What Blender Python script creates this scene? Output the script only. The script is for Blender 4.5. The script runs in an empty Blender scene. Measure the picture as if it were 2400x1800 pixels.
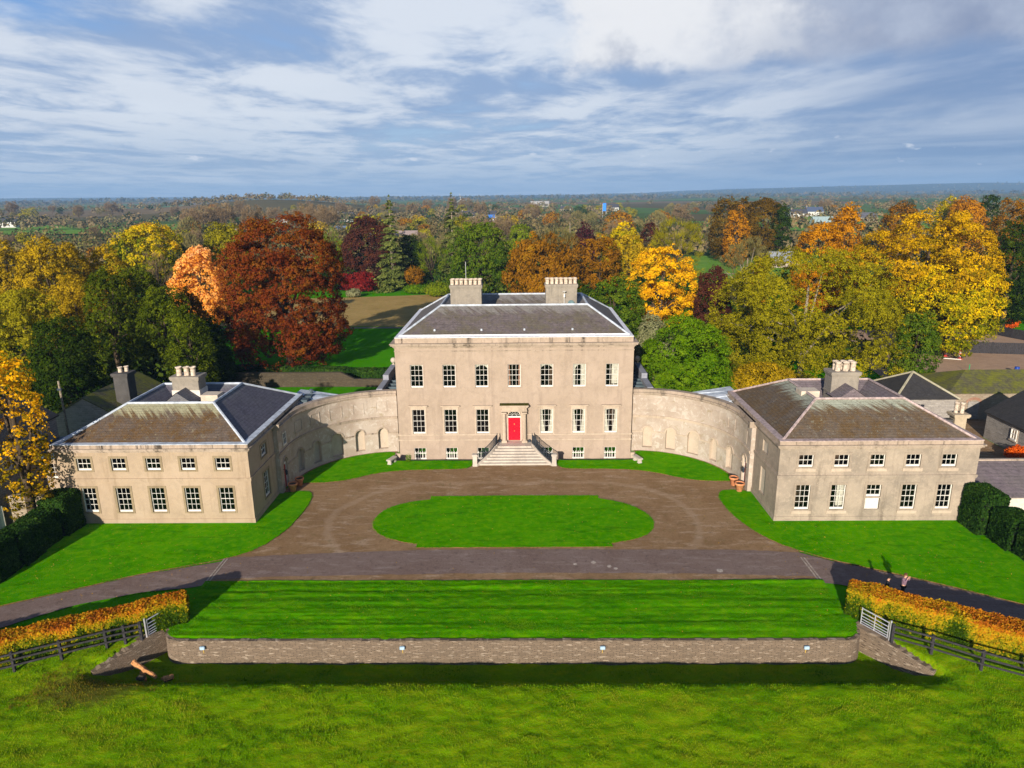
import bpy, bmesh, math, random
import numpy as np
from mathutils import Matrix, Vector
SC = bpy.context.scene
COL = SC.collection
R_ = math.radians

# ---------------------------------------------------------------- camera
CF, CPITCH, CYAW, CROLL = 1650.07, 0.26394, -0.01644, -0.01115
CLOC = np.array([0.8528, -64.932, 24.603])
_cp, _sp = math.cos(CPITCH), math.sin(CPITCH)
_F = np.array([math.sin(CYAW)*_cp, math.cos(CYAW)*_cp, -_sp])
_Rv = np.array([math.cos(CYAW), -math.sin(CYAW), 0.0])
_U = np.cross(_Rv, _F)
_c, _s = math.cos(CROLL), math.sin(CROLL)
_Rv, _U = _c*_Rv + _s*_U, -_s*_Rv + _c*_U
cam_d = bpy.data.cameras.new('camera')
cam_d.sensor_width = 36.0
cam_d.lens = 36.0*CF/2400.0
cam_d.clip_start, cam_d.clip_end = 0.5, 40000.0
cam = bpy.data.objects.new('camera', cam_d)
COL.objects.link(cam)
M = Matrix.Identity(4)
for i in range(3):
    M[i][0], M[i][1], M[i][2], M[i][3] = _Rv[i], _U[i], -_F[i], CLOC[i]
cam.matrix_world = M
SC.camera = cam

def at(px, py, y):
    """photo pixel (2400 wide) and a distance y -> world x, z and the metres per photo pixel there"""
    d = _F + _Rv*(px-1200)/CF - _U*(py-900)/CF
    t = (y-CLOC[1])/d[1]
    P = CLOC + t*d
    return P[0], P[2], float(t)/CF

# ---------------------------------------------------------------- light
SUN_EL, SUN_AZ = 17.5, 14.0          # sun behind the camera, a little to its left
SC.view_settings.view_transform = 'Standard'
SC.view_settings.look = 'None'
SC.view_settings.exposure = 0.72
SC.view_settings.gamma = 1.0
sun_d = bpy.data.lights.new('sun', 'SUN')
sun_d.energy = 4.8
sun_d.angle = R_(0.5)
sun_d.color = (1.0, 0.90, 0.76)
sun = bpy.data.objects.new('sun', sun_d)
COL.objects.link(sun)
sun.rotation_euler = (R_(90-SUN_EL), 0, R_(-SUN_AZ))
sun.location = (-20, -120, 60)

class NT:
    """small helper to write node trees"""
    def __init__(s, tree):
        s.t = tree; s.n = tree.nodes; s.l = tree.links
    def new(s, typ, **kw):
        nd = s.n.new(typ)
        for k, v in kw.items(): setattr(nd, k, v)
        return nd
    def put(s, sock, v):
        if hasattr(v, 'node') or isinstance(v, bpy.types.NodeSocket): s.l.new(v, sock)
        else:
            if sock.type == 'RGBA' and len(v) == 3: v = tuple(v)+(1,)
            sock.default_value = v
    def math(s, op, a, b=0.0, c=None, clamp=False):
        nd = s.new('ShaderNodeMath', operation=op, use_clamp=clamp)
        s.put(nd.inputs[0], a); s.put(nd.inputs[1], b)
        if c is not None: s.put(nd.inputs[2], c)
        return nd.outputs[0]
    def mix(s, f, a, b, blend='MIX'):
        nd = s.new('ShaderNodeMix', data_type='RGBA', blend_type=blend)
        s.put(nd.inputs['Factor'], f); s.put(nd.inputs[6], a); s.put(nd.inputs[7], b)
        return nd.outputs[2]
    def noise(s, vec, scale, detail=4.0, rough=0.55, dist=0.0):
        nd = s.new('ShaderNodeTexNoise')
        if vec is not None: s.put(nd.inputs['Vector'], vec)
        nd.inputs['Scale'].default_value = scale
        nd.inputs['Detail'].default_value = detail
        nd.inputs['Roughness'].default_value = rough
        nd.inputs['Distortion'].default_value = dist
        return nd.outputs['Fac']
    def mapv(s, vec, scale=(1,1,1), loc=(0,0,0), rot=(0,0,0)):
        nd = s.new('ShaderNodeMapping')
        s.put(nd.inputs['Vector'], vec)
        nd.inputs['Scale'].default_value = scale; nd.inputs['Location'].default_value = loc
        nd.inputs['Rotation'].default_value = rot
        return nd.outputs[0]
    def step(s, v, lo, hi):
        nd = s.new('ShaderNodeMapRange', interpolation_type='SMOOTHSTEP')
        s.put(nd.inputs[0], v); s.put(nd.inputs[1], lo); s.put(nd.inputs[2], hi)
        return nd.outputs[0]
    def xyz(s, vec):
        nd = s.new('ShaderNodeSeparateXYZ'); s.put(nd.inputs[0], vec); return nd.outputs
    def comb(s, x, y, z):
        nd = s.new('ShaderNodeCombineXYZ')
        s.put(nd.inputs[0], x); s.put(nd.inputs[1], y); s.put(nd.inputs[2], z)
        return nd.outputs[0]

# ---------------------------------------------------------------- sky
def make_world():
    w = bpy.data.worlds.new('World'); SC.world = w; w.use_nodes = True
    t = NT(w.node_tree); t.n.clear()
    out = t.new('ShaderNodeOutputWorld'); bg = t.new('ShaderNodeBackground')
    t.l.new(bg.outputs[0], out.inputs[0])
    bg.inputs[1].default_value = 0.10
    sky = t.new('ShaderNodeTexSky', sky_type='NISHITA', sun_disc=False)
    sky.sun_elevation = R_(SUN_EL); sky.sun_rotation = R_(180+SUN_AZ)
    sky.air_density = 1.0; sky.dust_density = 0.6; sky.ozone_density = 2.5
    d = t.new('ShaderNodeTexCoord').outputs['Generated']
    x, y, z = t.xyz(d)
    az = t.math('ARCTAN2', x, y)                       # radians, 0 ahead, + to the right
    el = t.math('ARCSINE', z)
    h = t.math('ADD', t.math('MAXIMUM', z, 0.0), 0.045)
    u, v = t.math('DIVIDE', x, h), t.math('DIVIDE', y, h)
    P = t.comb(u, v, 0.0)
    K = 6.1
    def c(r, g, b):
        f = lambda q: ((q/255+0.055)/1.055)**2.4
        return (f(r)*K, f(g)*K, f(b)*K)
    blue = t.mix(t.step(el, 0.0, 0.26), c(158, 192, 228), c(70, 134, 216))
    blue = t.mix(0.35, blue, sky.outputs[0])
    # broad decks of cloud seen at a low angle
    n1 = t.noise(t.mapv(P, (0.40, 0.24, 1), (3.1, 1.7, 0), (0, 0, 0.2)), 1.0, 8, 0.58, 0.6)
    n2 = t.noise(t.mapv(P, (1.2, 0.8, 1), (8.3, 2.2, 0.0), (0, 0, -0.12)), 1.0, 8, 0.62, 0.3)
    n3 = t.noise(t.mapv(P, (0.22, 0.16, 1), (1.3, 6.0, 0)), 1.0, 4, 0.5)
    right = t.step(az, -0.10, 0.60)
    cover = t.math('ADD', t.math('MULTIPLY', n1, 0.72), t.math('MULTIPLY', n2, 0.38))
    cover = t.math('ADD', cover, t.math('MULTIPLY', right, 0.10))
    cover = t.math('SUBTRACT', cover, t.math('MULTIPLY', t.math('MULTIPLY', t.step(az, -0.42, -0.62), t.step(el, 0.13, 0.22)), 0.16))
    m1 = t.step(cover, 0.27, 0.50)
    left = t.math('SUBTRACT', 1.0, right)
    lit = t.mix(t.step(t.math('ADD', t.math('MULTIPLY', n2, .6), t.math('MULTIPLY', n1, .4)), 0.41, 0.56), c(148, 172, 208), c(226, 232, 241))
    drk = t.mix(t.step(n1, 0.40, 0.60), c(122, 147, 187), c(182, 193, 214))
    shade = t.math('ADD', t.math('MULTIPLY', right, 0.8), t.math('MULTIPLY', t.math('SUBTRACT', n3, 0.45), 1.6), clamp=True)
    deck = t.mix(shade, lit, drk)
    col = t.mix(t.math('MULTIPLY', m1, 0.93), blue, deck)
    # grey band low over the horizon, darker to the right
    e1 = t.math('SUBTRACT', 1.0, t.step(el, 0.0, 0.115))
    wisp = t.noise(t.mapv(t.comb(az, el, 0.0), (3.0, 34.0, 1), (2, 5, 0)), 1.0, 6, 0.6, 0.2)
    low = t.mix(right, c(164, 188, 216), c(116, 148, 188))
    low = t.mix(t.math('MULTIPLY', t.step(wisp, 0.50, 0.72), t.math('SUBTRACT', 0.85, t.math('MULTIPLY', right, 0.55))), low, c(212, 222, 236))
    col = t.mix(t.math('MULTIPLY', e1, 0.66), col, low)
    # one heaped cloud, bright on its sunny edge, up to the right
    q = t.comb(az, el, 0.0)
    nb = t.noise(q, 9.0, 7, 0.6, 0.0)
    nb2 = t.noise(t.mapv(q, (1, 1.4, 1), (4.4, 1.1, 0)), 22.0, 6, 0.6, 0.0)
    wob = t.math('ADD', t.math('MULTIPLY', t.math('SUBTRACT', nb, 0.5), 0.20), t.math('MULTIPLY', t.math('SUBTRACT', nb2, 0.5), 0.09))
    # lower edge falls from left to right as photographed: el = 0.165 at az 0.08 .. 0.20 at az 0.6
    a2 = t.math('ADD', az, wob)
    body = t.step(a2, 0.030, 0.085)
    floor_ = t.math('ADD', 0.150, t.math('MULTIPLY', t.math('SUBTRACT', az, 0.12), 0.010))
    belly = t.step(t.math('ADD', el, t.math('MULTIPLY', wob, 0.25)), t.math('SUBTRACT', floor_, 0.012), t.math('ADD', floor_, 0.014))
    heap = t.math('MULTIPLY', body, belly)
    sunny = t.math('SUBTRACT', 1.0, t.step(t.math('ADD', az, t.math('MULTIPLY', wob, 2.2)), 0.20, 0.44))
    top = t.step(t.math('ADD', el, wob), 0.115, 0.18)
    bright = t.math('MULTIPLY', sunny, t.math('ADD', 0.35, t.math('MULTIPLY', top, 0.65)))
    heapc = t.mix(bright, t.mix(t.step(nb, .3, .7), c(140, 153, 182), c(182, 192, 212)), c(240, 241, 244))
    col = t.mix(t.math('MULTIPLY', heap, 0.92), col, heapc)
    # small puffs near the horizon
    pn = t.noise(t.mapv(q, (1.0, 2.1, 1), (7.7, 0.3, 0)), 26.0, 3, 0.5, 0.0)
    pm = t.math('MULTIPLY', t.step(pn, 0.66, 0.73), t.math('MULTIPLY', t.step(el, 0.012, 0.03), t.math('SUBTRACT', 1.0, t.step(el, 0.05, 0.09))))
    col = t.mix(t.math('MULTIPLY', pm, 0.75), col, c(226, 232, 242))
    # what is never in view: the zenith and behind the camera hold a plain sky, darkened to lower the fill in shadows
    up = t.step(el, 0.32, 0.6)
    col = t.mix(t.step(y, 0.25, -0.35), col, t.mix(0.5, sky.outputs[0], c(92, 116, 160)))
    col = t.mix(up, col, t.mix(0.45, sky.outputs[0], c(40, 66, 118)))
    t.l.new(col, bg.inputs[0])
make_world()

# ---------------------------------------------------------------- object helpers
def link(o): COL.objects.link(o); return o
def tag(o, label=None, cat=None, group=None, kind=None):
    if label: o['label'] = label
    if cat: o['category'] = cat
    if group: o['group'] = group
    if kind: o['kind'] = kind
    return o
def thing(name, label, cat, loc=(0, 0, 0), group=None):
    o = bpy.data.objects.new(name, None); o.empty_display_size = 0.5
    o.location = loc
    link(o)
    return tag(o, label, cat, group)
def attach(o, parent):
    if parent is not None:
        o.parent = parent
        if parent.type == 'EMPTY':
            o.matrix_parent_inverse = Matrix.Translation(-parent.location)
    return o
def copy_tree(root, loc, label=None, group=None, rotz=None):
    r = root.copy(); link(r); r.location = loc
    if rotz is not None: r.rotation_euler = (0, 0, rotz)
    if label: r['label'] = label
    if group: r['group'] = group
    for ch in root.children:
        c = ch.copy(); link(c); c.parent = r; c.matrix_parent_inverse = ch.matrix_parent_inverse.copy()
        for g in ch.children:
            k = g.copy(); link(k); k.parent = c; k.matrix_parent_inverse = g.matrix_parent_inverse.copy()
    return r

class MB:
    """collects faces, then links them as ONE mesh object"""
    def __init__(s): s.v = []; s.f = []; s.m = []; s.mi = 0
    def add(s, pts, faces):
        b = len(s.v); s.v.extend([tuple(map(float, p)) for p in pts])
        for f in faces: s.f.append(tuple(i+b for i in f)); s.m.append(s.mi)
    def quad(s, a, b, c, d): s.add((a, b, c, d), ((0, 1, 2, 3),))
    def tri(s, a, b, c): s.add((a, b, c), ((0, 1, 2),))
    def poly(s, pts): s.add(pts, (tuple(range(len(pts))),))
    def box(s, x0, x1, y0, y1, z0, z1):
        s.add([(x0,y0,z0),(x1,y0,z0),(x1,y1,z0),(x0,y1,z0),(x0,y0,z1),(x1,y0,z1),(x1,y1,z1),(x0,y1,z1)],
              [(0,3,2,1),(4,5,6,7),(0,1,5,4),(1,2,6,5),(2,3,7,6),(3,0,4,7)])
    def bbox(s, x0, x1, y0, y1, z0, z1, c=0.02):
        """box with chamfered top and vertical edges"""
        o = [(x0+c,y0),(x1-c,y0),(x1,y0+c),(x1,y1-c),(x1-c,y1),(x0+c,y1),(x0,y1-c),(x0,y0+c)]
        cx, cy = (x0+x1)/2, (y0+y1)/2
        i = [(cx+(p[0]-cx)*(1-2*c/max(x1-x0, .01)), cy+(p[1]-cy)*(1-2*c/max(y1-y0, .01))) for p in o]
        s.loft([[(p[0],p[1],z0) for p in o], [(p[0],p[1],z1-c) for p in o], [(p[0],p[1],z1) for p in i]], True)
    def loft(s, rings, caps=False, closed=True):
        b = len(s.v); n = len(rings[0])
        for r in rings: s.v.extend([tuple(map(float, p)) for p in r])
        for k in range(len(rings)-1):
            for i in range(n if closed else n-1):
                j = (i+1) % n
                s.f.append((b+k*n+i, b+k*n+j, b+(k+1)*n+j, b+(k+1)*n+i)); s.m.append(s.mi)
        if caps:
            s.f.append(tuple(b+i for i in reversed(range(n)))); s.m.append(s.mi)
            s.f.append(tuple(b+(len(rings)-1)*n+i for i in range(n))); s.m.append(s.mi)
    def prism(s, pts, z0, z1):
        s.loft([[(p[0], p[1], z0) for p in pts], [(p[0], p[1], z1) for p in pts]], True)
    def lathe(s, prof, c, n=12):
        s.loft([[(c[0]+r*math.cos(2*math.pi*i/n), c[1]+r*math.sin(2*math.pi*i/n), c[2]+z) for i in range(n)] for r, z in prof], True)
    def tube(s, path, r, n=6, caps=True):
        P = [Vector(p) for p in path]
        rs = r if isinstance(r, (list, tuple)) else [r]*len(P)
        rings = []
        for i, p in enumerate(P):
            d = (P[min(i+1, len(P)-1)]-P[max(i-1, 0)])
            d = d.normalized() if d.length > 1e-9 else Vector((0, 0, 1))
            a = d.cross(Vector((0, 0, 1)))
            a = a.normalized() if a.length > 1e-3 else Vector((1, 0, 0))
            b = d.cross(a)
            rings.append([p+(a*math.cos(2*math.pi*k/n)+b*math.sin(2*math.pi*k/n))*rs[i] for k in range(n)])
        s.loft(rings, caps)
    def bar(s, a, b, w, h):
        """rectangular bar from a to b, w wide, h high"""
        a, b = Vector(a), Vector(b); d = (b-a).normalized()
        sd = d.cross(Vector((0, 0, 1)))
        sd = sd.normalized() if sd.length > 1e-3 else Vector((1, 0, 0))
        up = sd.cross(d)
        q = [(-w/2, -h/2), (w/2, -h/2), (w/2, h/2), (-w/2, h/2)]
        s.loft([[p+sd*i+up*j for i, j in q] for p in (a, b)], True)
    # ---- on a facade: origin o, unit direction d along it, unit normal n outwards
    def fbox(s, F, u0, u1, w0, w1, z0, z1):
        pts = [F.p(u, w, z) for z in (z0, z1) for u, w in ((u0, w1), (u1, w1), (u1, w0), (u0, w0))]
        s.add(pts, [(0,3,2,1),(4,5,6,7),(0,1,5,4),(1,2,6,5),(2,3,7,6),(3,0,4,7)])
    def build(s, name, mat, parent=None, smooth=False):
        me = bpy.data.meshes.new(name)
        me.from_pydata(s.v, [], s.f)
        for m_ in (mat if isinstance(mat, (list, tuple)) else [mat]): me.materials.append(m_)
        if any(s.m): me.polygons.foreach_set('material_index', s.m)
        bm = bmesh.new(); bm.from_mesh(me); bmesh.ops.recalc_face_normals(bm, faces=bm.faces); bm.to_mesh(me); bm.free()
        if smooth: me.polygons.foreach_set('use_smooth', [True]*len(me.polygons))
        me.update()
        o = bpy.data.objects.new(name, me); link(o)
        return attach(o, parent)

class Fac:
    def __init__(s, o, d, n): s.o, s.d, s.n = o, d, n
    def p(s, u, w, z): return (s.o[0]+s.d[0]*u+s.n[0]*w, s.o[1]+s.d[1]*u+s.n[1]*w, z)

def np_mesh(name, V, Q, mat, parent=None, tint=None, nv=4, smooth=False):
    """big mesh from numpy arrays: V (n,3), Q (m,nv)"""
    me = bpy.data.meshes.new(name)
    V = np.asarray(V, np.float32); Q = np.asarray(Q, np.int32)
    me.vertices.add(len(V)); me.vertices.foreach_set('co', V.ravel())
    me.loops.add(Q.size); me.loops.foreach_set('vertex_index', Q.ravel())
    me.polygons.add(len(Q))
    me.polygons.foreach_set('loop_start', np.arange(0, Q.size, nv, dtype=np.int32))
    me.polygons.foreach_set('loop_total', np.full(len(Q), nv, np.int32))
    if smooth: me.polygons.foreach_set('use_smooth', np.ones(len(Q), bool))
    me.update(calc_edges=True)
    if tint is not None:
        a = me.attributes.new('tint', 'FLOAT', 'FACE'); a.data.foreach_set('value', np.asarray(tint, np.float32))
    me.materials.append(mat)
    o = bpy.data.objects.new(name, me); link(o)
    return attach(o, parent)
# ---------------------------------------------------------------- materials
def new_mat(name):
    m = bpy.data.materials.new(name); m.use_nodes = True
    t = NT(m.node_tree)
    b = t.n['Principled BSDF']
    b.inputs['Specular IOR Level'].default_value = 0.25
    return m, t, b
def bump(t, b, h, strength=0.3, dist=0.05):
    nd = t.new('ShaderNodeBump'); nd.inputs['Strength'].default_value = strength
    nd.inputs['Distance'].default_value = dist
    t.put(nd.inputs['Height'], h); t.l.new(nd.outputs[0], b.inputs['Normal'])
def plain(name, col, rough=0.7, metal=0.0, var=0.18, scale=3.0):
    m, t, b = new_mat(name)
    P = t.new('ShaderNodeTexCoord').outputs['Object']
    n = t.noise(P, scale, 5, 0.6)
    dark = tuple(c*(1-var) for c in col); lite = tuple(min(1, c*(1+var)) for c in col)
    t.put(b.inputs['Base Color'], t.mix(t.step(n, 0.3, 0.7), dark, lite))
    b.inputs['Roughness'].default_value = rough; b.inputs['Metallic'].default_value = metal
    bump(t, b, n, 0.12, 0.02)
    return m
def stucco(name, c1, c2, stain, wash=0.35, patch=0.25):
    """old lime render: soft cloudy tone, rain streaks, pale repairs"""
    m, t, b = new_mat(name)
    P = t.new('ShaderNodeTexCoord').outputs['Object']
    n1 = t.noise(P, 0.35, 6, 0.6, 0.4); n2 = t.noise(P, 2.2, 6, 0.65, 0.3)
    st = t.noise(t.mapv(P, (1.3, 1.3, 0.12)), 1.0, 6, 0.65)
    st2 = t.noise(t.mapv(P, (4.0, 4.0, 0.35), (3, 1, 2)), 1.0, 5, 0.6)
    col = t.mix(t.step(n1, 0.3, 0.7), c1, c2)
    col = t.mix(t.math('MULTIPLY', t.step(st, 0.50, 0.72), wash), col, stain)
    col = t.mix(t.math('MULTIPLY', t.step(st2, 0.56, 0.74), wash*0.55), col, stain)
    pale = tuple(min(1, c*1.22) for c in c1)
    col = t.mix(t.math('MULTIPLY', t.step(n2, 0.56, 0.72), patch), col, pale)
    mo = t.noise(P, 1.15, 7, 0.72, 0.7); col = t.mix(t.math('MULTIPLY', t.step(mo, 0.46, 0.62), 0.38), col, tuple(c*.68 for c in c2))
    mo2 = t.noise(t.mapv(P, (1, 1, 1), (9, 4, 2)), 3.4, 6, 0.72, 0.5); col = t.mix(t.math('MULTIPLY', t.step(mo2, 0.52, 0.64), 0.30), col, tuple(min(1, c*1.25) for c in c1))
    vo = t.noise(P, 9.0, 4, 0.7)
    col = t.mix(t.math('MULTIPLY', t.step(vo, 0.60, 0.78), 0.22), col, stain)
    t.put(b.inputs['Base Color'], col)
    b.inputs['Roughness'].default_value = 0.9
    hh = t.math('ADD', t.math('MULTIPLY', t.noise(P, 14.0, 4, 0.6), 0.5), t.math('MULTIPLY', n2, 0.6))
    bump(t, b, hh, 0.35, 0.05)
    return m
def curve_stucco(name):
    """patchy lichened render of the curved walls"""
    m, t, b = new_mat(name)
    P = t.new('ShaderNodeTexCoord').outputs['Object']
    n1 = t.noise(P, 0.5, 6, 0.62, 0.6); n2 = t.noise(P, 1.7, 8, 0.7, 0.9); n3 = t.noise(t.mapv(P, (1, 1, 1), (5, 2, 7)), 0.9, 8, 0.68, 1.2)
    col = t.mix(t.step(n1, 0.32, 0.68), (.315, .250, .20), (.40, .335, .28))
    col = t.mix(t.math('MULTIPLY', t.step(n2, 0.53, 0.60), 0.55), col, (.49, .44, .385))
    col = t.mix(t.math('MULTIPLY', t.step(n3, 0.57, 0.66), 0.6), col, (.25, .20, .115))
    st = t.noise(t.mapv(P, (1.6, 1.6, 0.16)), 1.0, 6, 0.65)
    col = t.mix(t.math('MULTIPLY', t.step(st, 0.54, 0.74), 0.4), col, (.24, .20, .16))
    t.put(b.inputs['Base Color'], col); b.inputs['Roughness'].default_value = 0.95
    bump(t, b, t.math('ADD', n2, t.math('MULTIPLY', t.noise(P, 12, 4, .6), 0.5)), 0.4, 0.06)
    return m
def slate(name, base, moss, pale, zpale=None, mossy=0.5, row=0.13):
    m, t, b = new_mat(name)
    P = t.new('ShaderNodeTexCoord').outputs['Object']
    x, y, z = t.xyz(P)
    br = t.new('ShaderNodeTexBrick')
    t.put(br.inputs['Vector'], t.comb(t.math('ADD', x, y), z, 0.0))
    br.inputs['Scale'].default_value = 1.0; br.inputs['Mortar Size'].default_value = 0.012
    br.inputs['Brick Width'].default_value = 0.42; br.inputs['Row Height'].default_value = row
    br.inputs['Color1'].default_value = (1, 1, 1, 1); br.inputs['Color2'].default_value = (.72, .72, .72, 1); br.inputs['Mortar'].default_value = (.45, .45, .45, 1)
    n1 = t.noise(P, 0.6, 6, 0.65, 0.5); n2 = t.noise(P, 2.6, 7, 0.7, 0.6)
    st = t.noise(t.mapv(t.comb(t.math('ADD', x, y), z, 0.0), (2.6, 0.42, 1)), 1.0, 6, 0.65, 0.25)
    col = t.mix(t.step(n2, 0.3, 0.7), tuple(c*.75 for c in base), tuple(c*1.25 for c in base))
    col = t.mix(t.math('MULTIPLY', t.step(t.math('ADD', t.math('MULTIPLY', n1, .6), t.math('MULTIPLY', n2, .4)), 0.42, 0.58), mossy), col, moss)
    col = t.mix(t.math('MULTIPLY', t.step(st, 0.55, 0.72), 0.35), col, tuple(c*.5 for c in moss))
    if zpale:
        up = t.math('ADD', t.step(z, zpale[0], zpale[1]), t.math('MULTIPLY', t.math('SUBTRACT', st, 0.5), 2.6))
        col = t.mix(t.math('MULTIPLY', t.step(up, 0.45, 1.0), zpale[2]), col, pale)
    sp = t.noise(P, 7.0, 3, 0.6)
    col = t.mix(t.math('MULTIPLY', t.step(sp, 0.66, 0.72), 0.45), col, pale)
    col = t.mix(t.math('MULTIPLY', t.step(t.noise(P, 4.2, 6, .75, .8), .50, .66), .55), col, tuple(c*.45 for c in moss))
    col = t.mix(t.math('MULTIPLY', t.step(t.noise(t.mapv(P, (1,1,1), (4,4,4)), 3.1, 6, .75, .8), .56, .68), .35), col, pale)
    col = t.mix(0.55, col, br.outputs['Color'], 'MULTIPLY')
    t.put(b.inputs['Base Color'], col)
    b.inputs['Roughness'].default_value = 0.7; b.inputs['Specular IOR Level'].default_value = 0.3
    bump(t, b, t.math('ADD', t.math('MULTIPLY', br.outputs['Fac'], -0.6), t.math('MULTIPLY', n2, 0.5)), 0.45, 0.03)
    return m
def masonry(name, cols, w=0.55, h=0.16, mortar=(.25, .21, .17), scale=1.0, rough_v=0.5, axis='xz'):
    """coursed rubble stone"""
    m, t, b = new_mat(name)
    P = t.new('ShaderNodeTexCoord').outputs['Object']
    x, y, z = t.xyz(P)
    wob = t.math('MULTIPLY', t.math('SUBTRACT', t.noise(P, 3.0, 3, .6), 0.5), 0.12)
    br = t.new('ShaderNodeTexBrick')
    t.put(br.inputs['Vector'], t.comb(t.math('ADD', t.math('ADD', x, y), wob), t.math('ADD', z, t.math('MULTIPLY', wob, .6)), 0.0))
    br.inputs['Scale'].default_value = scale; br.inputs['Mortar Size'].default_value = 0.018
    br.inputs['Brick Width'].default_value = w; br.inputs['Row Height'].default_value = h
    br.offset_frequency = 2; br.squash = 1.4; br.squash_frequency = 3
    br.inputs['Color1'].default_value = cols[0]+(1,); br.inputs['Color2'].default_value = cols[1]+(1,); br.inputs['Mortar'].default_value = mortar+(1,)
    n = t.noise(P, 5.5, 6, 0.7); n0 = t.noise(P, 0.5, 5, 0.6)
    pale = t.noise(t.mapv(P, (2.2, 2.2, 9.0)), 1.0, 3, 0.5)
    col = t.mix(t.math('MULTIPLY', t.step(pale, 0.57, 0.66), 0.6), br.outputs['Color'], cols[2])
    col = t.mix(t.math('MULTIPLY', t.step(n, 0.5, 0.75), rough_v), col, tuple(c*.55 for c in cols[0]))
    col = t.mix(t.math('MULTIPLY', t.step(n0, 0.45, 0.7), 0.35), col, tuple(c*.7 for c in cols[1]))
    t.put(b.inputs['Base Color'], col); b.inputs['Roughness'].default_value = 0.95
    bump(t, b, t.math('ADD', t.math('MULTIPLY', br.outputs['Fac'], -1.0), t.math('MULTIPLY', n, 0.7)), 0.7, 0.05)
    return m
def lawn(name, c1, c2, c3, stripes=0.0, sc=1.0):
    m, t, b = new_mat(name)
    P = t.new('ShaderNodeTexCoord').outputs['Object']
    n1 = t.noise(P, 0.22*sc, 5, 0.6, 0.3); n2 = t.noise(P, 1.6*sc, 6, 0.7, 0.3); n3 = t.noise(P, 9.0*sc, 5, 0.75)
    col = t.mix(t.step(n1, 0.3, 0.7), c1, c2)
    col = t.mix(t.math('MULTIPLY', t.step(n2, 0.42, 0.66), 0.75), col, c3)
    n5 = t.noise(t.mapv(P, (.5*sc, 1.6*sc, 1), (3, 8, 0)), 1.0, 7, 0.75, 0.6)
    col = t.mix(t.math('MULTIPLY', t.step(n5, 0.50, 0.66), 0.55), col, tuple(q*.50 for q in c1))
    col = t.mix(t.math('MULTIPLY', t.step(n3, 0.5, 0.74), 0.55), col, tuple(q*.45 for q in c1))
    if stripes:
        x, y, z = t.xyz(P)
        s = t.noise(t.mapv(P, (0.10, 2.6, 1)), 1.0, 5, 0.65, 0.2)
        col = t.mix(t.math('MULTIPLY', t.step(s, 0.5, 0.62), stripes), col, tuple(q*.45 for q in c1))
    t.put(b.inputs['Base Color'], col); b.inputs['Roughness'].default_value = 0.9
    b.inputs['Specular IOR Level'].default_value = 0.0
    g = t.noise(t.mapv(P, (14, 14, 14)), 1.0, 4, 0.7)
    bump(t, b, t.math('ADD', g, t.math('MULTIPLY', n2, 0.8)), 0.55, 0.06)
    return m
def gravel(name, c1, c2, c3, fine=30.0, tracks=False):
    m, t, b = new_mat(name)
    P = t.new('ShaderNodeTexCoord').outputs['Object']
    n1 = t.noise(P, 0.25, 6, 0.65, 0.6); n2 = t.noise(t.mapv(P, (0.6, 2.2, 1)), 0.8, 6, 0.7, 0.4); n3 = t.noise(P, fine, 3, 0.7); n4 = t.noise(P, 2.4, 6, .7, .5)
    col = t.mix(t.step(n1, 0.35, 0.65), c1, c2)
    col = t.mix(t.math('MULTIPLY', t.step(n2, 0.50, 0.66), 0.75), col, c3)
    col = t.mix(t.math('MULTIPLY', t.step(n4, 0.52, 0.70), 0.6), col, tuple(q*.55 for q in c1))
    col = t.mix(t.math('MULTIPLY', t.step(n3, 0.48, 0.68), 0.45), col, tuple(q*.45 for q in c1))
    gr = t.noise(P, 5.0, 5, .8); col = t.mix(t.math('MULTIPLY', t.step(gr, .55, .72), .55), col, tuple(min(1, q*1.25) for q in c3)); col = t.mix(t.math('MULTIPLY', t.step(gr, .46, .32), .5), col, tuple(q*.55 for q in c1))
    if tracks:                                  # pale wheel tracks worn round the oval lawn
        x, y, z = t.xyz(P)
        ax = t.math('MAXIMUM', t.math('SUBTRACT', t.math('ABSOLUTE', x), 7.0), 0.0)
        rr = t.math('SQRT', t.math('ADD', t.math('POWER', ax, 2.0), t.math('POWER', t.math('ADD', y, 14.6), 2.0)))
        rr = t.math('ADD', rr, t.math('MULTIPLY', t.math('SUBTRACT', n1, 0.5), 1.6))
        for r0 in (7.3,):
            g = t.math('SUBTRACT', 1.0, t.step(t.math('ABSOLUTE', t.math('SUBTRACT', rr, r0)), 0.08, 0.5))
            col = t.mix(t.math('MULTIPLY', g, t.math('MULTIPLY', n4, 0.7)), col, c3)
        col = t.mix(t.math('MULTIPLY', t.step(t.noise(P, 0.9, 7, .75, .8), .54, .68), .5), col, (.13, .10, .03))
    t.put(b.inputs['Base Color'], col); b.inputs['Roughness'].default_value = 0.95
    bump(t, b, t.math('ADD', n3, n4), 0.6, 0.04)
    return m
_glass = {}
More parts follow.
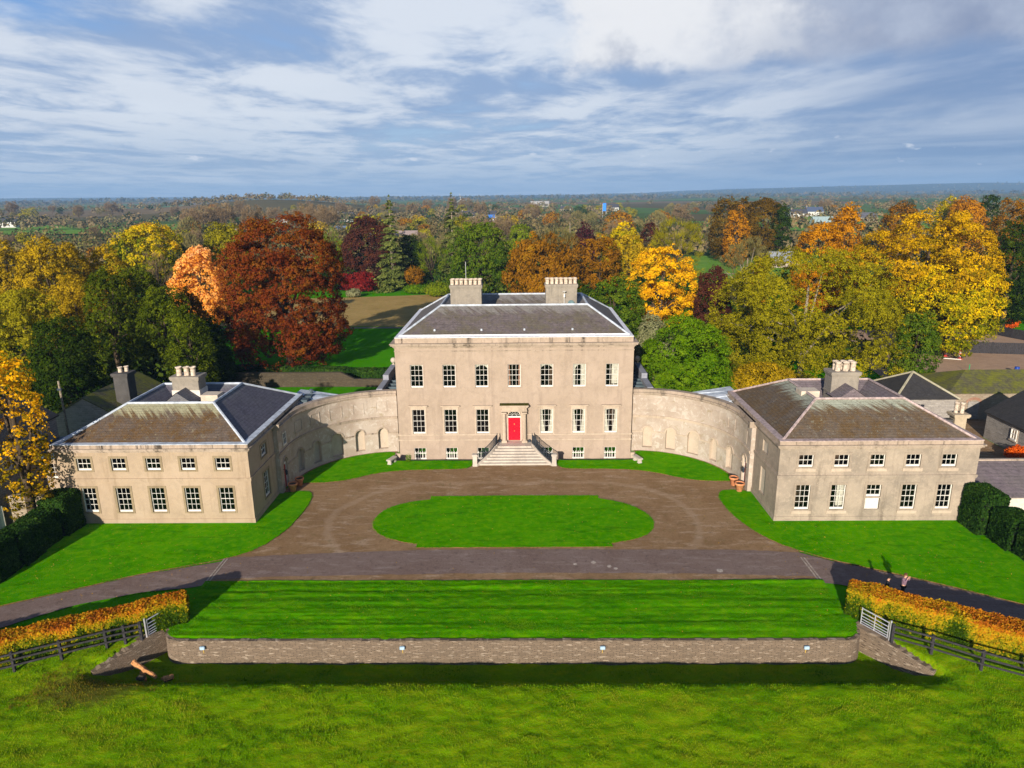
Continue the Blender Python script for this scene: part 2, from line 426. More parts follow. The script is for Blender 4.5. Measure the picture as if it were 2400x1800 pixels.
def glass_mat():
    m, t, b = new_mat('window glass'); t.n.remove(b)
    out = t.n['Material Output']
    tr = t.new('ShaderNodeBsdfTransparent'); tr.inputs[0].default_value = (.80, .84, .84, 1)
    gl = t.new('ShaderNodeBsdfGlossy'); gl.inputs['Roughness'].default_value = 0.03
    fr = t.new('ShaderNodeFresnel'); fr.inputs[0].default_value = 1.5
    P = t.new('ShaderNodeTexCoord').outputs['Object']
    bp = t.new('ShaderNodeBump'); bp.inputs['Strength'].default_value = 0.05; bp.inputs['Distance'].default_value = 0.05
    t.put(bp.inputs['Height'], t.noise(P, 2.0, 2, .5)); t.l.new(bp.outputs[0], gl.inputs['Normal'])
    mx = t.new('ShaderNodeMixShader')
    t.put(mx.inputs[0], t.math('MULTIPLY', fr.outputs[0], 1.0)); t.l.new(tr.outputs[0], mx.inputs[1]); t.l.new(gl.outputs[0], mx.inputs[2])
    t.l.new(mx.outputs[0], out.inputs[0])
    return m
_fol = {}
def foliage(name, cols, trans=0.30):
    """leaves: colour by the leaf's own tint value"""
    if name in _fol: return _fol[name]
    m, t, b = new_mat(name); t.n.remove(b); out = t.n['Material Output']
    a = t.new('ShaderNodeAttribute'); a.attribute_name = 'tint'
    rp = t.new('ShaderNodeValToRGB')
    el = rp.color_ramp.elements
    while len(el) < len(cols): el.new(0.5)
    for i, c in enumerate(cols):
        el[i].position = i/(len(cols)-1); el[i].color = tuple(c)+(1,)
    t.l.new(a.outputs['Fac'], rp.inputs[0])
    df = t.new('ShaderNodeBsdfDiffuse'); tl = t.new('ShaderNodeBsdfTranslucent')
    t.l.new(rp.outputs[0], df.inputs[0]); t.l.new(rp.outputs[0], tl.inputs[0])
    mx = t.new('ShaderNodeMixShader'); mx.inputs[0].default_value = trans
    t.l.new(df.outputs[0], mx.inputs[1]); t.l.new(tl.outputs[0], mx.inputs[2]); t.l.new(mx.outputs[0], out.inputs[0])
    _fol[name] = m
    return m

M_MAIN = stucco('main house render', (0.310, 0.240, 0.184), (0.360, 0.281, 0.222), (0.191, 0.144, 0.112), 0.42, 0.2)
M_WL = stucco('left wing render', (0.320, 0.240, 0.165), (0.375, 0.288, 0.208), (0.200, 0.142, 0.085), 0.55, 0.45)
M_WR = stucco('right wing render', (0.350, 0.283, 0.220), (0.250, 0.207, 0.165), (0.150, 0.120, 0.092), 0.85, 0.45)
M_CURVE = curve_stucco('curved wall render')
M_NICHE = stucco('niche render', (.40, .325, .25), (.46, .38, .305), (.30, .23, .16), 0.2, 0.2)
M_STONE = stucco('dressed limestone', (.44, .385, .32), (.37, .32, .265), (.20, .17, .13), 0.4, 0.3)
M_TRIM = stucco('trim stone', (.44, .355, .275), (.39, .31, .24), (.20, .155, .11), 0.45, 0.25)
M_COPE = stucco('weathered coping', (.38, .30, .24), (.28, .225, .17), (.07, .055, .04), 1.0, 0.3)
M_PARA = stucco('stained parapet', (.38, .30, .235), (.32, .25, .19), (.055, .042, .032), 1.5, 0.3)
M_SURR = stucco('grey surround', (.33, .265, .205), (.26, .21, .165), (.14, .11, .085), .6, .2)
M_CHIM = stucco('chimney stone', (.27, .235, .19), (.22, .195, .165), (.10, .09, .075), 0.65, 0.35)
M_CHIMD = stucco('dark chimney stone', (.08, .075, .072), (.055, .052, .05), (.04, .04, .04), 0.6, 0.3)
M_SLATE = slate('main slate', (.128, .104, .108), (.105, .092, .045), (.25, .24, .23), (12.6, 13.9, 0.6), 0.6)
M_SLATE_L = slate('mossy slate', (.115, .085, .065), (.115, .062, .018), (.34, .33, .21), (7.3, 8.6, 0.85), 0.9)
M_SLATE_LP = slate('purple slate', (.105, .095, .125), (.13, .12, .13), (.22, .24, .22), (7.9, 8.75, 0.3), 0.4)
M_SLATE_R = slate('brown slate', (.125, .095, .07), (.115, .068, .024), (.36, .39, .31), (7.5, 8.6, 0.8), 0.85)
M_SLATE_D = slate('dark slate', (.035, .033, .035), (.05, .045, .035), (.09, .085, .07), None, 0.3)
M_SLATE_P = slate('lilac slate', (.17, .135, .15), (.14, .125, .11), (.24, .22, .19), None, 0.4)
M_MOSSROOF = slate('moss covered roof', (.10, .09, .05), (.15, .155, .012), (.22, .17, .03), None, 0.95)
M_LEAD = plain('lead sheet', (.42, .46, .52), 0.5, 0.0, 0.25, 2.0)
M_LEADD = plain('dark lead', (.06, .085, .10), 0.5, 0.0, 0.3, 1.5)
M_LEADP = plain('pink lead', (.37, .285, .27), 0.55, 0.0, 0.3, 4.0)
M_WHITE = plain('white paint', (.60, .575, .53), 0.55, 0.0, 0.08, 6.0)
M_GLASS = glass_mat()
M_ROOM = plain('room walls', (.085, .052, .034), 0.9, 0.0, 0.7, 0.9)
M_CURT = plain('cream curtain', (.60, .54, .46), 0.9, 0.0, 0.15, 5.0)
M_CURTP = plain('rose curtain', (.38, .20, .14), 0.9, 0.0, 0.2, 5.0)
M_RED = plain('red door paint', (.80, .006, .022), 0.30, 0.0, 0.06, 4.0)
M_REDD = plain('maroon door paint', (.25, .02, .02), 0.4, 0.0, 0.1, 4.0)
M_BRASS = plain('brass', (.8, .6, .25), 0.35, 0.8, 0.1, 4.0)
M_IRON = plain('dark iron', (.035, .045, .06), 0.5, 0.3, 0.2, 4.0)
M_STEP = stucco('step stone', (.47, .415, .355), (.39, .345, .30), (.26, .215, .165), 0.35, 0.35)
M_TERRA = plain('terracotta', (.55, .22, .10), 0.8, 0.0, 0.25, 6.0)
M_POT = plain('clay chimney pot', (.50, .41, .325), 0.85, 0.0, 0.35, 5.0)
M_SOIL = plain('soil', (.06, .04, .028), 0.95, 0.0, 0.4, 8.0)
M_HAHA = masonry('drystone wall', ((.27, .20, .14), (.185, .14, .10), (.42, .345, .265)), 0.36, 0.075, (.09, .065, .045))
M_RUBBLE = masonry('grey rubble', ((.30, .275, .25), (.22, .20, .185), (.40, .37, .34)), 0.45, 0.2, (.34, .31, .27))
M_RUBBLEB = masonry('tan rubble', ((.30, .24, .18), (.25, .20, .145), (.44, .37, .29)), 0.5, 0.2, (.22, .17, .12))
M_BRICK = masonry('red brick arch', ((.42, .17, .09), (.36, .14, .08), (.5, .25, .15)), 0.22, 0.075)
M_SHADESTONE = masonry('shade darkened stone', ((.085, .065, .042), (.06, .047, .03), (.12, .10, .065)), 0.5, 0.2, (.05, .04, .03))  # stone colour darkened in place of shade on the garden wall and boulder
M_DRIVE = gravel('brown gravel', (.215, .125, .056), (.275, .17, .085), (.38, .275, .185), tracks=True)
M_ASPH = gravel('worn tarmac', (.165, .112, .092), (.195, .14, .12), (.26, .20, .175), 45.0)
M_LAWN = lawn('mown lawn', (.040, .225, .0), (.075, .285, .0), (.13, .31, .001))
M_TERR = lawn('terrace lawn', (.045, .215, .0), (.07, .265, .0), (.13, .285, .002), 0.3)
M_FIELD = lawn('field grass', (.080, .125, .007), (.105, .14, .009), (.14, .155, .014), 0, 1.3)
M_GROUND = lawn('garden grass', (.030, .130, .006), (.045, .15, .008), (.06, .16, .012), 0, 0.5)
M_BARK = plain('grey bark', (.22, .18, .13), 0.95, 0.0, 0.45, 5.0)
M_BARKD = plain('brown bark', (.06, .042, .025), 0.95, 0.0, 0.45, 5.0)
M_WOOD = plain('fresh split timber', (.48, .22, .085), 0.85, 0.0, 0.35, 7.0)
M_BLACKWOOD = plain('black stained timber', (.028, .026, .030), 0.75, 0.0, 0.4, 6.0)
M_GALV = plain('galvanised steel', (.62, .62, .66), 0.4, 0.6, 0.15, 6.0)
M_SAND = gravel('arena sand', (.40, .265, .175), (.34, .22, .145), (.45, .31, .215), 20.0)
M_HAY = lawn('mown hay strip', (.36, .235, .085), (.42, .28, .11), (.30, .24, .07), 0.2, 0.7)
# ---------------------------------------------------------------- numpy noise
def vnoise(x, y, seed=0, n=256):
    r = np.random.RandomState(seed).rand(n, n)
    xi = np.floor(x).astype(int); yi = np.floor(y).astype(int)
    fx = x-xi; fy = y-yi
    fx = fx*fx*(3-2*fx); fy = fy*fy*(3-2*fy)
    a = r[xi % n, yi % n]; b = r[(xi+1) % n, yi % n]; c = r[xi % n, (yi+1) % n]; d = r[(xi+1) % n, (yi+1) % n]
    return (a*(1-fx)+b*fx)*(1-fy)+(c*(1-fx)+d*fx)*fy
def fbm(x, y, seed=0, oct=4):
    s = 0; a = 0.5
    for k in range(oct):
        s = s+a*vnoise(x*2**k+13.7*k, y*2**k+5.1*k, seed+k); a *= 0.5
    return s/(1-0.5**oct)
def sstep(v, a, b):
    t = np.clip((v-a)/(b-a), 0, 1); return t*t*(3-2*t)

# ---------------------------------------------------------------- the ground
def terrain_z(x, y):
    x = np.asarray(x, float); y = np.asarray(y, float)
    z = np.full(np.broadcast(x, y).shape, -0.06)
    z = z + 17*np.exp(-(((x+395)/150)**2+((y-1080)/210)**2)) + 6*np.exp(-(((x+640)/300)**2+((y-1250)/320)**2))
    z = z + 14*np.exp(-(((x+1500)/700)**2+((y-3400)/500)**2))
    far = sstep(y, 5200, 7000)
    ridge = 44*sstep(x, 500, 3600)+22*sstep(x, 2200, 5200)+16*vnoise(x/700+3, y*0, 5)*sstep(x, -200, 2500)+8*vnoise(x/260, y*0, 6)+30*sstep(-x, 3000, 5200)
    z = z + far*ridge + sstep(y, 250, 900)*(fbm(x/420, y/420, 11, 3)-0.5)*5
    return z
def grid_sheet(name, xs, ys, zf, mat, hole=None, kind='structure'):
    X, Y = np.meshgrid(xs, ys); Z = zf(X, Y)
    V = np.stack([X.ravel(), Y.ravel(), Z.ravel()], 1)
    nx, ny = len(xs), len(ys)
    i, j = np.meshgrid(np.arange(nx-1), np.arange(ny-1))
    a = (j*nx+i).ravel()
    Q = np.stack([a, a+1, a+nx+1, a+nx], 1)
    if hole is not None:
        cx = (xs[:-1]+xs[1:])/2; cy = (ys[:-1]+ys[1:])/2
        CX, CY = np.meshgrid(cx, cy)
        Q = Q[~hole(CX.ravel(), CY.ravel())]
    o = np_mesh(name, V, Q, mat, smooth=True)
    return tag(o, kind=kind)

def ground_mat():
    """garden grass near by, a patchwork of fields and scrub farther out"""
    m, t, b = new_mat('ground')
    P = t.new('ShaderNodeTexCoord').outputs['Object']
    x, y, z = t.xyz(P)
    n1 = t.noise(P, 0.11, 5, 0.6, 0.3); n2 = t.noise(P, 0.8, 6, 0.7); n3 = t.noise(P, 5.0, 4, 0.7)
    near = t.mix(t.step(n1, 0.3, 0.7), (.040, .22, .001), (.060, .26, .001))
    near = t.mix(t.math('MULTIPLY', t.step(n2, 0.45, 0.7), 0.5), near, (.09, .26, .003))
    near = t.mix(t.math('MULTIPLY', t.step(n3, 0.5, 0.75), 0.4), near, (.012, .05, .004))
    vo = t.new('ShaderNodeTexVoronoi'); t.put(vo.inputs['Vector'], t.mapv(P, (0.0042, 0.0030, 0.0), (0.3, 0.15, 0)))
    vo.inputs['Scale'].default_value = 1.0
    f = t.xyz(vo.outputs['Color'])
    fld = t.mix(t.step(f[0], 0.25, 0.35), (.12, .10, .045), (.075, .13, .03))
    fld = t.mix(t.step(f[1], 0.62, 0.66), fld, (.19, .14, .08))
    fld = t.mix(t.math('MULTIPLY', t.step(f[2], 0.70, 0.74), 0.8), fld, (.10, .20, .045))
    nn = t.noise(P, 0.012, 5, 0.65, 0.4)
    fld = t.mix(t.math('MULTIPLY', t.step(nn, 0.5, 0.7), 0.6), fld, (.09, .085, .04))
    hills = t.noise(t.mapv(P, (0.004, 0.0012, 1)), 1.0, 5, 0.7)
    farc = t.mix(t.step(hills, 0.42, 0.62), (.015, .032, .035), (.06, .08, .05))  # dark blue tone puts cloud shadow on the far hills into the colour
    col = t.mix(t.step(t.math('ADD', y, t.math('MULTIPLY', n1, 30.0)), 130.0, 160.0), near, fld)
    col = t.mix(t.step(y, 2200.0, 5000.0), col, farc)
    t.put(b.inputs['Base Color'], col); b.inputs['Roughness'].default_value = 1.0; b.inputs['Specular IOR Level'].default_value = 0.0
    bump(t, b, t.math('ADD', n3, n2), 0.5, 0.06)
    return m
xs = np.unique(np.round(np.concatenate([-np.geomspace(130, 16000, 60), np.arange(-126, 127, 6.0), np.arange(-960, -130, 30.0), np.geomspace(130, 16000, 60), [-11.7, 11.7, -20.3, 20.3]]), 3))
ys = np.unique(np.round(np.concatenate([[-28.4, -20, -10, -2.0, 0.0, 8, 17], np.arange(20, 300, 10.0), np.geomspace(300, 9500, 110), np.arange(820, 1420, 22.0)]), 3))
grid_sheet('ground', xs, ys, terrain_z, ground_mat(), lambda x, y: (np.abs(x) < 11.7) & (y > -2) & (y < 0))

WA, WB_ = np.array([20.3, -28.4]), np.array([22.9, -32.0])
def field_z(X, Y):
    ax = np.abs(X)
    L = np.hypot(*(WB_-WA))
    cr = (WB_[0]-WA[0])*(Y-WA[1])-(WB_[1]-WA[1])*(ax-WA[0])
    sd = -cr/L                                   # > 0 on the ditch side of the wing walls
    along = ((ax-WA[0])*(WB_[0]-WA[0])+(Y-WA[1])*(WB_[1]-WA[1]))/L
    outer = -0.10-0.24*sstep(-Y, 30.5, 34.5)*(1-sstep(ax, 29, 36))-0.25*sstep(-Y, 34, 42)
    prof = np.interp(-Y, [28, 30.2, 31.5, 32.4, 33.3, 33.9, 36, 42], [-1.55, -1.53, -1.50, -0.98, -0.37, -0.32, -0.45, -0.75])
    w = 1-sstep(ax, 21.4, 24.2)
    ditch = outer*(1-w)+np.minimum(prof, outer)*w
    Z = np.where(sd > -0.15, ditch, outer)
    Z = np.where((ax < 19.0) & (Y > -29.8), -0.25, Z)
    Z = np.where((ax >= 19.0) & (ax < 20.4) & (Y > -29.8) & (np.hypot(ax-19.0, Y+28.75) < 1.1), -0.25, Z)
    Z = np.where((sd > 0) & (Y > -28.5) & (ax < 20.3), -0.25, Z)
    Z = np.where(Y < -44, Z-0.0, Z)
    rough = (fbm(X*0.7, Y*1.1, 3, 3)-0.5)*0.13+(fbm(X*2.6, Y*3.4+0.4*X, 9, 4)-0.5)*0.15
    return Z + np.where(Y < -29.9, rough, rough*0.3)
def field_mat():
    m, t, b = new_mat('rough field grass')
    P = t.new('ShaderNodeTexCoord').outputs['Object']
    n1 = t.noise(P, 0.28, 5, 0.65, 0.5); n2 = t.noise(t.mapv(P, (1, 2.0, 1)), 1.4, 7, 0.72, 0.5); n3 = t.noise(P, 7.0, 5, 0.75)
    col = t.mix(t.step(n1, 0.35, 0.65), (.100, .225, .001), (.15, .265, .002))
    col = t.mix(t.math('MULTIPLY', t.step(n2, 0.46, 0.66), 0.7), col, (.24, .28, .005))
    col = t.mix(t.math('MULTIPLY', t.step(n3, 0.5, 0.7), 0.5), col, (.055, .09, .001))
    x, y, z = t.xyz(P)
    dd = t.math('SQRT', t.math('ADD', t.math('POWER', t.math('DIVIDE', t.math('ADD', x, 22.2), 3.6), 2.0), t.math('POWER', t.math('DIVIDE', t.math('ADD', y, 33.6), 1.8), 2.0)))
    br = t.math('SUBTRACT', 1.0, t.step(t.math('ADD', dd, t.math('MULTIPLY', t.math('SUBTRACT', n2, 0.5), 1.6)), 0.3, 1.1))
    col = t.mix(t.math('MULTIPLY', br, 0.75), col, (.085, .058, .014))
    t.put(b.inputs['Base Color'], col); b.inputs['Roughness'].default_value = 1.0; b.inputs['Specular IOR Level'].default_value = 0.0
    bump(t, b, t.math('ADD', n3, n2), 0.7, 0.08)
    return m
fx = np.unique(np.round(np.concatenate([np.arange(-150, -37, 4.0), np.arange(-37, 37.01, 0.2), np.arange(38, 151, 4.0)]), 3))
fy = np.unique(np.round(np.concatenate([np.arange(-140, -43, 4.0), np.arange(-43, -26.9, 0.16)]), 3))
grid_sheet('field', fx, fy, field_z, field_mat())

# rough grass: blades standing in the field, nobody could count them
def blades(name, n, xr, yr, zf, hr, wr, mat, seed, keep=None, lean=0.6):
    r = np.random.RandomState(seed)
    x = r.uniform(*xr, n); y = r.uniform(*yr, n)
    k = fbm(x*0.8, y*1.4, 21, 4)
    ok = r.rand(n) < np.clip((k-0.22)*2.4, 0.15, 1)
    if keep is not None: ok &= keep(x, y)
    x, y, k = x[ok], y[ok], k[ok]; n = len(x)
    z = zf(x, y)-0.02
    h = r.uniform(*hr, n)*(0.6+0.9*k); w = r.uniform(*wr, n)
    a = r.uniform(0, 2*np.pi, n); la = r.uniform(0, 2*np.pi, n); ln = h*r.uniform(0.1, lean, n)
    V = np.empty((n, 3, 3)); V[:, 0] = np.stack([x-w*np.cos(a), y-w*np.sin(a), z], 1)
    V[:, 1] = np.stack([x+w*np.cos(a), y+w*np.sin(a), z], 1)
    V[:, 2] = np.stack([x+ln*np.cos(la), y+ln*np.sin(la), z+h], 1)
    tint = np.clip((fbm(x*0.35, y*0.6, 33, 4)-.5)*1.7+(fbm(x*2.2, y*3.0, 34, 3)-.5)*.9+.48+r.normal(0, 0.12, n), 0, 1)
    dd = np.hypot((x+22.2)/3.6, (y+33.6)/1.8)+(fbm(x*1.1, y*1.1, 40, 3)-.5)*1.4
    tint = np.where(dd < 0.85, np.clip(0.94+r.normal(0, .05, n), .86, 1), tint*0.82)
    o = np_mesh(name, V.reshape(-1, 3), np.arange(3*n).reshape(n, 3), mat, None, tint, 3)
    return tag(o, kind='stuff')
M_BLADE = foliage('field blades', [(.05, .17, .001), (.10, .25, .002), (.16, .31, .003), (.24, .34, .006), (.27, .30, .012), (.17, .10, .015)], 0.4)
blades('grass', 260000, (-35, 35), (-41.5, -30.25), field_z, (0.04, 0.12), (0.010, 0.026), M_BLADE, 5,
       lambda x, y: (np.abs(x) < 20.8) | (y < -28.6-np.abs(np.abs(x)-20.3)*1.42-0.4) | (np.abs(x) > 22.8))

# ---------------------------------------------------------------- lawns, drive and roads
def resample(pts, step, jit, seed, closed=True):
    r = random.Random(seed); out = []
    n = len(pts)
    for i in range(n if closed else n-1):
        a, b = pts[i], pts[(i+1) % n]
        L = math.hypot(b[0]-a[0], b[1]-a[1]); k = max(1, int(L/step))
        for q in range(k):
            f = q/k
            out.append((a[0]+(b[0]-a[0])*f+r.uniform(-jit, jit), a[1]+(b[1]-a[1])*f+r.uniform(-jit, jit)))
    return out
def smooth(pts, n=2):
    for _ in range(n):
        o = [pts[0]]
        for a, b in zip(pts[:-1], pts[1:]):
            o += [(a[0]*.75+b[0]*.25, a[1]*.75+b[1]*.25), (a[0]*.25+b[0]*.75, a[1]*.25+b[1]*.75)]
        pts = o+[pts[-1]]
    return pts
EDGES = []
def slab(name, pts, z0, z1, mat, side, step=0.3, jit=0.03, seed=1):
    EDGES.append((pts, z1)); p = resample(pts, step, jit, seed)
    mb = MB(); mb.poly([(x, y, z1) for x, y in p]); mb.mi = 1
    mb.loft([[(x, y, z0) for x, y in p], [(x, y, z1) for x, y in p]])
    return tag(mb.build(name, [mat, side]), kind='structure')
def sheet(name, pts, z, mat, step=0.5, jit=0.03, seed=1):
    p = resample(pts, step, jit, seed); mb = MB(); mb.poly([(x, y, z) for x, y in p])
    return tag(mb.build(name, mat), kind='structure')
M_EDGE = plain('leafy lawn edge', (.12, .065, .022), 0.95, 0.0, 0.5, 6.0)

oval = [(-6.95, -10.82), (-6.95, -10.2), (-0.15, -10.12), (7.06, -10.16), (7.06, -10.74)] + smooth([(7.06, -10.74), (8.93, -11.5), (10.38, -13.1), (10.95, -14.9), (10.45, -16.8), (9.1, -17.9), (7.2, -18.52)], 2) \
     + [(7.2, -19.05), (-0.03, -19.08), (-6.93, -19.09), (-6.95, -18.58)] + smooth([(-6.95, -18.58), (-8.42, -18.1), (-9.9, -17.2), (-10.8, -15.86), (-10.95, -13.95), (-10.15, -12.4), (-8.79, -11.35), (-6.95, -10.82)], 2)[:-1]
ARC = lambda s, a0, a1, R, n=24, cx=11.5, cy=-7.5: [(s*(cx+R*math.cos(R_(a0+(a1-a0)*i/n))), cy+R*math.sin(R_(a0+(a1-a0)*i/n))) for i in range(n+1)]
court = [(-20.35, -23.56), (20.35, -23.56), (20.2, -19), (19.9, -9.2), (19.75, -7.5)] + ARC(1, 0, 90, 8.25)[1:] + [(11.72, 0.7), (11.72, -2.2), (-11.72, -2.2), (-11.72, 0.7)] + ARC(-1, 90, 0, 8.25)[:-1] + [(-19.75, -7.5), (-19.9, -9.2), (-20.2, -19)]
sheet('drive', court, 0.0, M_DRIVE, 0.6, 0.0)
roadL = [(-20.2, -20.9), (-22.53, -21.75), (-25.21, -22.75), (-27.58, -24.08), (-29.83, -25.33), (-32.0, -26.5), (-44, -33.4), (-60, -43), (-62, -47), (-44, -36.6), (-30.38, -28.69), (-27.6, -26.46), (-24.05, -24.89), (-21.0, -24.3), (-20.2, -24.0)]
roadR = [(20.2, -19.9), (21.57, -20.85), (23.37, -21.8), (26.95, -23.75), (29.09, -25.1), (31.33, -26.55), (44, -34), (60, -44), (62, -48), (44, -37.6), (31, -29.3), (27.5, -26.7), (24.0, -25.2), (21.2, -24.1), (20.2, -23.9)]
band = [(-20.2, -20.4), (-13.43, -19.8), (-6.87, -19.42), (-0.03, -19.34), (9.69, -19.4), (16.22, -19.51), (20.2, -19.9), (20.2, -23.3), (19.7, -23.1), (12.2, -22.7), (0, -22.55), (-15.7, -22.95), (-20.2, -23.4)]
tag(sheet('road', roadL, 0.005, M_ASPH), kind='structure'); sheet('road', roadR, 0.006, M_ASPH); sheet('road', band, 0.010, M_ASPH, 0.4, 0.05)
slab('lawn', oval, -0.02, 0.06, M_LAWN, M_EDGE, seed=2)
edgeL = smooth([(-32.0, -26.4), (-29.83, -25.25), (-27.58, -24.0), (-25.21, -22.66), (-22.53, -21.6), (-19.9, -20.5), (-18.4, -19.2), (-17.3, -16.6), (-16.95, -13.5), (-16.95, -11.0), (-17.25, -9.5), (-17.7, -9.02)], 1)
slab('lawn', [(-20.1, -14.95), (-35.6, -14.95), (-35.6, -24.5), (-44, -30), (-44, -33.3)] + edgeL + [(-18.7, -8.95), (-20.05, -9.45)], -0.02, 0.055, M_LAWN, M_EDGE, seed=3)
edgeR = smooth([(18.6, -9.05), (17.5, -9.3), (17.05, -10.6), (17.05, -12.0), (17.23, -13.68), (17.71, -15.7), (18.5, -17.58), (19.63, -19.13), (21.57, -20.7), (23.37, -21.68), (26.95, -23.65), (29.09, -25.0), (31.33, -26.45)], 1)
slab('lawn', [(20.05, -9.45)] + edgeR + [(44, -33.9), (44, -30), (35.6, -24.5), (35.6, -14.95), (20.1, -14.95)], -0.02, 0.055, M_LAWN, M_EDGE, seed=4)
def strip(s):
    a = [(s*4.02, -2.0), (s*4.02, -3.15)] + smooth([(s*4.02, -3.15), (s*4.35, -3.95), (s*5.6, -4.15), (s*10.16, -4.28), (s*12.6, -4.95), (s*15.1, -6.7), (s*16.9, -7.15), (s*19.0, -7.2)], 2)
    b = ARC(s, 5, 84, 7.95, 20)
    return a + [(s*19.2, -6.9)] + b + [(s*11.78, 0.2), (s*11.78, -2.0)]
slab('lawn', strip(-1), -0.02, 0.06, M_LAWN, M_EDGE, seed=5)
slab('lawn', strip(1), -0.02, 0.06, M_LAWN, M_EDGE, seed=6)

# ragged grass along the cut edges, and leaves blown over the lawns
def fringe():
    r = np.random.RandomState(14); P = []
    for pts, z in EDGES:
        q = np.array(resample(pts, .02, 0, 1)); q = q[(np.abs(q[:, 0]) < 36) & (q[:, 1] > -33)]
        k = fbm(q[:, 0]*1.2, q[:, 1]*1.2, 15, 3); q = q[r.rand(len(q)) < np.clip((k-.3)*2.2, .05, 1)]
        P.append(np.concatenate([q+r.normal(0, .045, q.shape), np.full((len(q), 1), z-.04)], 1))
    P = np.concatenate(P); n = len(P); a = r.uniform(0, 6.28, n); h = r.uniform(.05, .13, n); w = r.uniform(.012, .03, n)
    V = np.empty((n, 3, 3)); V[:, 0] = P-np.stack([w*np.cos(a), w*np.sin(a), 0*w], 1); V[:, 1] = P+np.stack([w*np.cos(a), w*np.sin(a), 0*w], 1)
    V[:, 2] = P+np.stack([r.normal(0, .04, n), r.normal(0, .04, n), h], 1)
    tag(np_mesh('edge_grass', V.reshape(-1, 3), np.arange(3*n).reshape(n, 3), foliage('edge blades', [(.03, .15, .001), (.06, .22, .001), (.13, .24, .004), (.22, .17, .02)], .3), None, np.clip(r.normal(.45, .25, n), 0, 1), 3), kind='stuff')
fringe()
def fallen():
    r = np.random.RandomState(16); spots = []
    for (x0, x1, y0, y1, n) in ((-10, 10, -18.5, -10.5, 120), (-34, -18, -24, -15.2, 260), (18, 34, -24, -15.2, 200), (-20, 20, -29.5, -23.8, 220), (-33, -20, -26, -20, 200), (-19, 19, -23.4, -3, 260)):
        x = r.uniform(x0, x1, n); y = r.uniform(y0, y1, n); spots.append(np.stack([x, y, np.full(n, .10 if y0 > -29 else .16)], 1))
    P = np.concatenate(spots); n = len(P); s = r.uniform(.02, .055, n); a = r.uniform(0, 6.28, n)
    A = np.stack([np.cos(a)*s, np.sin(a)*s, r.normal(0, .012, n)], 1); B = np.stack([-np.sin(a)*s*.7, np.cos(a)*s*.7, r.normal(0, .012, n)], 1)
    V = np.stack([P-A, P-B, P+A, P+B], 1)
    tag(np_mesh('fallen_leaves', V.reshape(-1, 3), np.arange(4*n).reshape(n, 4), foliage('fallen leaf', [(.22, .09, .015), (.42, .25, .025), (.28, .15, .03)], .2), None, r.rand(n)), kind='stuff')
fallen()
# the terrace lawn above the sunk wall: a ridged, uneven sward
def terr_z(X, Y):
    ridge = (fbm(X*0.10+2, Y*2.1, 50, 3)-0.5)*0.16
    fine = (fbm(X*2.5, Y*3.5, 51, 3)-0.5)*0.07
    return 0.075+ridge+fine-0.10*sstep(-Y, 28.8, 29.9)
tx = np.arange(-20.3, 20.31, 0.11); ty = np.arange(-29.88, -23.55, 0.09)
def terr_hole(x, y):
    ax = np.abs(x)
    return (ax > 18.85) & (y < -28.65) & (np.hypot(ax-18.85, y+28.65) > 1.30)
grid_sheet('terrace_lawn', tx, ty, terr_z, M_TERR, terr_hole)
M_BL2 = foliage('terrace blades', [(.03, .16, .001), (.05, .22, .001), (.08, .27, .002), (.13, .28, .004), (.15, .26, .006)], 0.35)
blades('terrace_grass', 90000, (-20.1, 20.1), (-29.6, -23.6), terr_z, (0.03, 0.085), (0.012, 0.03), M_BL2, 8, lambda x, y: ~terr_hole(x, y))
# sheets behind the house
sheet('hay_strip', [(-60, 71.5), (-22.4, 69.6), (-5, 69), (-5, 118), (-20, 114.8), (-43, 110.4), (-60, 108)], -0.03, M_HAY, 2.0, 0.25)
sheet('garden_path', [(-80, 68.9), (24, 66.6), (24, 67.9), (-80, 70.3)], -0.025, M_ASPH, 2.0, 0.05)
sheet('riding_arena', [(50, 28), (110, 22), (120, 56), (82, 60.5), (52, 64)], -0.03, M_SAND, 2.0, 0.2)
sheet('stable_yard', [(36, -6), (47.9, -6), (47.9, 4), (62, 8), (62, 27), (50, 28), (36, 6)], -0.035, M_DRIVE, 1.0, 0.0)
def field_patch(px, seed=1):     # pasture seen between the woods, outlined on the plane of the ground
    pts = []
    for (x, y) in px: pts.append((x, y))
    return pts
M_PAST = lawn('far pasture', (.12, .26, .03), (.15, .30, .04), (.19, .30, .06), 0, 0.06)
for i, pts in enumerate([[(46, 128), (78, 128), (120, 215), (66, 215)], [(-640, 440), (-260, 430), (-250, 600), (-680, 620)], [(130, 300), (215, 300), (340, 560), (320, 660), (200, 660)],
                         [(56, 268), (150, 268), (190, 330), (70, 330)], [(-900, 1180), (-430, 1180), (-430, 1420), (-1000, 1420)], [(-470, 930), (-330, 930), (-330, 1090), (-440, 1120)], [(62, 430), (190, 455), (150, 560), (40, 520)]]):
    mb = MB(); q = resample(pts, 18, 1.5, i)
    zz = terrain_z(np.array([p[0] for p in q]), np.array([p[1] for p in q]))+0.35
    if i in (4, 5): continue
    mb.poly([(p[0], p[1], float(zz.max())) for p in q]); tag(mb.build('pasture', M_PAST), kind='structure')

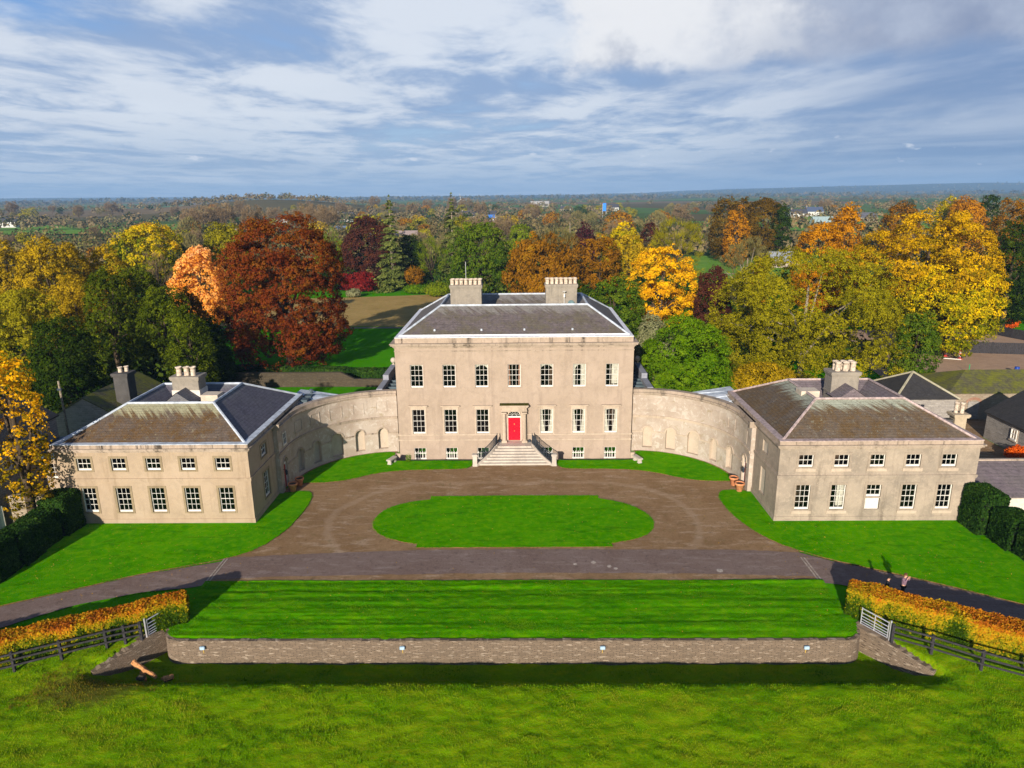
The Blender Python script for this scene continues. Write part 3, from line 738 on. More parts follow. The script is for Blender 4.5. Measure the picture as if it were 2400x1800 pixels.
# trench along the front of the main house
def trench():
    mb = MB()
    mb.poly([(-11.7, -2.0, -0.95), (11.7, -2.0, -0.95), (11.7, 0, -0.95), (-11.7, 0, -0.95)])
    tag(mb.build('area_floor', M_DRIVE), kind='structure')
    t = thing('area_wall', 'low stone retaining wall of the sunk area along the main house front', 'retaining wall', (0, -2, 0))
    mb = MB(); mb.box(-11.95, 11.95, -2.25, -2.0, -1.0, -0.01)
    mb.box(-11.95, -11.7, -1.998, 0.3, -1.0, 0.02); mb.box(11.7, 11.95, -1.998, 0.3, -1.0, 0.02); mb.box(-11.698, -11.32, 0.0, .3, -1.0, .018); mb.box(11.32, 11.698, 0, .3, -1.0, .018)
    mb.build('wall', M_TRIM, t)
trench()
# ---------------------------------------------------------------- building helpers
def wall_grid(mb, F, L, z0, z1, ops=(), reveal=0.18, w=0.0, u_start=0.0):
    us = sorted({u_start, L, *[o[0] for o in ops], *[o[1] for o in ops]}); zs = sorted({z0, z1, *[o[2] for o in ops], *[o[3] for o in ops]})
    for a, b in zip(us[:-1], us[1:]):
        for c, d in zip(zs[:-1], zs[1:]):
            um, zm = (a+b)/2, (c+d)/2
            if any(o[0] < um < o[1] and o[2] < zm < o[3] for o in ops): continue
            mb.quad(F.p(a, w, c), F.p(b, w, c), F.p(b, w, d), F.p(a, w, d))
    for (a, b, c, d) in ops:
        r = w-reveal
        mb.quad(F.p(a, w, c), F.p(a, w, d), F.p(a, r, d), F.p(a, r, c)); mb.quad(F.p(b, w, c), F.p(b, r, c), F.p(b, r, d), F.p(b, w, d))
        mb.quad(F.p(a, w, c), F.p(a, r, c), F.p(b, r, c), F.p(b, w, c)); mb.quad(F.p(a, w, d), F.p(b, w, d), F.p(b, r, d), F.p(a, r, d))
def window(parent, F, u0, u1, z0, z1, cols=3, rows=4, rev=0.13, curtain=None, surround=None, hood=False, guard=False, label=None, bar=0.026, pale_sill=False):
    mb = MB(); fr = 0.055; s = -rev
    mb.fbox(F, u0, u0+fr, s-.05, s+.03, z0, z1); mb.fbox(F, u1-fr, u1, s-.05, s+.03, z0, z1)
    mb.fbox(F, u0+fr, u1-fr, s-.05, s+.03, z1-fr, z1); mb.fbox(F, u0+fr, u1-fr, s-.05, s+.045, z0, z0+0.15)
    zb, zt = z0+0.15, z1-fr
    for i in range(1, cols):
        u = u0+fr+(u1-u0-2*fr)*i/cols
        mb.fbox(F, u-bar/2, u+bar/2, s-.02, s+.012, zb, zt)
    for j in range(1, rows):
        z = zb+(zt-zb)*j/rows; bb = bar if j*2 != rows else bar*1.7
        mb.fbox(F, u0+fr, u1-fr, s-.022, s+(.018 if j*2 == rows else .010), z-bb/2, z+bb/2)
    win = mb.build('window', M_WHITE, parent)
    if label: win['label'] = label
    mb = MB(); mb.quad(F.p(u0+.02, s-.03, z0+.02), F.p(u1-.02, s-.03, z0+.02), F.p(u1-.02, s-.03, z1-.02), F.p(u0+.02, s-.03, z1-.02))
    mb.build('pane', M_GLASS, win)
    if surround:
        w, p, m = surround
        mb = MB()
        mb.fbox(F, u0-w, u0, -.02, p, z0-w*.6, z1+w); mb.fbox(F, u1, u1+w, -.02, p, z0-w*.6, z1+w)
        mb.fbox(F, u0, u1, -.02, p, z1, z1+w); mb.fbox(F, u0, u1, -.02, p+.02, z0-w*.6, z0)
        if hood:
            mb.fbox(F, u0-w+.02, u1+w-.02, -.02, p+.01, z1+w, z1+w+.16)
            mb.fbox(F, u0-w-.10, u1+w+.10, -.02, .17, z1+w+.16, z1+w+.22); mb.fbox(F, u0-w-.17, u1+w+.17, -.02, .25, z1+w+.22, z1+w+.29)
        mb.build('surround', m, win)
        if pale_sill: mb = MB(); mb.fbox(F, u0-w-.03, u1+w+.03, -.02, p+.03, z0-w*.6-.24, z0-w*.6-.002); mb.build('sill', M_TRIM, win)
    if guard:
        mb = MB(); n = 5; zg = z0+(z1-z0)*.62
        for i in range(n):
            u = u0+(u1-u0)*(i+.5)/n
            mb.fbox(F, u-.028, u+.028, s+.06, s+.10, z0+.05, zg); 
            mb.add([F.p(u-.028, s+.06, zg), F.p(u+.028, s+.06, zg), F.p(u+.028, s+.10, zg), F.p(u-.028, s+.10, zg), F.p(u, s+.08, zg+.13)], [(0, 1, 4), (1, 2, 4), (2, 3, 4), (3, 0, 4)])
        mb.fbox(F, u0, u1, s+.055, s+.105, zg-.14, zg-.08); mb.fbox(F, u0, u1, s+.055, s+.105, z0+.08, z0+.15)
        mb.build('guard_rail', M_WHITE, win)
    if curtain: make_curtain(win, F, u0, u1, z0, z1, s-.16, curtain)
    return win
def make_curtain(win, F, u0, u1, z0, z1, w, kind):
    W = u1-u0; H = z1-z0; mb = MB(); N = 14
    def strip(us, top, bot):
        for i in range(len(us)-1):
            a, b = us[i], us[i+1]; fa, fb = .03*math.sin(i*2.1), .03*math.sin((i+1)*2.1)
            mb.quad(F.p(a, w+fa, bot[i]), F.p(b, w+fb, bot[i+1]), F.p(b, w+fb, top[i+1]), F.p(a, w+fa, top[i]))
    us = [u0+W*i/N for i in range(N+1)]
    if kind in ('arch', 'arch_wide', 'scallop'):      # a valance that dips at both sides
        dep = {'arch': .15, 'arch_wide': .42, 'scallop': .03}[kind]
        t = [z1]*(N+1)
        b = [z1-H*(.07+dep*abs(2*i/N-1)**2.2)+(.025*math.sin(i*3.0) if kind == 'scallop' else 0) for i in range(N+1)]
        strip(us, t, b)
        if kind == 'arch_wide':
            strip([u0, u0+W*.12, u0+W*.20], [z1]*3, [z0]*3); strip([u1-W*.38, u1-W*.2, u1], [z1]*3, [z0]*3)
    if kind in ('tied', 'tied_rose'):                 # a pair swept aside, wider at the foot
        for sd in (0, 1):
            for k in range(10):
                f0, f1 = k/10, (k+1)/10
                wid = lambda f: W*(.16+.22*(f**1.6)) if kind == 'tied' else W*(.14+.06*f)
                za, zb_ = z1-H*f0, z1-H*f1
                if sd == 0: mb.quad(F.p(u0, w, zb_), F.p(u0+wid(f1), w+.02, zb_), F.p(u0+wid(f0), w+.02, za), F.p(u0, w, za))
                else: mb.quad(F.p(u1-wid(f1), w+.02, zb_), F.p(u1, w, zb_), F.p(u1, w, za), F.p(u1-wid(f0), w+.02, za))
        mb.fbox(F, u0, u1, w-.03, w+.03, z1-.05, z1-.01)
        if kind == 'tied': strip(us, [z1]*(N+1), [z1-H*(.04+.10*abs(2*i/N-1)**2) for i in range(N+1)])
    if kind == 'blind': strip([u1-W*.5, u1-W*.3, u1], [z1]*3, [z0+H*.1]*3)
    mb.build('curtain', M_CURTP if kind == 'tied_rose' else M_CURT, win)
def ring_roof(parent, x0, x1, y0, y1, ze, rx, ry, zr, mats, sides=('f', 'b', 'l', 'r'), inner=1.7, zi=None, lead=M_LEAD, name='roof', mat_of=None):
    """hipped roof with a square of ridges round a sunken middle"""
    zi = zr-1.0 if zi is None else zi
    A = [(x0, y0, ze), (x1, y0, ze), (x1, y1, ze), (x0, y1, ze)]
    B = [(x0+rx, y0+ry, zr), (x1-rx, y0+ry, zr), (x1-rx, y1-ry, zr), (x0+rx, y1-ry, zr)]
    I = [(B[0][0]+inner, B[0][1]+inner, zi), (B[1][0]-inner, B[1][1]+inner, zi), (B[2][0]-inner, B[2][1]-inner, zi), (B[3][0]+inner, B[3][1]-inner, zi)]
    mb = MB(); mat_of = mat_of or {}
    for k, nm in enumerate(('f', 'r', 'b', 'l')):
        mb.mi = mat_of.get(nm, 0); j = (k+1) % 4
        n = 6
        L = lambda P, Q, f: tuple(P[i]+(Q[i]-P[i])*f for i in range(3))
        for q in range(n):
            mb.quad(L(A[k], A[j], q/n), L(A[k], A[j], (q+1)/n), L(B[k], B[j], (q+1)/n), L(B[k], B[j], q/n))
        mb.mi = mat_of.get('in', mat_of.get(nm, 0)); mb.quad(B[k], B[j], I[j], I[k])
    mb.mi = len(mats)-1; mb.poly(I)
    rf = mb.build(name, mats, parent)
    mb = MB()
    for k in range(4):
        j = (k+1) % 4; up = .03
        mb.tube([(B[k][0], B[k][1], B[k][2]+up), (B[j][0], B[j][1], B[j][2]+up)], .11, 6)
        mb.tube([(A[k][0], A[k][1], A[k][2]+up), (B[k][0], B[k][1], B[k][2]+up)], .11, 6)
    mb.build('ridge_lead', lead, rf)
    return rf, B
def pot(mb, x, y, z, r=.17, h=.62):
    mb.lathe([(r*.98, 0), (r*.9, .1), (r*.86, h*.5), (r*.93, h*.55), (r*.86, h*.6), (r*.9, h*.86), (r*1.12, h*.88), (r*1.12, h), (r*.85, h), (r*.8, h*.8)], (x, y, z), 12)
def chimney(parent, x0, x1, y0, y1, z0, z1, pots, mat=M_CHIM, base=None, ph=.62, pr=.17, capo=.12, name='chimney', potmat=None):
    mb = MB(); mb.bbox(x0, x1, y0, y1, z0, z1-.3, .03)
    mb.box(x0-.05, x1+.05, y0-.05, y1+.05, z0+(z1-z0)*.30, z0+(z1-z0)*.30+.12)
    mb.box(x0-capo*.6, x1+capo*.6, y0-capo*.6, y1+capo*.6, z1-.34, z1-.22)
    mb.bbox(x0-capo, x1+capo, y0-capo, y1+capo, z1-.22, z1, .03)
    ch = mb.build(name, mat, parent)
    for (px, py) in pots:
        mb = MB(); pot(mb, px, py, z1-.02, pr, ph); mb.build('chimney_pot', potmat or M_POT, ch, True)
    return ch

# ---------------------------------------------------------------- the main house
def main_house():
    t = thing('country_house', 'tall pinkish rendered main house of seven bays with a red front door', 'country house', (0, 0, 0))
    F = Fac((-11.3, 0.0), (1, 0), (0, -1)); L = 22.6
    cx = [(i-3)*3.1+11.3 for i in range(7)]
    ops = []
    up = [(c-.61, c+.61, 6.74, 9.0) for c in cx]
    gf = [(c-.61+.0, c+.61, 2.08, 4.54) for i, c in enumerate(cx) if i != 3]
    bs = [(c-.59, c+.59, -.60, .62) for i, c in enumerate(cx) if i != 3]
    door = (11.3-.66, 11.3+.62, 1.35, 4.42)
    ops = up+gf+bs+[door]
    mb = MB(); wall_grid(mb, F, L, -1.0, 10.85, ops, .2)
    for s in (-1, 1):
        mb.quad((s*11.3, 0, -1), (s*11.3, 17.3, -1), (s*11.3, 17.3, 10.85), (s*11.3, 0, 10.85))
    mb.quad((-11.3, 17.3, -1), (11.3, 17.3, -1), (11.3, 17.3, 10.85), (-11.3, 17.3, 10.85))
    mb.build('wall', M_MAIN, t)
    # rooms behind the glass: floors, ceilings, back walls, cross walls
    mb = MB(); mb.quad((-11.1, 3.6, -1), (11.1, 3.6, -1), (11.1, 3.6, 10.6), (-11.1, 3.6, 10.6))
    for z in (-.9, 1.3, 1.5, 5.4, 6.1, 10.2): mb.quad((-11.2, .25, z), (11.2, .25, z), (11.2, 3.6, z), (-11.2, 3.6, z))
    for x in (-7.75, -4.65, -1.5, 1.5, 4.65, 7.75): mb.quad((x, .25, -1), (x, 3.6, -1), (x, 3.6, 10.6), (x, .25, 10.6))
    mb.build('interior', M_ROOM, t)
    cu = ['scallop', 'scallop', 'arch', 'tied_rose', 'arch', 'arch_wide', 'blind']
    for i, o in enumerate(up): window(t, F, *o, curtain=cu[i], surround=(.13, .03, M_MAIN))
    cg = [None, None, None, 'tied', 'tied', 'tied']
    for i, o in enumerate(gf): window(t, F, *o, curtain=cg[i], surround=(.15, .045, M_TRIM), hood=True)
    for o in bs: window(t, F, *o, rows=2, guard=True)
    mb = MB()
    for z0, z1, p in ((1.38, 1.50, .05), (1.92, 2.04, .07)):
        mb.box(-11.3-p, -1.25, -p, .02, z0, z1); mb.box(1.22, 11.3+p, -p, .02, z0, z1)
        for s in (-1, 1): mb.box(min(s*11.28, s*(11.3+p)), max(s*11.28, s*(11.3+p)), .02, 17.3, z0, z1)
    mb.build('string_course', M_TRIM, t)
    mb = MB()
    def ring(p, z0, z1): mb.box(-11.3-p, 11.3+p, -p, 17.3+p, z0, z1)
    ring(.05, 10.28, 10.36); ring(.06, 10.62, 10.74); ring(.16, 10.74, 10.86); ring(.32, 10.86, 11.0); ring(.40, 11.0, 11.09)
    mb.build('cornice', M_COPE, t)
    mb = MB()
    for a in ((-11.22, 11.22, -.0, .42), (-11.22, 11.22, 16.9, 17.3), (-11.22, -10.8, .42, 16.9), (10.8, 11.22, .42, 16.9)): mb.box(a[0], a[1], a[2], a[3], 11.09, 11.58)
    pr = mb.build('parapet', M_PARA, t)
    mb = MB()
    for a in ((-11.25, 11.25, -.03, .5), (-11.25, 11.25, 16.85, 17.33), (-11.25, -10.75, .5, 16.85), (10.75, 11.25, .5, 16.85)): mb.box(a[0], a[1], a[2], a[3], 11.583, 11.64)
    mb.box(-10.9, 10.9, .55, .62, 11.5, 11.78)
    mb.build('lead_gutter', plain('bright lead', (.62, .62, .66), .5, 0, .15, 3), pr)
    rf, B = ring_roof(t, -11.0, 11.0, .6, 16.7, 11.55, 3.7, 4.1, 13.9, [M_SLATE, M_LEADD], inner=1.9, zi=12.9)
    for x in (-7.6, -3.1, 1.0, 5.6):
        mb = MB(); mb.bbox(x-.09, x+.09, 1.35, 1.55, 11.95, 12.16, .015); mb.build('roof_vent', M_LEAD, rf)
    for s in (-1, 1):
        x0, x1 = (-6.45, -3.3) if s < 0 else (3.2, 6.35)
        ps = [(x0+.18+(x1-x0-.36)*i/6, y) for y in (6.55, 7.35) for i in range(7)]
        ch = chimney(t, x0, x1, 6.1, 7.8, 12.8, 15.75, ps, M_CHIM, ph=.56, pr=.215, capo=.10)
        if s < 0:
            mb = MB(); mb.tube([(-4.9, 7.0, 15.7), (-4.9, 7.0, 18.0)], .025, 5); mb.build('aerial', M_GALV, ch)
        else:
            mb = MB(); mb.tube([(5.05, 5.9, 13.3), (5.05, 5.9, 15.1)], .035, 6)
            mb.lathe([(.02, 0), (.16, .03), (.22, .10), (.20, .10), (.02, .04)], (5.05, 5.78, 15.0), 12); mb.box(4.97, 5.13, 5.7, 5.86, 14.5, 14.85)
            mb.build('aerial_mast', M_WHITE, ch)
            n = 18; C0 = Vector((5.75, 5.75, 13.85)); nn = Vector((.2, -.9, .35)).normalized(); a = nn.cross(Vector((0, 0, 1))).normalized(); b = nn.cross(a)
            mb = MB(); mb.loft([[C0+nn*(d)+(a*math.cos(2*math.pi*i/n)+b*math.sin(2*math.pi*i/n))*r for i in range(n)] for r, d in ((.02, -.10), (.2, -.07), (.36, 0), (.35, .02), (.19, -.05), (.02, -.08))], True)
            mb.build('satellite_dish', plain('grey dish', (.10, .16, .17), .5), ch, True)
    # doorcase
    mb = MB()
    for s in (-1, 1):
        x = -.03+s*.98
        mb.box(x-.26, x+.26, -.62, 0.02, 1.3, 1.5); mb.lathe([(.22, 0), (.22, .05), (.19, .09), (.185, 1.2), (.16, 2.62), (.20, 2.66), (.22, 2.74)], (x, -.38, 1.5), 16)
        mb.box(x-.22, x+.22, -.12, 0.02, 1.5, 4.28); mb.box(x-.25, x+.25, -.62, .02, 4.24, 4.36)
    mb.box(-1.27, 1.21, -.60, .02, 4.46, 4.62); mb.box(-1.23, 1.17, -.56, .02, 4.62, 4.86); mb.box(-1.33, 1.27, -.68, .02, 4.86, 4.98); mb.box(-1.42, 1.36, -.78, .02, 4.98, 5.12)
    mb.box(-.86, -.66, -.14, .02, 1.35, 4.46); mb.box(.60, .80, -.14, .02, 1.35, 4.46)
    # arched head over the fanlight
    n = 18; r0 = .60; zc = 3.86
    for i in range(n):
        a0, a1 = math.pi*i/n, math.pi*(i+1)/n
        p = lambda a, r: (-.03+r*math.cos(a), zc+r*math.sin(a)*.92)
        t0, t1 = p(a0, r0), p(a1, r0)
        mb.quad((t0[0], -.13, t0[1]), (t1[0], -.13, t1[1]), (t1[0], -.13, 4.46), (t0[0], -.13, 4.46))
        mb.quad((t0[0], -.13, t0[1]), (t1[0], -.13, t1[1]), (t1[0], .1, t1[1]), (t0[0], .1, t0[1]))
    dc = mb.build('doorcase', M_TRIM, t)
    V = []; rr = random.Random(4); mb = MB()
    for k in range(70):
        x = rr.uniform(-1.36, 1.3); y = rr.uniform(-.74, -.1); h = rr.uniform(.03, .12)
        mb.add([(x-.09, y, 5.115), (x+.09, y-.02, 5.115), (x+.02, y+.09, 5.115), (x, y, 5.115+h)], [(0, 1, 3), (1, 2, 3), (2, 0, 3)])
    mb.box(-1.41, 1.35, -.77, .0, 5.12, 5.15); mb.build('moss', foliage('ledge moss', [(.06, .06, .015), (.14, .12, .02)], .1), dc)
    # door
    mb = MB(); mb.box(-.64, .58, .0, .06, 1.40, 3.70)
    for (a, b) in ((-.57, -.07), (.01, .51)):
        for (c, d) in ((1.52, 2.25), (2.40, 2.85), (2.97, 3.60)):
            mb.box(a+.05, b-.05, -.03, .0, c, d); mb.box(a+.10, b-.10, -.045, -.03, c+.06, d-.06)
    dr = mb.build('door', M_RED, t)
    mb = MB(); mb.lathe([(.02, 0), (.055, .01), (.06, .05), (.03, .07)], (-.03, -.05, 2.31), 10); mb.lathe([(.02, 0), (.045, .02), (.045, .16), (.02, .18)], (-.03, -.05, 2.95), 8); mb.build('knocker', M_BRASS, dr)
    mb = MB(); mb.box(-.66, .60, -.04, .06, 3.70, 3.84)
    mb.box(-.66, -.62, -.06, .06, 1.35, 3.7); mb.box(.56, .60, -.06, .06, 1.35, 3.7)
    for i in range(n):
        a0, a1 = math.pi*i/n, math.pi*(i+1)/n
        p = lambda a, r: (-.03+r*math.cos(a), zc+r*math.sin(a)*.92)
        for r in (.56, .20): 
            q = [p(a0, r), p(a1, r), p(a1, r+.03), p(a0, r+.03)]; mb.quad(*[(k[0], -.03, k[1]) for k in q])
    for i in range(1, 8):
        a = math.pi*i/8; mb.bar((-.03+.22*math.cos(a), -.02, zc+.2*math.sin(a)), (-.03+.58*math.cos(a), -.02, zc+.53*math.sin(a)), .018, .02)
    fl = mb.build('fanlight', M_WHITE, t)
    mb = MB(); mb.poly([(-.03+.58*math.cos(math.pi*i/20), .02, zc-.02+.55*math.sin(math.pi*i/20)) for i in range(21)]); mb.build('pane', M_GLASS, fl)
main_house()

# entrance steps with their curving railings
def entrance_steps():
    t = thing('entrance_steps', 'flight of flared pale stone steps with curving iron railings below the red front door', 'steps', (0, -1.7, 0))
    mb = MB(); n = 7; rise = 1.30/n
    hw = lambda y: 1.62+1.82*max(0.0, min(1.0, (-y-1.15)/2.05))**1.5
    mb.box(-1.62, 1.62, -1.5, -0.02, -.94, 1.30)
    for k in range(1, n):
        y0 = -1.5-.275*k; z1 = 1.30-rise*k
        m = 8; out = [(-hw(y0), y0)]+[(hw(y0), y0)]
        mb.prism([(-hw(y0)-.02, y0), (hw(y0)+.02, y0), (hw(y0+.275), y0+.275), (-hw(y0+.275), y0+.275)], -.05, z1)
        mb.box(-hw(y0)-.0, hw(y0)+.0, y0-.03, y0+.02, z1-.06, z1+.004)
    mb.build('step', M_STEP, t)
    for s in (-1, 1):
        P = []; 
        for i in range(15):
            y = -.95-2.3*i/14; f = max(0, min(1, (-y-1.5)/1.65)); P.append((s*(hw(y)+.06), y, 1.34-1.22*f))
        mb = MB()
        for a, b in zip(P[:-1], P[1:]):
            mb.bar((a[0], a[1], a[2]-.35), (b[0], b[1], b[2]-.35), .20, .9)
        mb.build('side_kerb', M_STEP, t)
        mb = MB(); top = [(p[0], p[1], p[2]+1.0) for p in P]
        mb.tube(top, .035, 6); mb.tube([(p[0], p[1], p[2]+.18) for p in P], .022, 5)
        for i in range(42):
            f = i/41*14; k = min(13, int(f)); q = f-k
            a = [P[k][j]+(P[k+1][j]-P[k][j])*q for j in range(3)]
            mb.tube([(a[0], a[1], a[2]+.05), (a[0], a[1], a[2]+1.0)], .016, 4)
        for k in (0, 5, 10, 14): mb.tube([(P[k][0], P[k][1], P[k][2]), (P[k][0], P[k][1], P[k][2]+1.1)], .032, 6)
        mb.build('railing', M_IRON, t)
        x = s*3.70; mb = MB(); mb.bbox(x-.21, x+.21, -3.4, -2.98, 0, .98, .02); mb.bbox(x-.27, x+.27, -3.46, -2.92, .98, 1.16, .04); mb.bbox(x-.24, x+.24, -3.43, -2.95, 0, .14, .02)
        mb.build('pier', M_STEP, t)
        mb = MB(); mb.bbox(s*1.42-.12, s*1.42+.12, -.4, -.12, 1.30, 1.52, .03); mb.build('boot_scraper', M_IRON, t)
entrance_steps()

# ---------------------------------------------------------------- the two wings
def wing(s, label, wm, roof_mats, mat_of, lead, cap):
    X = lambda v: s*v
    t = thing('wing_building', label, 'pavilion', (s*27.5, -8, 0))
    if s < 0: F = Fac((-34.95, -15.0), (1, 0), (0, -1)); uc = [34.95-c for c in (32.79, 30.12, 27.45, 24.78, 22.11)]
    else: F = Fac((20.1, -15.0), (1, 0), (0, -1)); uc = [c-20.1 for c in (22.11, 24.78, 27.45, 30.12, 32.79)]
    L = 14.85
    lo = [(c-.55, c+.55, .98, 3.0) for c in uc]; hi = [(c-.55, c+.55, 4.45, 5.44) for c in uc]
    mb = MB(); wall_grid(mb, F, L, -.1, 6.02, lo+hi, .2)
    # inner side, facing the court
    S = Fac((s*20.1, -15.0), (0, 1), (-s, 0))
    so = [(2.55, 3.75, .95, 3.1), (2.55, 3.75, 4.42, 5.38)]
    wall_grid(mb, S, 13.7, -.1, 6.02, so, .2)
    O = Fac((s*34.95, -15.0), (0, 1), (s, 0)); wall_grid(mb, O, 13.7, -.1, 6.02)
    B = Fac((min(s*20.1, s*34.95), -1.3), (1, 0), (0, 1)); wall_grid(mb, B, L, -.1, 6.02)
    mb.build('wall', wm, t)
    mb = MB(); x0, x1 = sorted((s*20.25, s*34.8))
    mb.quad((x0, -11.8, 0), (x1, -11.8, 0), (x1, -11.8, 6), (x0, -11.8, 6))
    xs_ = s*23.2; mb.quad((xs_, -11.8, 0), (xs_, -2, 0), (xs_, -2, 6), (xs_, -11.8, 6))
    for z in (.5, 3.3, 3.9, 5.9): mb.quad((x0, -14.75, z), (x1, -14.75, z), (x1, -2, z), (x0, -2, z))
    for c in (23.45, 26.1, 28.8, 31.45): mb.quad((s*c, -14.75, 0), (s*c, -11.8, 0), (s*c, -11.8, 6), (s*c, -14.75, 6))
    mb.build('interior', M_ROOM, t)
    sur = (.17, .03, M_SURR if s > 0 else stucco('sandy trim', (.265, .205, .13), (.23, .175, .105), (.13, .10, .06), .4, .2))
    for k, o in enumerate(lo):
        if s > 0 and k == 2:
            # glazed door
            d = MB(); d.fbox(F, o[0]+.03, o[1]-.03, -.18, -.11, o[2], o[2]+1.12)
            for q in range(4): d.fbox(F, o[0]+.1+q*.235, o[0]+.29+q*.235, -.115, -.095, o[2]+.12, o[2]+1.0)
            dd = d.build('garden_door', M_WHITE, t); dd['label'] = 'white panelled half door with six panes above'
            window(t, F, o[0], o[1], o[2]+1.05, o[3], rows=2, surround=sur); continue
        window(t, F, *o, surround=sur, curtain=('blind' if s > 0 and k == 1 else None), pale_sill=s > 0)
    for k, o in enumerate(hi): window(t, F, *o, rows=2, surround=sur, curtain=('arch' if s > 0 and k == 2 else None), pale_sill=s > 0)
    if s < 0:
        window(t, S, *so[0], surround=sur); window(t, S, *so[1], rows=2, surround=sur)
    else:
        mb = MB()
        for o in so: mb.fbox(S, o[0], o[1], -.19, -.12, o[2], o[3])
        mb.build('blind_window', stucco('blind infill', (.52, .45, .37), (.46, .39, .31), (.3, .25, .2), .3, .2), t)
    xa, xb = sorted((s*20.1, s*34.95))
    mb = MB()
    for z0, z1, p in ((-.05, .40, .05), (3.52, 3.62, .05), (3.62, 3.80, .08)):
        mb.box(xa-p, xb+p, -15.0-p, -14.98, z0, z1)
        i0, i1 = sorted((s*20.12, s*(20.1-p))); mb.box(i0, i1, -14.98, -1.3, z0, z1)
    mb.build('string_course', wm, t)
    mb = MB()
    for z0, z1, p in ((5.92, 6.02, .06), (6.02, 6.14, .18), (6.14, 6.26, .27)):
        mb.box(xa-p, xb+p, -15.0-p, -1.3+p, z0, z1)
    mb.build('cornice', M_COPE, t)
    mb = MB(); p = .10
    for a in ((xa-p, xb+p, -15.0-p, -14.62), (xa-p, xb+p, -1.65, -1.2), (xa-p, xa+.35, -14.62, -1.65), (xb-.35, xb+p, -14.62, -1.65)): mb.box(*a, 6.26, 6.54)
    pr = mb.build('parapet', M_PARA, t)
    mb = MB(); p = .12
    for a in ((xa-p, xb+p, -15.0-p, -14.6), (xa-p, xb+p, -1.7, -1.2), (xa-p, xa+.4, -14.6, -1.7), (xb-.4, xb+p, -14.6, -1.7)): mb.box(*a, 6.543, 6.59)
    mb.build('capping', cap, pr)
    rf, B = ring_roof(t, xa+.25, xb-.25, -14.7, -1.35, 6.5, 3.7, 3.7, 8.62, roof_mats, inner=1.8, zi=7.6, lead=lead, mat_of=mat_of)
    c = s*27.5
    mb = MB()       # little gable in the valley before the chimney
    mb.tri((c-1.15, -9.9, 8.35), (c+1.15, -9.9, 8.35), (c, -9.9, 9.15)); mb.quad((c-1.3, -10.0, 8.25), (c, -10.0, 9.2), (c, -8.0, 9.2), (c-1.3, -8.0, 8.25)); mb.quad((c, -10.0, 9.2), (c+1.3, -10.0, 8.25), (c+1.3, -8.0, 8.25), (c, -8.0, 9.2))
    mb.build('valley_gable', roof_mats[-2] if len(roof_mats) > 2 else roof_mats[0], rf)
    mb = MB(); mb.box(c+s*0-3.9 if s > 0 else c+1.6, c-2.4 if s > 0 else c+3.0, -9.2, -8.0, 7.6, 8.75); mb.build('roof_hatch', stucco('pale hatch', (.55, .47, .38), (.5, .42, .33), (.3, .25, .2)), rf)
    pots = [(c+dx, y) for y in (-7.85, -7.35) for dx in ((-.55, .1, .7) if s > 0 else (-.6, .05, .6))]
    ch = chimney(t, c-1.12, c+1.12, -8.3, -6.9, 7.5, 10.12, pots[:3] if s < 0 else pots, M_CHIM, ph=.78, pr=.24, capo=.13)
    if s < 0:
        mb = MB(); mb.box(c-1.18, c+1.18, -8.36, -6.84, 7.5, 8.95); mb.build('chimney_base', stucco('white base', (.62, .58, .52), (.56, .5, .43), (.4, .33, .26)), ch)
    return t
wing(-1, 'cream two storey wing with light grey lead ridges, next to the golden tree', M_WL, [M_SLATE_L, M_SLATE_LP, M_LEADD], {'r': 1, 'in': 1}, M_LEAD, M_LEAD)
wing(1, 'grey streaked two storey wing with pinkish ridges and a white half glazed door', M_WR, [M_SLATE_R, M_SLATE_P, M_LEADD], {'in': 1, 'r': 0}, M_LEADP, M_LEADP)

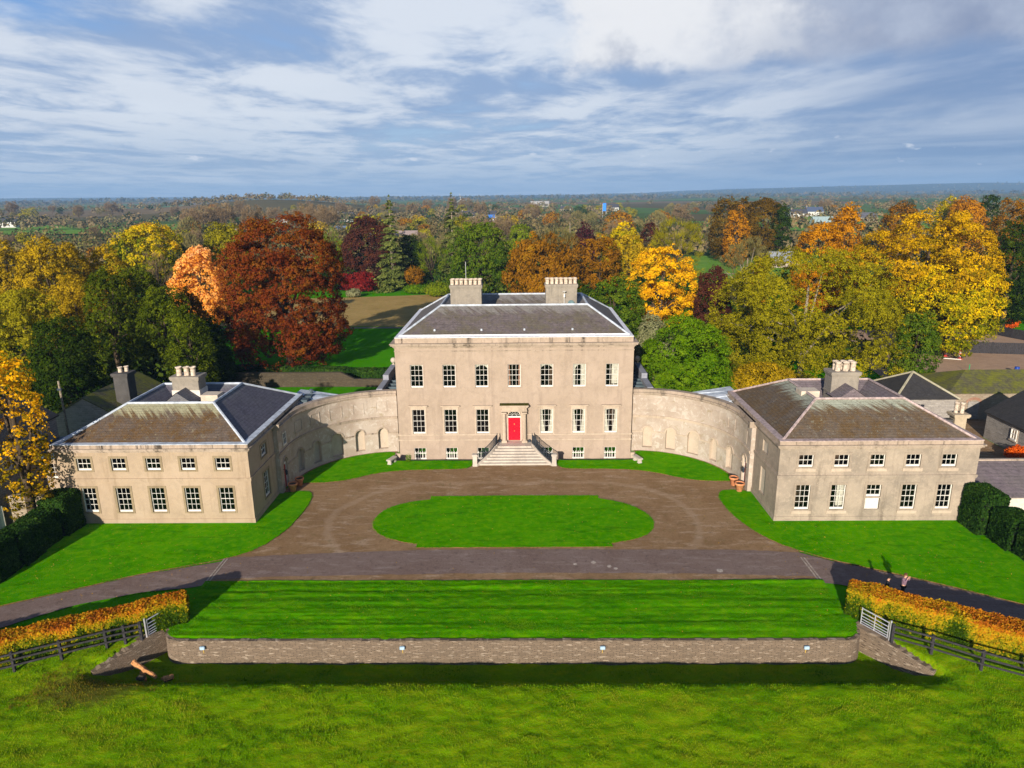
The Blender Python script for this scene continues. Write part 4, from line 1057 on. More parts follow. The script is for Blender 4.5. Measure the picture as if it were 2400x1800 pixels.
# ---------------------------------------------------------------- curved walls with niches
NICH = [(13.4, 20.2), (29.1, 35.6), (44.0, 52.3), (60.8, 67.3), (76.3, 82.7)]
def curved_wall(s, label):
    cx, cy, R = s*11.5, -7.5, 8.25
    t = thing('curved_wall', label, 'garden wall', (s*17.3, -1.7, 0))
    # path parameter: negative u = straight run in front of the arc, degrees on the arc
    def pt(u, r, z):
        if u < 0: return (s*(11.5+R+r), -7.5+u, z)
        a = R_(u); return (cx+s*(R+r)*math.cos(a), cy+(R+r)*math.sin(a), z)
    top, bot = 6.0, -.1
    us = [-1.95]
    door = (-1.22, -.18); dn = 10
    us += [door[0]+(door[1]-door[0])*i/dn for i in range(dn+1)]+[0]
    marks = {}
    last = 0
    for a, b in NICH:
        k = max(1, int((a-last)/2.5)); us += [last+(a-last)*i/k for i in range(1, k)]
        us += [a+(b-a)*i/10 for i in range(11)]; last = b
    k = 4; us += [last+(90-last)*i/k for i in range(1, k+1)]
    us = sorted(set(round(u, 4) for u in us))
    wall, nich = MB(), MB()
    def feature(u):
        if door[0] < u < door[1]:
            c = (door[0]+door[1])/2; h = (door[1]-door[0])/2; return 'door', lambda v: (0.0, 2.35+math.sqrt(max(0, h*h-(v-c)**2))), .30
        for i, (a, b) in enumerate(NICH):
            if a < u < b:
                c = (a+b)/2; h = (b-a)/2; hr = R*R_(h)
                return 'niche', lambda v: (.34, (2.02 if i != 2 else 2.06)+hr*math.sqrt(max(0, 1-((v-c)/h)**2))), .38 if i != 2 else .30
        return None
    for a, b in zip(us[:-1], us[1:]):
        f = feature((a+b)/2)
        q = lambda m, u0, u1, r, z00, z01, z10, z11: m.quad(pt(u0, r, z00), pt(u1, r, z10), pt(u1, r, z11), pt(u0, r, z01))
        if f is None: q(wall, a, b, 0, bot, top, bot, top); continue
        kind, h, d = f
        (s0, t0), (s1, t1) = h(a), h(b)
        q(wall, a, b, 0, t0, top, t1, top)
        if kind == 'niche': q(wall, a, b, 0, bot, s0, bot, s1); nich.quad(pt(a, 0, s0), pt(b, 0, s1), pt(b, d, s1), pt(a, d, s0))
        q(nich, a, b, d, s0 if kind == 'niche' else bot, t0, s1 if kind == 'niche' else bot, t1)
        nich.quad(pt(a, 0, t0), pt(b, 0, t1), pt(b, d, t1), pt(a, d, t0))
    for a, b in NICH+[door]:
        d = .38
        for e in (a, b):
            hz = 2.03 if (a, b) != door else 2.36
            nich.quad(pt(e, 0, .34 if a > 0 else bot), pt(e, 0, hz), pt(e, d, hz), pt(e, d, .34 if a > 0 else bot))
    # back face and flat top
    for a, b in zip(us[:-1], us[1:]):
        wall.quad(pt(a, .55, bot), pt(a, .55, top), pt(b, .55, top), pt(b, .55, bot)); wall.quad(pt(a, 0, top), pt(b, 0, top), pt(b, .55, top), pt(a, .55, top))
    # return face towards the wing corner
    wall.quad((s*20.12, -9.45, bot), (s*(19.75), -9.45, bot), (s*19.75, -9.45, top), (s*20.12, -9.45, top))
    wall.build('wall', M_CURVE, t)
    nich.build('niche', M_NICHE, t)
    # sunk panels above the niches
    pm = MB()
    for a, b in NICH:
        n = 6
        for i in range(n):
            u0, u1 = a+(b-a)*i/n, a+(b-a)*(i+1)/n
            for z0, z1 in ((4.10, 4.18), (5.14, 5.22)):
                pm.quad(pt(u0, -.045, z0), pt(u1, -.045, z0), pt(u1, -.045, z1), pt(u0, -.045, z1)); pm.quad(pt(u0, 0, z1), pt(u1, 0, z1), pt(u1, -.045, z1), pt(u0, -.045, z1)); pm.quad(pt(u0, 0, z0), pt(u1, 0, z0), pt(u1, -.045, z0), pt(u0, -.045, z0))
        w = .55
        for e0, e1 in ((a-w, a), (b, b+w)):
            pm.quad(pt(e0, -.045, 4.10), pt(e1, -.045, 4.10), pt(e1, -.045, 5.22), pt(e0, -.045, 5.22)); 
            for e in (e0, e1): pm.quad(pt(e, -.045, 4.10), pt(e, .0, 4.10), pt(e, .0, 5.22), pt(e, -.045, 5.22))
    pm.build('panel', M_CURVE, t)
    # mouldings: string courses, impost band that arches over the niches, cornice and coping
    mo = MB()
    def band(u_list, z0, z1, p, zf=None):
        for a, b in zip(u_list[:-1], u_list[1:]):
            A0, A1 = (z0, z1) if zf is None else zf(a); B0, B1 = (z0, z1) if zf is None else zf(b)
            o = [(pt(a, .02, A0), pt(a, -p, A0), pt(a, -p, A1), pt(a, .02, A1)), (pt(b, .02, B0), pt(b, -p, B0), pt(b, -p, B1), pt(b, .02, B1))]
            mo.loft(o, True)
    full = [u for u in us]
    band(full, 3.42, 3.55, .05); band(full, 3.55, 3.66, .09)
    gaps = [0.0]+[v for ab in NICH for v in ab]+[90.0]
    for a, b in zip(gaps[::2], gaps[1::2]):
        k = max(2, int((b-a)/2)); band([a+(b-a)*i/k for i in range(k+1)], 1.92, 2.05, .055)
    for a, b in NICH+[door]:
        c, h = (a+b)/2, (b-a)/2
        hr = R*R_(h) if a > 0 else h
        base = 2.02 if a > 0 else 2.36
        P0 = [];
        n = 14
        for i in range(n):
            t0, t1 = math.pi*i/n, math.pi*(i+1)/n
            g = lambda th, rr: (c-h*math.cos(th)*rr/hr, base+rr*math.sin(th))
            q0, q1, q2, q3 = g(t0, hr), g(t1, hr), g(t1, hr+.13), g(t0, hr+.13)
            mo.quad(pt(q0[0], -.06, q0[1]), pt(q1[0], -.06, q1[1]), pt(q2[0], -.06, q2[1]), pt(q3[0], -.06, q3[1]))
            mo.quad(pt(q3[0], -.06, q3[1]), pt(q2[0], -.06, q2[1]), pt(q2[0], .0, q2[1]), pt(q3[0], .0, q3[1]))
            mo.quad(pt(q0[0], -.06, q0[1]), pt(q1[0], -.06, q1[1]), pt(q1[0], .0, q1[1]), pt(q0[0], .0, q0[1]))
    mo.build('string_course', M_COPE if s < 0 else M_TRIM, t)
    mo = MB()
    def cop(r0, r1, z0, z1):
        for a, b in zip(full[:-1], full[1:]): mo.loft([[pt(a, r0, z0), pt(a, r1, z0), pt(a, r1, z1), pt(a, r0, z1)], [pt(b, r0, z0), pt(b, r1, z0), pt(b, r1, z1), pt(b, r0, z1)]], True)
    cop(-.08, .55, 5.72, 5.84); cop(-.20, .55, 5.84, 5.98); cop(-.05, .58, 5.985, 6.26)
    mo.box(*sorted((s*19.5, s*20.35)), -9.6, -9.35, 5.74, 6.26)
    mo.build('coping', M_COPE, t)
    # small upper window in the straight run, door with fanlight
    S = Fac((s*19.75, -9.45), (0, 1), (-s, 0))
    u = 1.05
    mb = MB(); mb.fbox(S, u, u+.8, -.02, .02, 3.95, 5.05)
    if s > 0: mb.build('blind_window', M_NICHE, t)
    else:
        mb.build('window_recess', M_SOIL, t)
        window(t, S, u, u+.8, 3.95, 5.05, rows=2, rev=-.05, surround=(.12, .045, M_TRIM))
    d = MB(); c = (door[0]+door[1])/2
    D = Fac((s*20.0, -7.5), (0, 1), (-s, 0))
    d.fbox(D, door[0]+.10, door[1]-.10, -.02, .05, .02, 2.15)
    for z0, z1 in ((.2, .95), (1.1, 2.0)): d.fbox(D, door[0]+.2, door[1]-.2, .05, .07, z0, z1)
    dd = d.build('door', M_REDD, t)
    d = MB(); d.fbox(D, door[0], door[0]+.09, -.02, .08, 0, 2.3); d.fbox(D, door[1]-.09, door[1], -.02, .08, 0, 2.3); d.fbox(D, door[0], door[1], -.02, .09, 2.16, 2.32)
    for i in range(1, 6):
        a = math.pi*i/6; d.bar(D.p(c, .05, 2.36), D.p(c+.48*math.cos(a), .05, 2.36+.48*math.sin(a)), .03, .03)
    d.build('door_frame', M_WHITE, t)
    # lead roof of the passage behind
    mb = MB()
    arc = [pt(a, .60, 5.93) for a in np.linspace(0, 60, 14)]
    out = [(s*20.05, -1.25, 6.2), (s*20.05, -7.5, 6.15)]
    far = [(s*16.0, 1.0, 5.9), (s*20.6, 1.3, 6.25)]
    pts = arc+[(s*20.9, 1.2, 6.35), (s*20.9, -1.1, 6.4), (s*20.05, -1.2, 6.3), (s*20.05, -7.6, 6.1)]
    mb.poly(pts)
    mb.poly([(p[0], p[1], -.05) for p in reversed(pts)])
    mb.loft([[(p[0], p[1], -.05) for p in pts], pts])
    pr = mb.build('passage_roof', M_LEAD, t)
    mb = MB()
    for k in range(5):
        y = -6.2+1.5*k; x0 = 11.5+math.sqrt(max(.1, 8.9**2-(y+7.5)**2)) if y < 1.2 else 18
        mb.tube([(s*x0, y, 6.0), (s*20.0, y, 6.24)], .05, 5)
    if s < 0:
        mb.lathe([(.14, 0), (.14, .3), (.22, .3), (.22, .38), (.05, .45)], (s*19.6, .2, 6.2), 10)
        for y in (-2.6, -1.3): mb.box(*sorted((s*19.2, s*20.0)), y, y+.9, 6.16, 6.34)
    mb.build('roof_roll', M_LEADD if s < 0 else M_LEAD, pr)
curved_wall(-1, 'curved niched wall half in shadow, between the main house and the cream wing')
curved_wall(1, 'curved niched wall in full sun, between the main house and the grey streaked wing')

# low flat roofed blocks behind the curved walls, beside the main house
def side_block(s, label):
    t = thing('side_block', label, 'annexe', (s*12.4, 5, 0))
    x0, x1 = sorted((s*11.32, s*13.3)); mb = MB(); mb.box(x0, x1, 1.2, 9.5, 0, 5.75); mb.build('wall', M_MAIN, t)
    mb = MB(); mb.quad((x0, 1.2, 5.78), (x1, 1.2, 5.78), (x1, 9.5, 6.1), (x0, 9.5, 6.1))
    for k in range(7): y = 1.8+k*1.15; mb.box(x0, x1-.0, y, y+.14, 5.78, 5.98+k*.04)
    mb.build('roof', M_LEADD, t)
    mb = MB(); a, b = sorted((s*12.9, s*13.5))
    mb.bbox(a, b, 1.1, 4.6, 5.6, 6.35, .03); mb.bbox(a, b, 4.6, 9.6, 5.6, 6.85, .03); mb.build('parapet', stucco('slate blue coping', (.25, .26, .30), (.19, .20, .24), (.1, .1, .12), .5, .2), t)
    mb = MB(); c = (s*13.2, 9.2, 6.85)
    mb.lathe([(.16, 0), (.16, .06), (.09, .10), (.09, .16), (.2, .24), (.29, .36), (.31, .50), (.27, .64), (.16, .74), (.03, .78)], c, 16); mb.build('ball_finial', M_STONE, t, True)
side_block(-1, 'low leaded block with a ball finial beside the main house, behind the shadowed curved wall')
side_block(1, 'low leaded block with a ball finial beside the main house, behind the sunlit curved wall')
# ---------------------------------------------------------------- sunk wall in front of the terrace
def haha():
    t = thing('sunk_wall', 'long low drystone wall holding up the terrace lawn, rounded at both ends', 'retaining wall', (0, -30, -1.4))
    P = [(-20.32, -27.6), (-20.30, -28.6)]+[(-19.0-1.3*math.cos(R_(a)), -28.7-1.3*math.sin(R_(a))) for a in range(10, 90, 10)]
    P += [(-19+i, -30.0) for i in range(0, 39)]+[(19.0+1.3*math.sin(R_(a)), -28.7-1.3*math.cos(R_(a))) for a in range(10, 90, 10)]+[(20.30, -28.6), (20.32, -27.6)]
    r = random.Random(3)
    def off(i, d):
        a, b = P[max(i-1, 0)], P[min(i+1, len(P)-1)]; L = math.hypot(b[0]-a[0], b[1]-a[1]); return (P[i][0]-(b[1]-a[1])/L*d, P[i][1]+(b[0]-a[0])/L*d)
    mb = MB(); rings = []
    for i, p in enumerate(P):
        b = off(i, .5); f = off(i, -.05)
        rings.append([(f[0], f[1], -2.0), (p[0], p[1], -.07), (b[0], b[1], -.07), (b[0], b[1], -2.0)])
    mb.loft(rings, True); mb.build('wall', M_HAHA, t)
    mb = MB()      # rough coping stones
    Q = resample(P, .42, 0, 5, False)+[P[-1]]
    for a, b in zip(Q[:-1], Q[1:]):
        L = math.hypot(b[0]-a[0], b[1]-a[1]); nx, ny = -(b[1]-a[1])/L, (b[0]-a[0])/L
        h = r.uniform(.0, .045); e = r.uniform(-.03, .02); g = .012
        a2 = (a[0]+(b[0]-a[0])*g, a[1]+(b[1]-a[1])*g); b2 = (b[0]-(b[0]-a[0])*g, b[1]-(b[1]-a[1])*g)
        mb.loft([[(q[0]+nx*e, q[1]+ny*e, z) for q in (a2, b2)]+[(q[0]+nx*.20, q[1]+ny*.20, z) for q in (b2, a2)] for z in (-.066, -.01+h)], True)
    mb.build('coping', M_HAHA, t)
haha()
def wing_wall(s, label):
    A, B = (20.28, -28.3), (22.95, -32.05)
    t = thing('field_wall', label, 'retaining wall', (s*21.7, -30.2, -1))
    d = ((B[0]-A[0]), (B[1]-A[1])); L = math.hypot(*d); nx, ny = -d[1]/L, d[0]/L     # towards the outside
    mb = MB(); rings = []; n = 10; r = random.Random(9)
    for i in range(n+1):
        f = i/n; x, y = A[0]+d[0]*f, A[1]+d[1]*f; zt = -.04-.42*max(0, f-.35)/.65+r.uniform(-.02, .02)
        rings.append([(s*(x-nx*.20), y-ny*.20, -2), (s*(x-nx*.17), y-ny*.17, zt), (s*(x+nx*.42), y+ny*.42, zt+.01), (s*(x+nx*.42), y+ny*.42, -2)])
    mb.loft(rings, True); mb.build('wall', M_HAHA, t)
wing_wall(-1, 'short sloping stone wall running out into the field above the split logs')
wing_wall(1, 'short sloping stone wall running out into the field below the yellow and orange hedge')
wl0 = None
for k, x in enumerate((-17.66, -6.16, 5.27, 16.8)):
    if wl0 is None:
        wl0 = thing('wall_floodlight', 'x', 'floodlight', (x, -30.0, -.36))
        mb = MB(); mb.bbox(x-.15, x+.15, -30.2, -30.08, -.46, -.27, .03); mb.bar((x, -30.09, -.37), (x, -29.95, -.37), .07, .08); mb.build('housing', plain('pale blue enamel', (.24, .34, .43), .4), wl0)
        mb = MB(); mb.quad((x-.12, -30.205, -.44), (x+.12, -30.205, -.44), (x+.12, -30.205, -.29), (x-.12, -30.205, -.29)); mb.build('lens', plain('frosted lens', (.32, .44, .54), .2), wl0)
        mb = MB(); mb.bar((x, -30.05, -.48), (x, -30.02, -.80), .03, .03); mb.build('cable', plain('yellow cable', (.55, .36, .06), .6), wl0)
        f = wl0
    else: f = copy_tree(wl0, (x, -30.0, -.36))
    f['group'] = 'floodlights along the sunk wall'
    f['label'] = ['small pale floodlight on the sunk wall near the split logs', 'small pale floodlight on the sunk wall, second from the logs', 'small pale floodlight on the sunk wall, third from the logs', 'small pale floodlight on the sunk wall nearest the yellow hedge end'][k]

# split logs lying in the ditch, a boulder and a red stone
def log(p0, p1, r, label, seed):
    t = thing('split_log', label, 'log', tuple((Vector(p0)+Vector(p1))/2), 'split logs in the ditch')
    rr = random.Random(seed); mb = MB(); n = 9; a, b = Vector(p0), Vector(p1)
    d = (b-a).normalized(); u = d.cross(Vector((0, 0, 1))).normalized(); v = d.cross(u)
    rings = []
    for i in range(8):
        f = i/7; c = a.lerp(b, f)+u*rr.uniform(-.03, .03)
        rings.append([c+(u*math.cos(2*math.pi*k/n)+v*math.sin(2*math.pi*k/n))*r*rr.uniform(.75, 1.1)*(1-.25*f) for k in range(n)])
    mb.loft(rings, True); mb.build('timber', M_WOOD, t)
    mb = MB(); mb.loft([[q*1.02+(rings[k][0]*0) if False else q+Vector((0, 0, -.02)) for q in rings[k]][:5] for k in range(7)], False, False); mb.build('bark', M_BARKD, t)
def fz(x, y): return float(field_z(np.array([[x]]), np.array([[y]]))[0, 0])
def gl(x, y, dz): return (x, y, fz(x, y)+dz)
log(gl(-21.5, -30.6, .50), gl(-19.5, -32.0, .36), .16, 'long split log lying aslant at the end of the sunk wall', 1)
log(gl(-20.9, -30.9, .1), gl(-20.3, -31.6, .08), .10, 'thin short log under the long split log', 2)
log(gl(-19.1, -31.95, .25), gl(-18.65, -31.7, .34), .18, 'stumpy log with its pale end showing, beside the rounded end of the sunk wall', 3)
log(gl(-19.5, -31.45, .06), gl(-19.3, -31.15, .08), .09, 'small broken piece of log between the long log and the stumpy one', 4)
def rock(name, label, c, r, mat, seed, sq=(1, 1, .6)):
    bm = bmesh.new(); bmesh.ops.create_icosphere(bm, subdivisions=3, radius=1)
    rr = np.random.RandomState(seed); off = rr.rand(3)*10
    for v in bm.verts:
        k = 1+.35*(vnoise(np.array([v.co.x*1.6+off[0]+5]), np.array([v.co.y*1.6+v.co.z*1.3+off[1]+5]), seed)[0]-.5)
        v.co = Vector((v.co.x*r*sq[0]*k, v.co.y*r*sq[1]*k, v.co.z*r*sq[2]*k))+Vector(c)
    me = bpy.data.meshes.new(name); bm.to_mesh(me); bm.free(); me.materials.append(mat)
    tag(link(bpy.data.objects.new(name, me)), label, 'rock')
rock('boulder', 'grey boulder in the ditch just below the split logs', (-20.3, -32.0, -.9), .24, M_SHADESTONE, 3)
rock('stone_block', 'reddish flat stone lying in the field by the post and rail fence', (26.2, -33.2, -.42), .34, plain('red sandstone', (.30, .14, .09), .9, 0, .3, 4), 5, (1.1, .7, .3))

# ---------------------------------------------------------------- gates and post and rail fences
def gate(a, b, h, label):
    t = thing('field_gate', label, 'gate', (a[0], a[1], a[2]))
    a, b = Vector(a), Vector(b); mb = MB()
    for k, z in enumerate((.08, .22, .38, .56, .78, h)):
        mb.tube([a+Vector((0, 0, z)), b+Vector((0, 0, z))], .026 if k < 5 else .034, 6)
    for f in (0, .5, 1): p = a.lerp(b, f); mb.tube([p+Vector((0, 0, .05)), p+Vector((0, 0, h+(.02 if f == .5 else .06)))], .03, 6)
    mb.build('gate_leaf', M_GALV, t)
    p = a+(a-b).normalized()*.12; mb = MB(); mb.tube([p+Vector((0, 0, -.3)), p+Vector((0, 0, h+.18))], .05, 8); mb.build('gate_post', M_GALV, t)
gate((-21.05, -29.45, -.05), (-20.25, -28.0, 0), 1.05, 'short silver tubular gate at the end of the orange topped hedge near the logs')
gate((21.45, -29.75, -.08), (20.55, -28.45, 0), 1.05, 'short silver tubular gate in front of the yellow end of the hedge')
def rail_fence(P, label, group=None):
    t = thing('rail_fence', label, 'fence', P[0], group)
    for p in P:
        mb = MB(); mb.bbox(p[0]-.075, p[0]+.075, p[1]-.075, p[1]+.075, p[2]-.3, p[2]+1.22, .015); mb.build('post', M_BLACKWOOD, t)
    for z in (.42, .78, 1.12):
        mb = MB()
        for a, b in zip(P[:-1], P[1:]): mb.bar((a[0], a[1]-.09, a[2]+z), (b[0], b[1]-.09, b[2]+z), .04, .10)
        mb.build('rail', M_BLACKWOOD, t)
rail_fence([(x, y, fz(x, y) if abs(x) > 23.5 else -.12) for x, y in ((-21.3, -29.75), (-22.05, -30.1), (-22.9, -30.5), (-24.9, -31.45), (-26.9, -32.4), (-28.9, -33.35), (-30.9, -34.3), (-33, -35.3), (-35, -36.2))], 'black post and rail fence in front of the orange topped hedge near the logs')
rail_fence([(x, y, fz(x, y) if abs(x) > 24 else -.14) for x, y in ((21.55, -30.05), (23.2, -31.05), (25.2, -32.25), (27.15, -33.35), (29.1, -34.5), (31.1, -35.6), (33, -36.7), (35, -37.8))], 'black post and rail fence in front of the broad yellow and orange hedge')

# ---------------------------------------------------------------- hedges (leaf by leaf over a twiggy core)
def leaf_quads(P, N, size, r, elong=1.3, flat=.55):
    """quads at P roughly facing N"""
    n = len(P)
    N = N+r.normal(0, flat, (n, 3)); N /= np.linalg.norm(N, axis=1, keepdims=True)+1e-9
    h = r.normal(0, 1, (n, 3)); A = np.cross(N, h); A /= np.linalg.norm(A, axis=1, keepdims=True)+1e-9
    B = np.cross(N, A)
    s = np.broadcast_to(size, n)*r.uniform(.65, 1.35, n)
    A = A*(s*.5*elong)[:, None]; B = B*(s*.5)[:, None]
    bend = N*(s*.12)[:, None]
    V = np.stack([P-A, P-B*.9+bend*0, P+A*1.0, P+B*.9], 1)
    return V.reshape(-1, 3), np.arange(4*n).reshape(n, 4)
def hedge(path, wid, hgt, name, label, mat, seed, dens=900, size=.10, z0=0.0, topmat_split=True, batter=.12, cat='hedge', core=(.03, .03, .012), group=None, tfun=None):
    """path: list of (x, y) along the middle; rounded box section"""
    t = thing(name, label, cat, (path[0][0], path[0][1], z0), group)
    r = np.random.RandomState(seed)
    P = np.array(resample(path, .25, 0, seed, False)+[path[-1]], float)
    T = np.gradient(P, axis=0); T /= np.linalg.norm(T, axis=1, keepdims=True)
    Nn = np.stack([T[:, 1], -T[:, 0]], 1)
    # section: angle-less polyline (w, z, nw, nz)
    wid_f = wid if callable(wid) else (lambda f: wid)
    sec = []
    for q in np.linspace(0, 1, 40):
        per = q*(2*hgt+1.0)
        sec.append(q)
    L = np.sum(np.linalg.norm(np.diff(P, axis=0), axis=1))
    W = wid_f(.5)
    n = int(dens*(L*(2*hgt+W)+2*W*hgt))
    f = r.rand(n)*(len(P)-1); i = f.astype(int).clip(0, len(P)-2); g = (f-i)[:, None]
    C = P[i]*(1-g)+P[i+1]*g; NN = Nn[i]; TT = T[i]
    u = r.rand(n)*(2*hgt+W)
    ww = np.array([wid_f(v/(len(P)-1)) for v in f]) if callable(wid) else np.full(n, W)
    top = (u > hgt) & (u < hgt+W); left = u <= hgt
    off = np.where(top, (u-hgt)/W-.5, np.where(left, -.5, .5))*ww
    z = np.where(top, hgt, np.where(left, u, u-hgt-W))
    nrm = np.where(top[:, None], np.array([0, 0, 1.0]), np.concatenate([NN*np.where(left, -1, 1)[:, None], np.full((n, 1), .15)], 1))
    # ends
    ne = int(dens*W*hgt); 
    eC = np.where((r.rand(ne) < .5)[:, None], P[0], P[-1]); isl = np.all(eC == P[0], axis=1)
    eT = np.where(isl[:, None], -T[0], T[-1]); eN = np.where(isl[:, None], Nn[0], Nn[-1])
    C = np.concatenate([C, eC+eT*.02]); off = np.concatenate([off, (r.rand(ne)-.5)*W]); z = np.concatenate([z, r.rand(ne)*hgt]); NN = np.concatenate([NN, eN])
    nrm = np.concatenate([nrm, np.concatenate([eT, np.full((ne, 1), .15)], 1)])
    off = off*(1-batter*z/hgt)
    # soft shoulders
    sh = np.clip((np.abs(off)/(W/2)-.55)/.45, 0, 1)
    z = np.where(z > hgt*.8, z-sh**2*.16*hgt*.5, z)
    lump = (fbm(C[:, 0]*1.3+7, C[:, 1]*1.3+z*1.7, seed, 3)-.5)*.34
    pos = np.stack([C[:, 0]+NN[:, 0]*off, C[:, 1]+NN[:, 1]*off, z0+z], 1)+nrm*lump[:, None]+r.normal(0, .03, (len(z), 3))
    if tfun: tint = tfun(pos, z/hgt, r)
    else: tint = np.clip(.5+r.normal(0, .18, len(z))+(fbm(C[:, 0]*.7, C[:, 1]*.7+z, seed+4, 3)-.5)*.8, 0, 1)
    V, Q = leaf_quads(pos, nrm, size, r)
    np_mesh('foliage', V, Q, mat, t, tint)
    mb = MB(); rings = []
    for p, nn_ in zip(P[::2], Nn[::2]):
        w = W*.35
        rings.append([(p[0]-nn_[0]*w, p[1]-nn_[1]*w, z0-.2), (p[0]-nn_[0]*w*.85, p[1]-nn_[1]*w*.85, z0+hgt*.80), (p[0]+nn_[0]*w*.85, p[1]+nn_[1]*w*.85, z0+hgt*.80), (p[0]+nn_[0]*w, p[1]+nn_[1]*w, z0-.2)])
    p, nn_, w = P[-1], Nn[-1], W*.35
    rings.append([(p[0]-nn_[0]*w, p[1]-nn_[1]*w, z0-.2), (p[0]-nn_[0]*w*.85, p[1]-nn_[1]*w*.85, z0+hgt*.80), (p[0]+nn_[0]*w*.85, p[1]+nn_[1]*w*.85, z0+hgt*.80), (p[0]+nn_[0]*w, p[1]+nn_[1]*w, z0-.2)])
    mb.loft(rings, True); mb.build('branches', plain('hedge twigs', core, .95, 0, .5, 6), t)
    return t
M_BEECH = foliage('beech hedge leaves', [(.025, .055, .003), (.075, .125, .004), (.32, .26, .008), (.50, .29, .010), (.50, .18, .010), (.34, .09, .010)], .3)
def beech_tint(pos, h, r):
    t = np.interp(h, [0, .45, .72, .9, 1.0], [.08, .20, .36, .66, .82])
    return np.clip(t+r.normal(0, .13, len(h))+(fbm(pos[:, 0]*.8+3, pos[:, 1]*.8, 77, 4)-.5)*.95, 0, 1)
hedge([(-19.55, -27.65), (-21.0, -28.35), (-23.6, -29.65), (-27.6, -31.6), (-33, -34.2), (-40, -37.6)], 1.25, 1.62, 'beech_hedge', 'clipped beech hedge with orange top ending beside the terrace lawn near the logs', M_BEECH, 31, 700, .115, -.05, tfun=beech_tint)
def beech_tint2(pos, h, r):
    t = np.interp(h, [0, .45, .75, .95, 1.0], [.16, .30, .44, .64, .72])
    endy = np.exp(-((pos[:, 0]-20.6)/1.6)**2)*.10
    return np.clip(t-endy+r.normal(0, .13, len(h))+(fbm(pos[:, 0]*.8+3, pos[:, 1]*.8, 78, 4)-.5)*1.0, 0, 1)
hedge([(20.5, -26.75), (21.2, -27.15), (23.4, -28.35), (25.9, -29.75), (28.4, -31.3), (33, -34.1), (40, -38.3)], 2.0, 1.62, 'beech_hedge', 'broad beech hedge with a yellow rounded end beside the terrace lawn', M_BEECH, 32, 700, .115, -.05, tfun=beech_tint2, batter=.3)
M_YEW = foliage('yew leaves', [(.006, .017, .004), (.012, .036, .006), (.028, .065, .009), (.055, .095, .012)], .1)
YEWL = [((-34.45, -16.15), 2.1, 2.0, 2.95, 'tall clipped yew block against the cream wing, nearest its corner'), ((-34.75, -18.4), 2.0, 1.9, 2.3, 'squat clipped yew just in front of the tall one by the cream wing'), ((-34.7, -20.6), 2.2, 2.0, 2.35, 'middle clipped yew of the dark row beside the lawn of the cream wing'), ((-34.9, -22.9), 2.2, 2.1, 2.5, 'clipped yew nearest the road in the dark row by the cream wing')]
YEWR = [((35.0, -16.4), 2.0, 2.2, 3.2, 'tallest clipped yew, against the corner of the grey streaked wing'), ((35.55, -18.9), 2.0, 2.0, 2.45, 'lower clipped yew next to the tallest one by the grey streaked wing'), ((35.9, -21.2), 2.0, 1.9, 2.4, 'clipped yew third from the grey streaked wing'), ((36.3, -23.5), 2.0, 2.0, 2.4, 'clipped yew nearest the road on the side of the grey streaked wing')]
for k, (c, wx, wy, h, lb) in enumerate(YEWL+YEWR):
    hedge([(c[0], c[1]-wy/2), (c[0], c[1]), (c[0], c[1]+wy/2)], wx, h, 'yew_block', lb, M_YEW, 60+k, 420, .13, 0, batter=.10, core=(.008, .014, .006), group='clipped yews beside the wings')
hedge([(-42, 32.0), (-30, 30.3), (-16.5, 28.8)], 1.6, 1.5, 'garden_hedge', 'dark clipped hedge across the garden behind the shadowed curved wall', M_YEW, 71, 130, .22, 0)

# ---------------------------------------------------------------- small things in the court
def bench(x, y, label, rot):
    t = thing('stone_bench', label, 'bench', (x, y, 0), 'stone benches beside the main house')
    t.rotation_euler = (0, 0, rot)
    mb = MB(); mb.bbox(x-.62, x+.62, y-.24, y+.24, .42, .55, .03); mb.build('seat', M_STEP, t)
    for d in (-.38, .38):
        mb = MB(); mb.bbox(x+d-.12, x+d+.12, y-.18, y+.18, 0, .42, .03); mb.bbox(x+d-.16, x+d+.16, y-.2, y+.2, 0.0, .12, .02); mb.build('leg', M_STEP, t)
bench(-11.65, -2.5, 'pale stone bench on the grass at the main house corner by the shadowed curved wall', R_(68))
bench(11.6, -2.45, 'pale stone bench on the grass at the main house corner by the sunlit curved wall', R_(-68))
def flowerpot(x, y, h, label):
    t = thing('flower_pot', label, 'plant pot', (x, y, 0), 'terracotta pots by the side doors')
    mb = MB(); mb.lathe([(.24*h, 0), (.28*h, .02), (.44*h, .78*h), (.52*h, .80*h), (.53*h, h), (.44*h, h), (.42*h, .86*h), (.02, .84*h)], (x, y, 0), 20); mb.build('pot', M_TERRA, t, True)
    mb = MB(); mb.lathe([(.01, .84*h), (.42*h, .87*h), (.40*h, .90*h), (.01, .91*h)], (x, y, 0), 16); mb.build('soil', M_SOIL, t)
flowerpot(-19.05, -8.95, .78, 'terracotta pot in front of the maroon door in shadow')
flowerpot(-18.85, -7.7, .74, 'terracotta pot just beyond the maroon door in shadow')
flowerpot(19.12, -9.35, .80, 'terracotta pot in front of the maroon door in sun, the nearer of two')
flowerpot(19.02, -8.0, .76, 'terracotta pot beside the grass and the maroon door in sun, the farther of two')
def lantern(s, label):
    x, y = s*19.68, -9.15
    t = thing('wall_lantern', label, 'lantern', (x, y, 1.9)); mb = MB()
    mb.bar((x, y, 2.1), (x-s*.28, y, 2.1), .03, .03); mb.lathe([(.03, 0), (.09, .05), (.13, .36), (.05, .46), (.02, .52)], (x-s*.28, y, 1.62), 6); mb.build('bracket', M_IRON, t)
    mb = MB(); mb.lathe([(.07, .07), (.115, .34)], (x-s*.28, y, 1.625), 6); mb.build('glass', plain('lantern glass', (.25, .38, .42), .15), t)
lantern(-1, 'wall lantern beside the maroon door in shadow'); lantern(1, 'wall lantern beside the maroon door in sun')
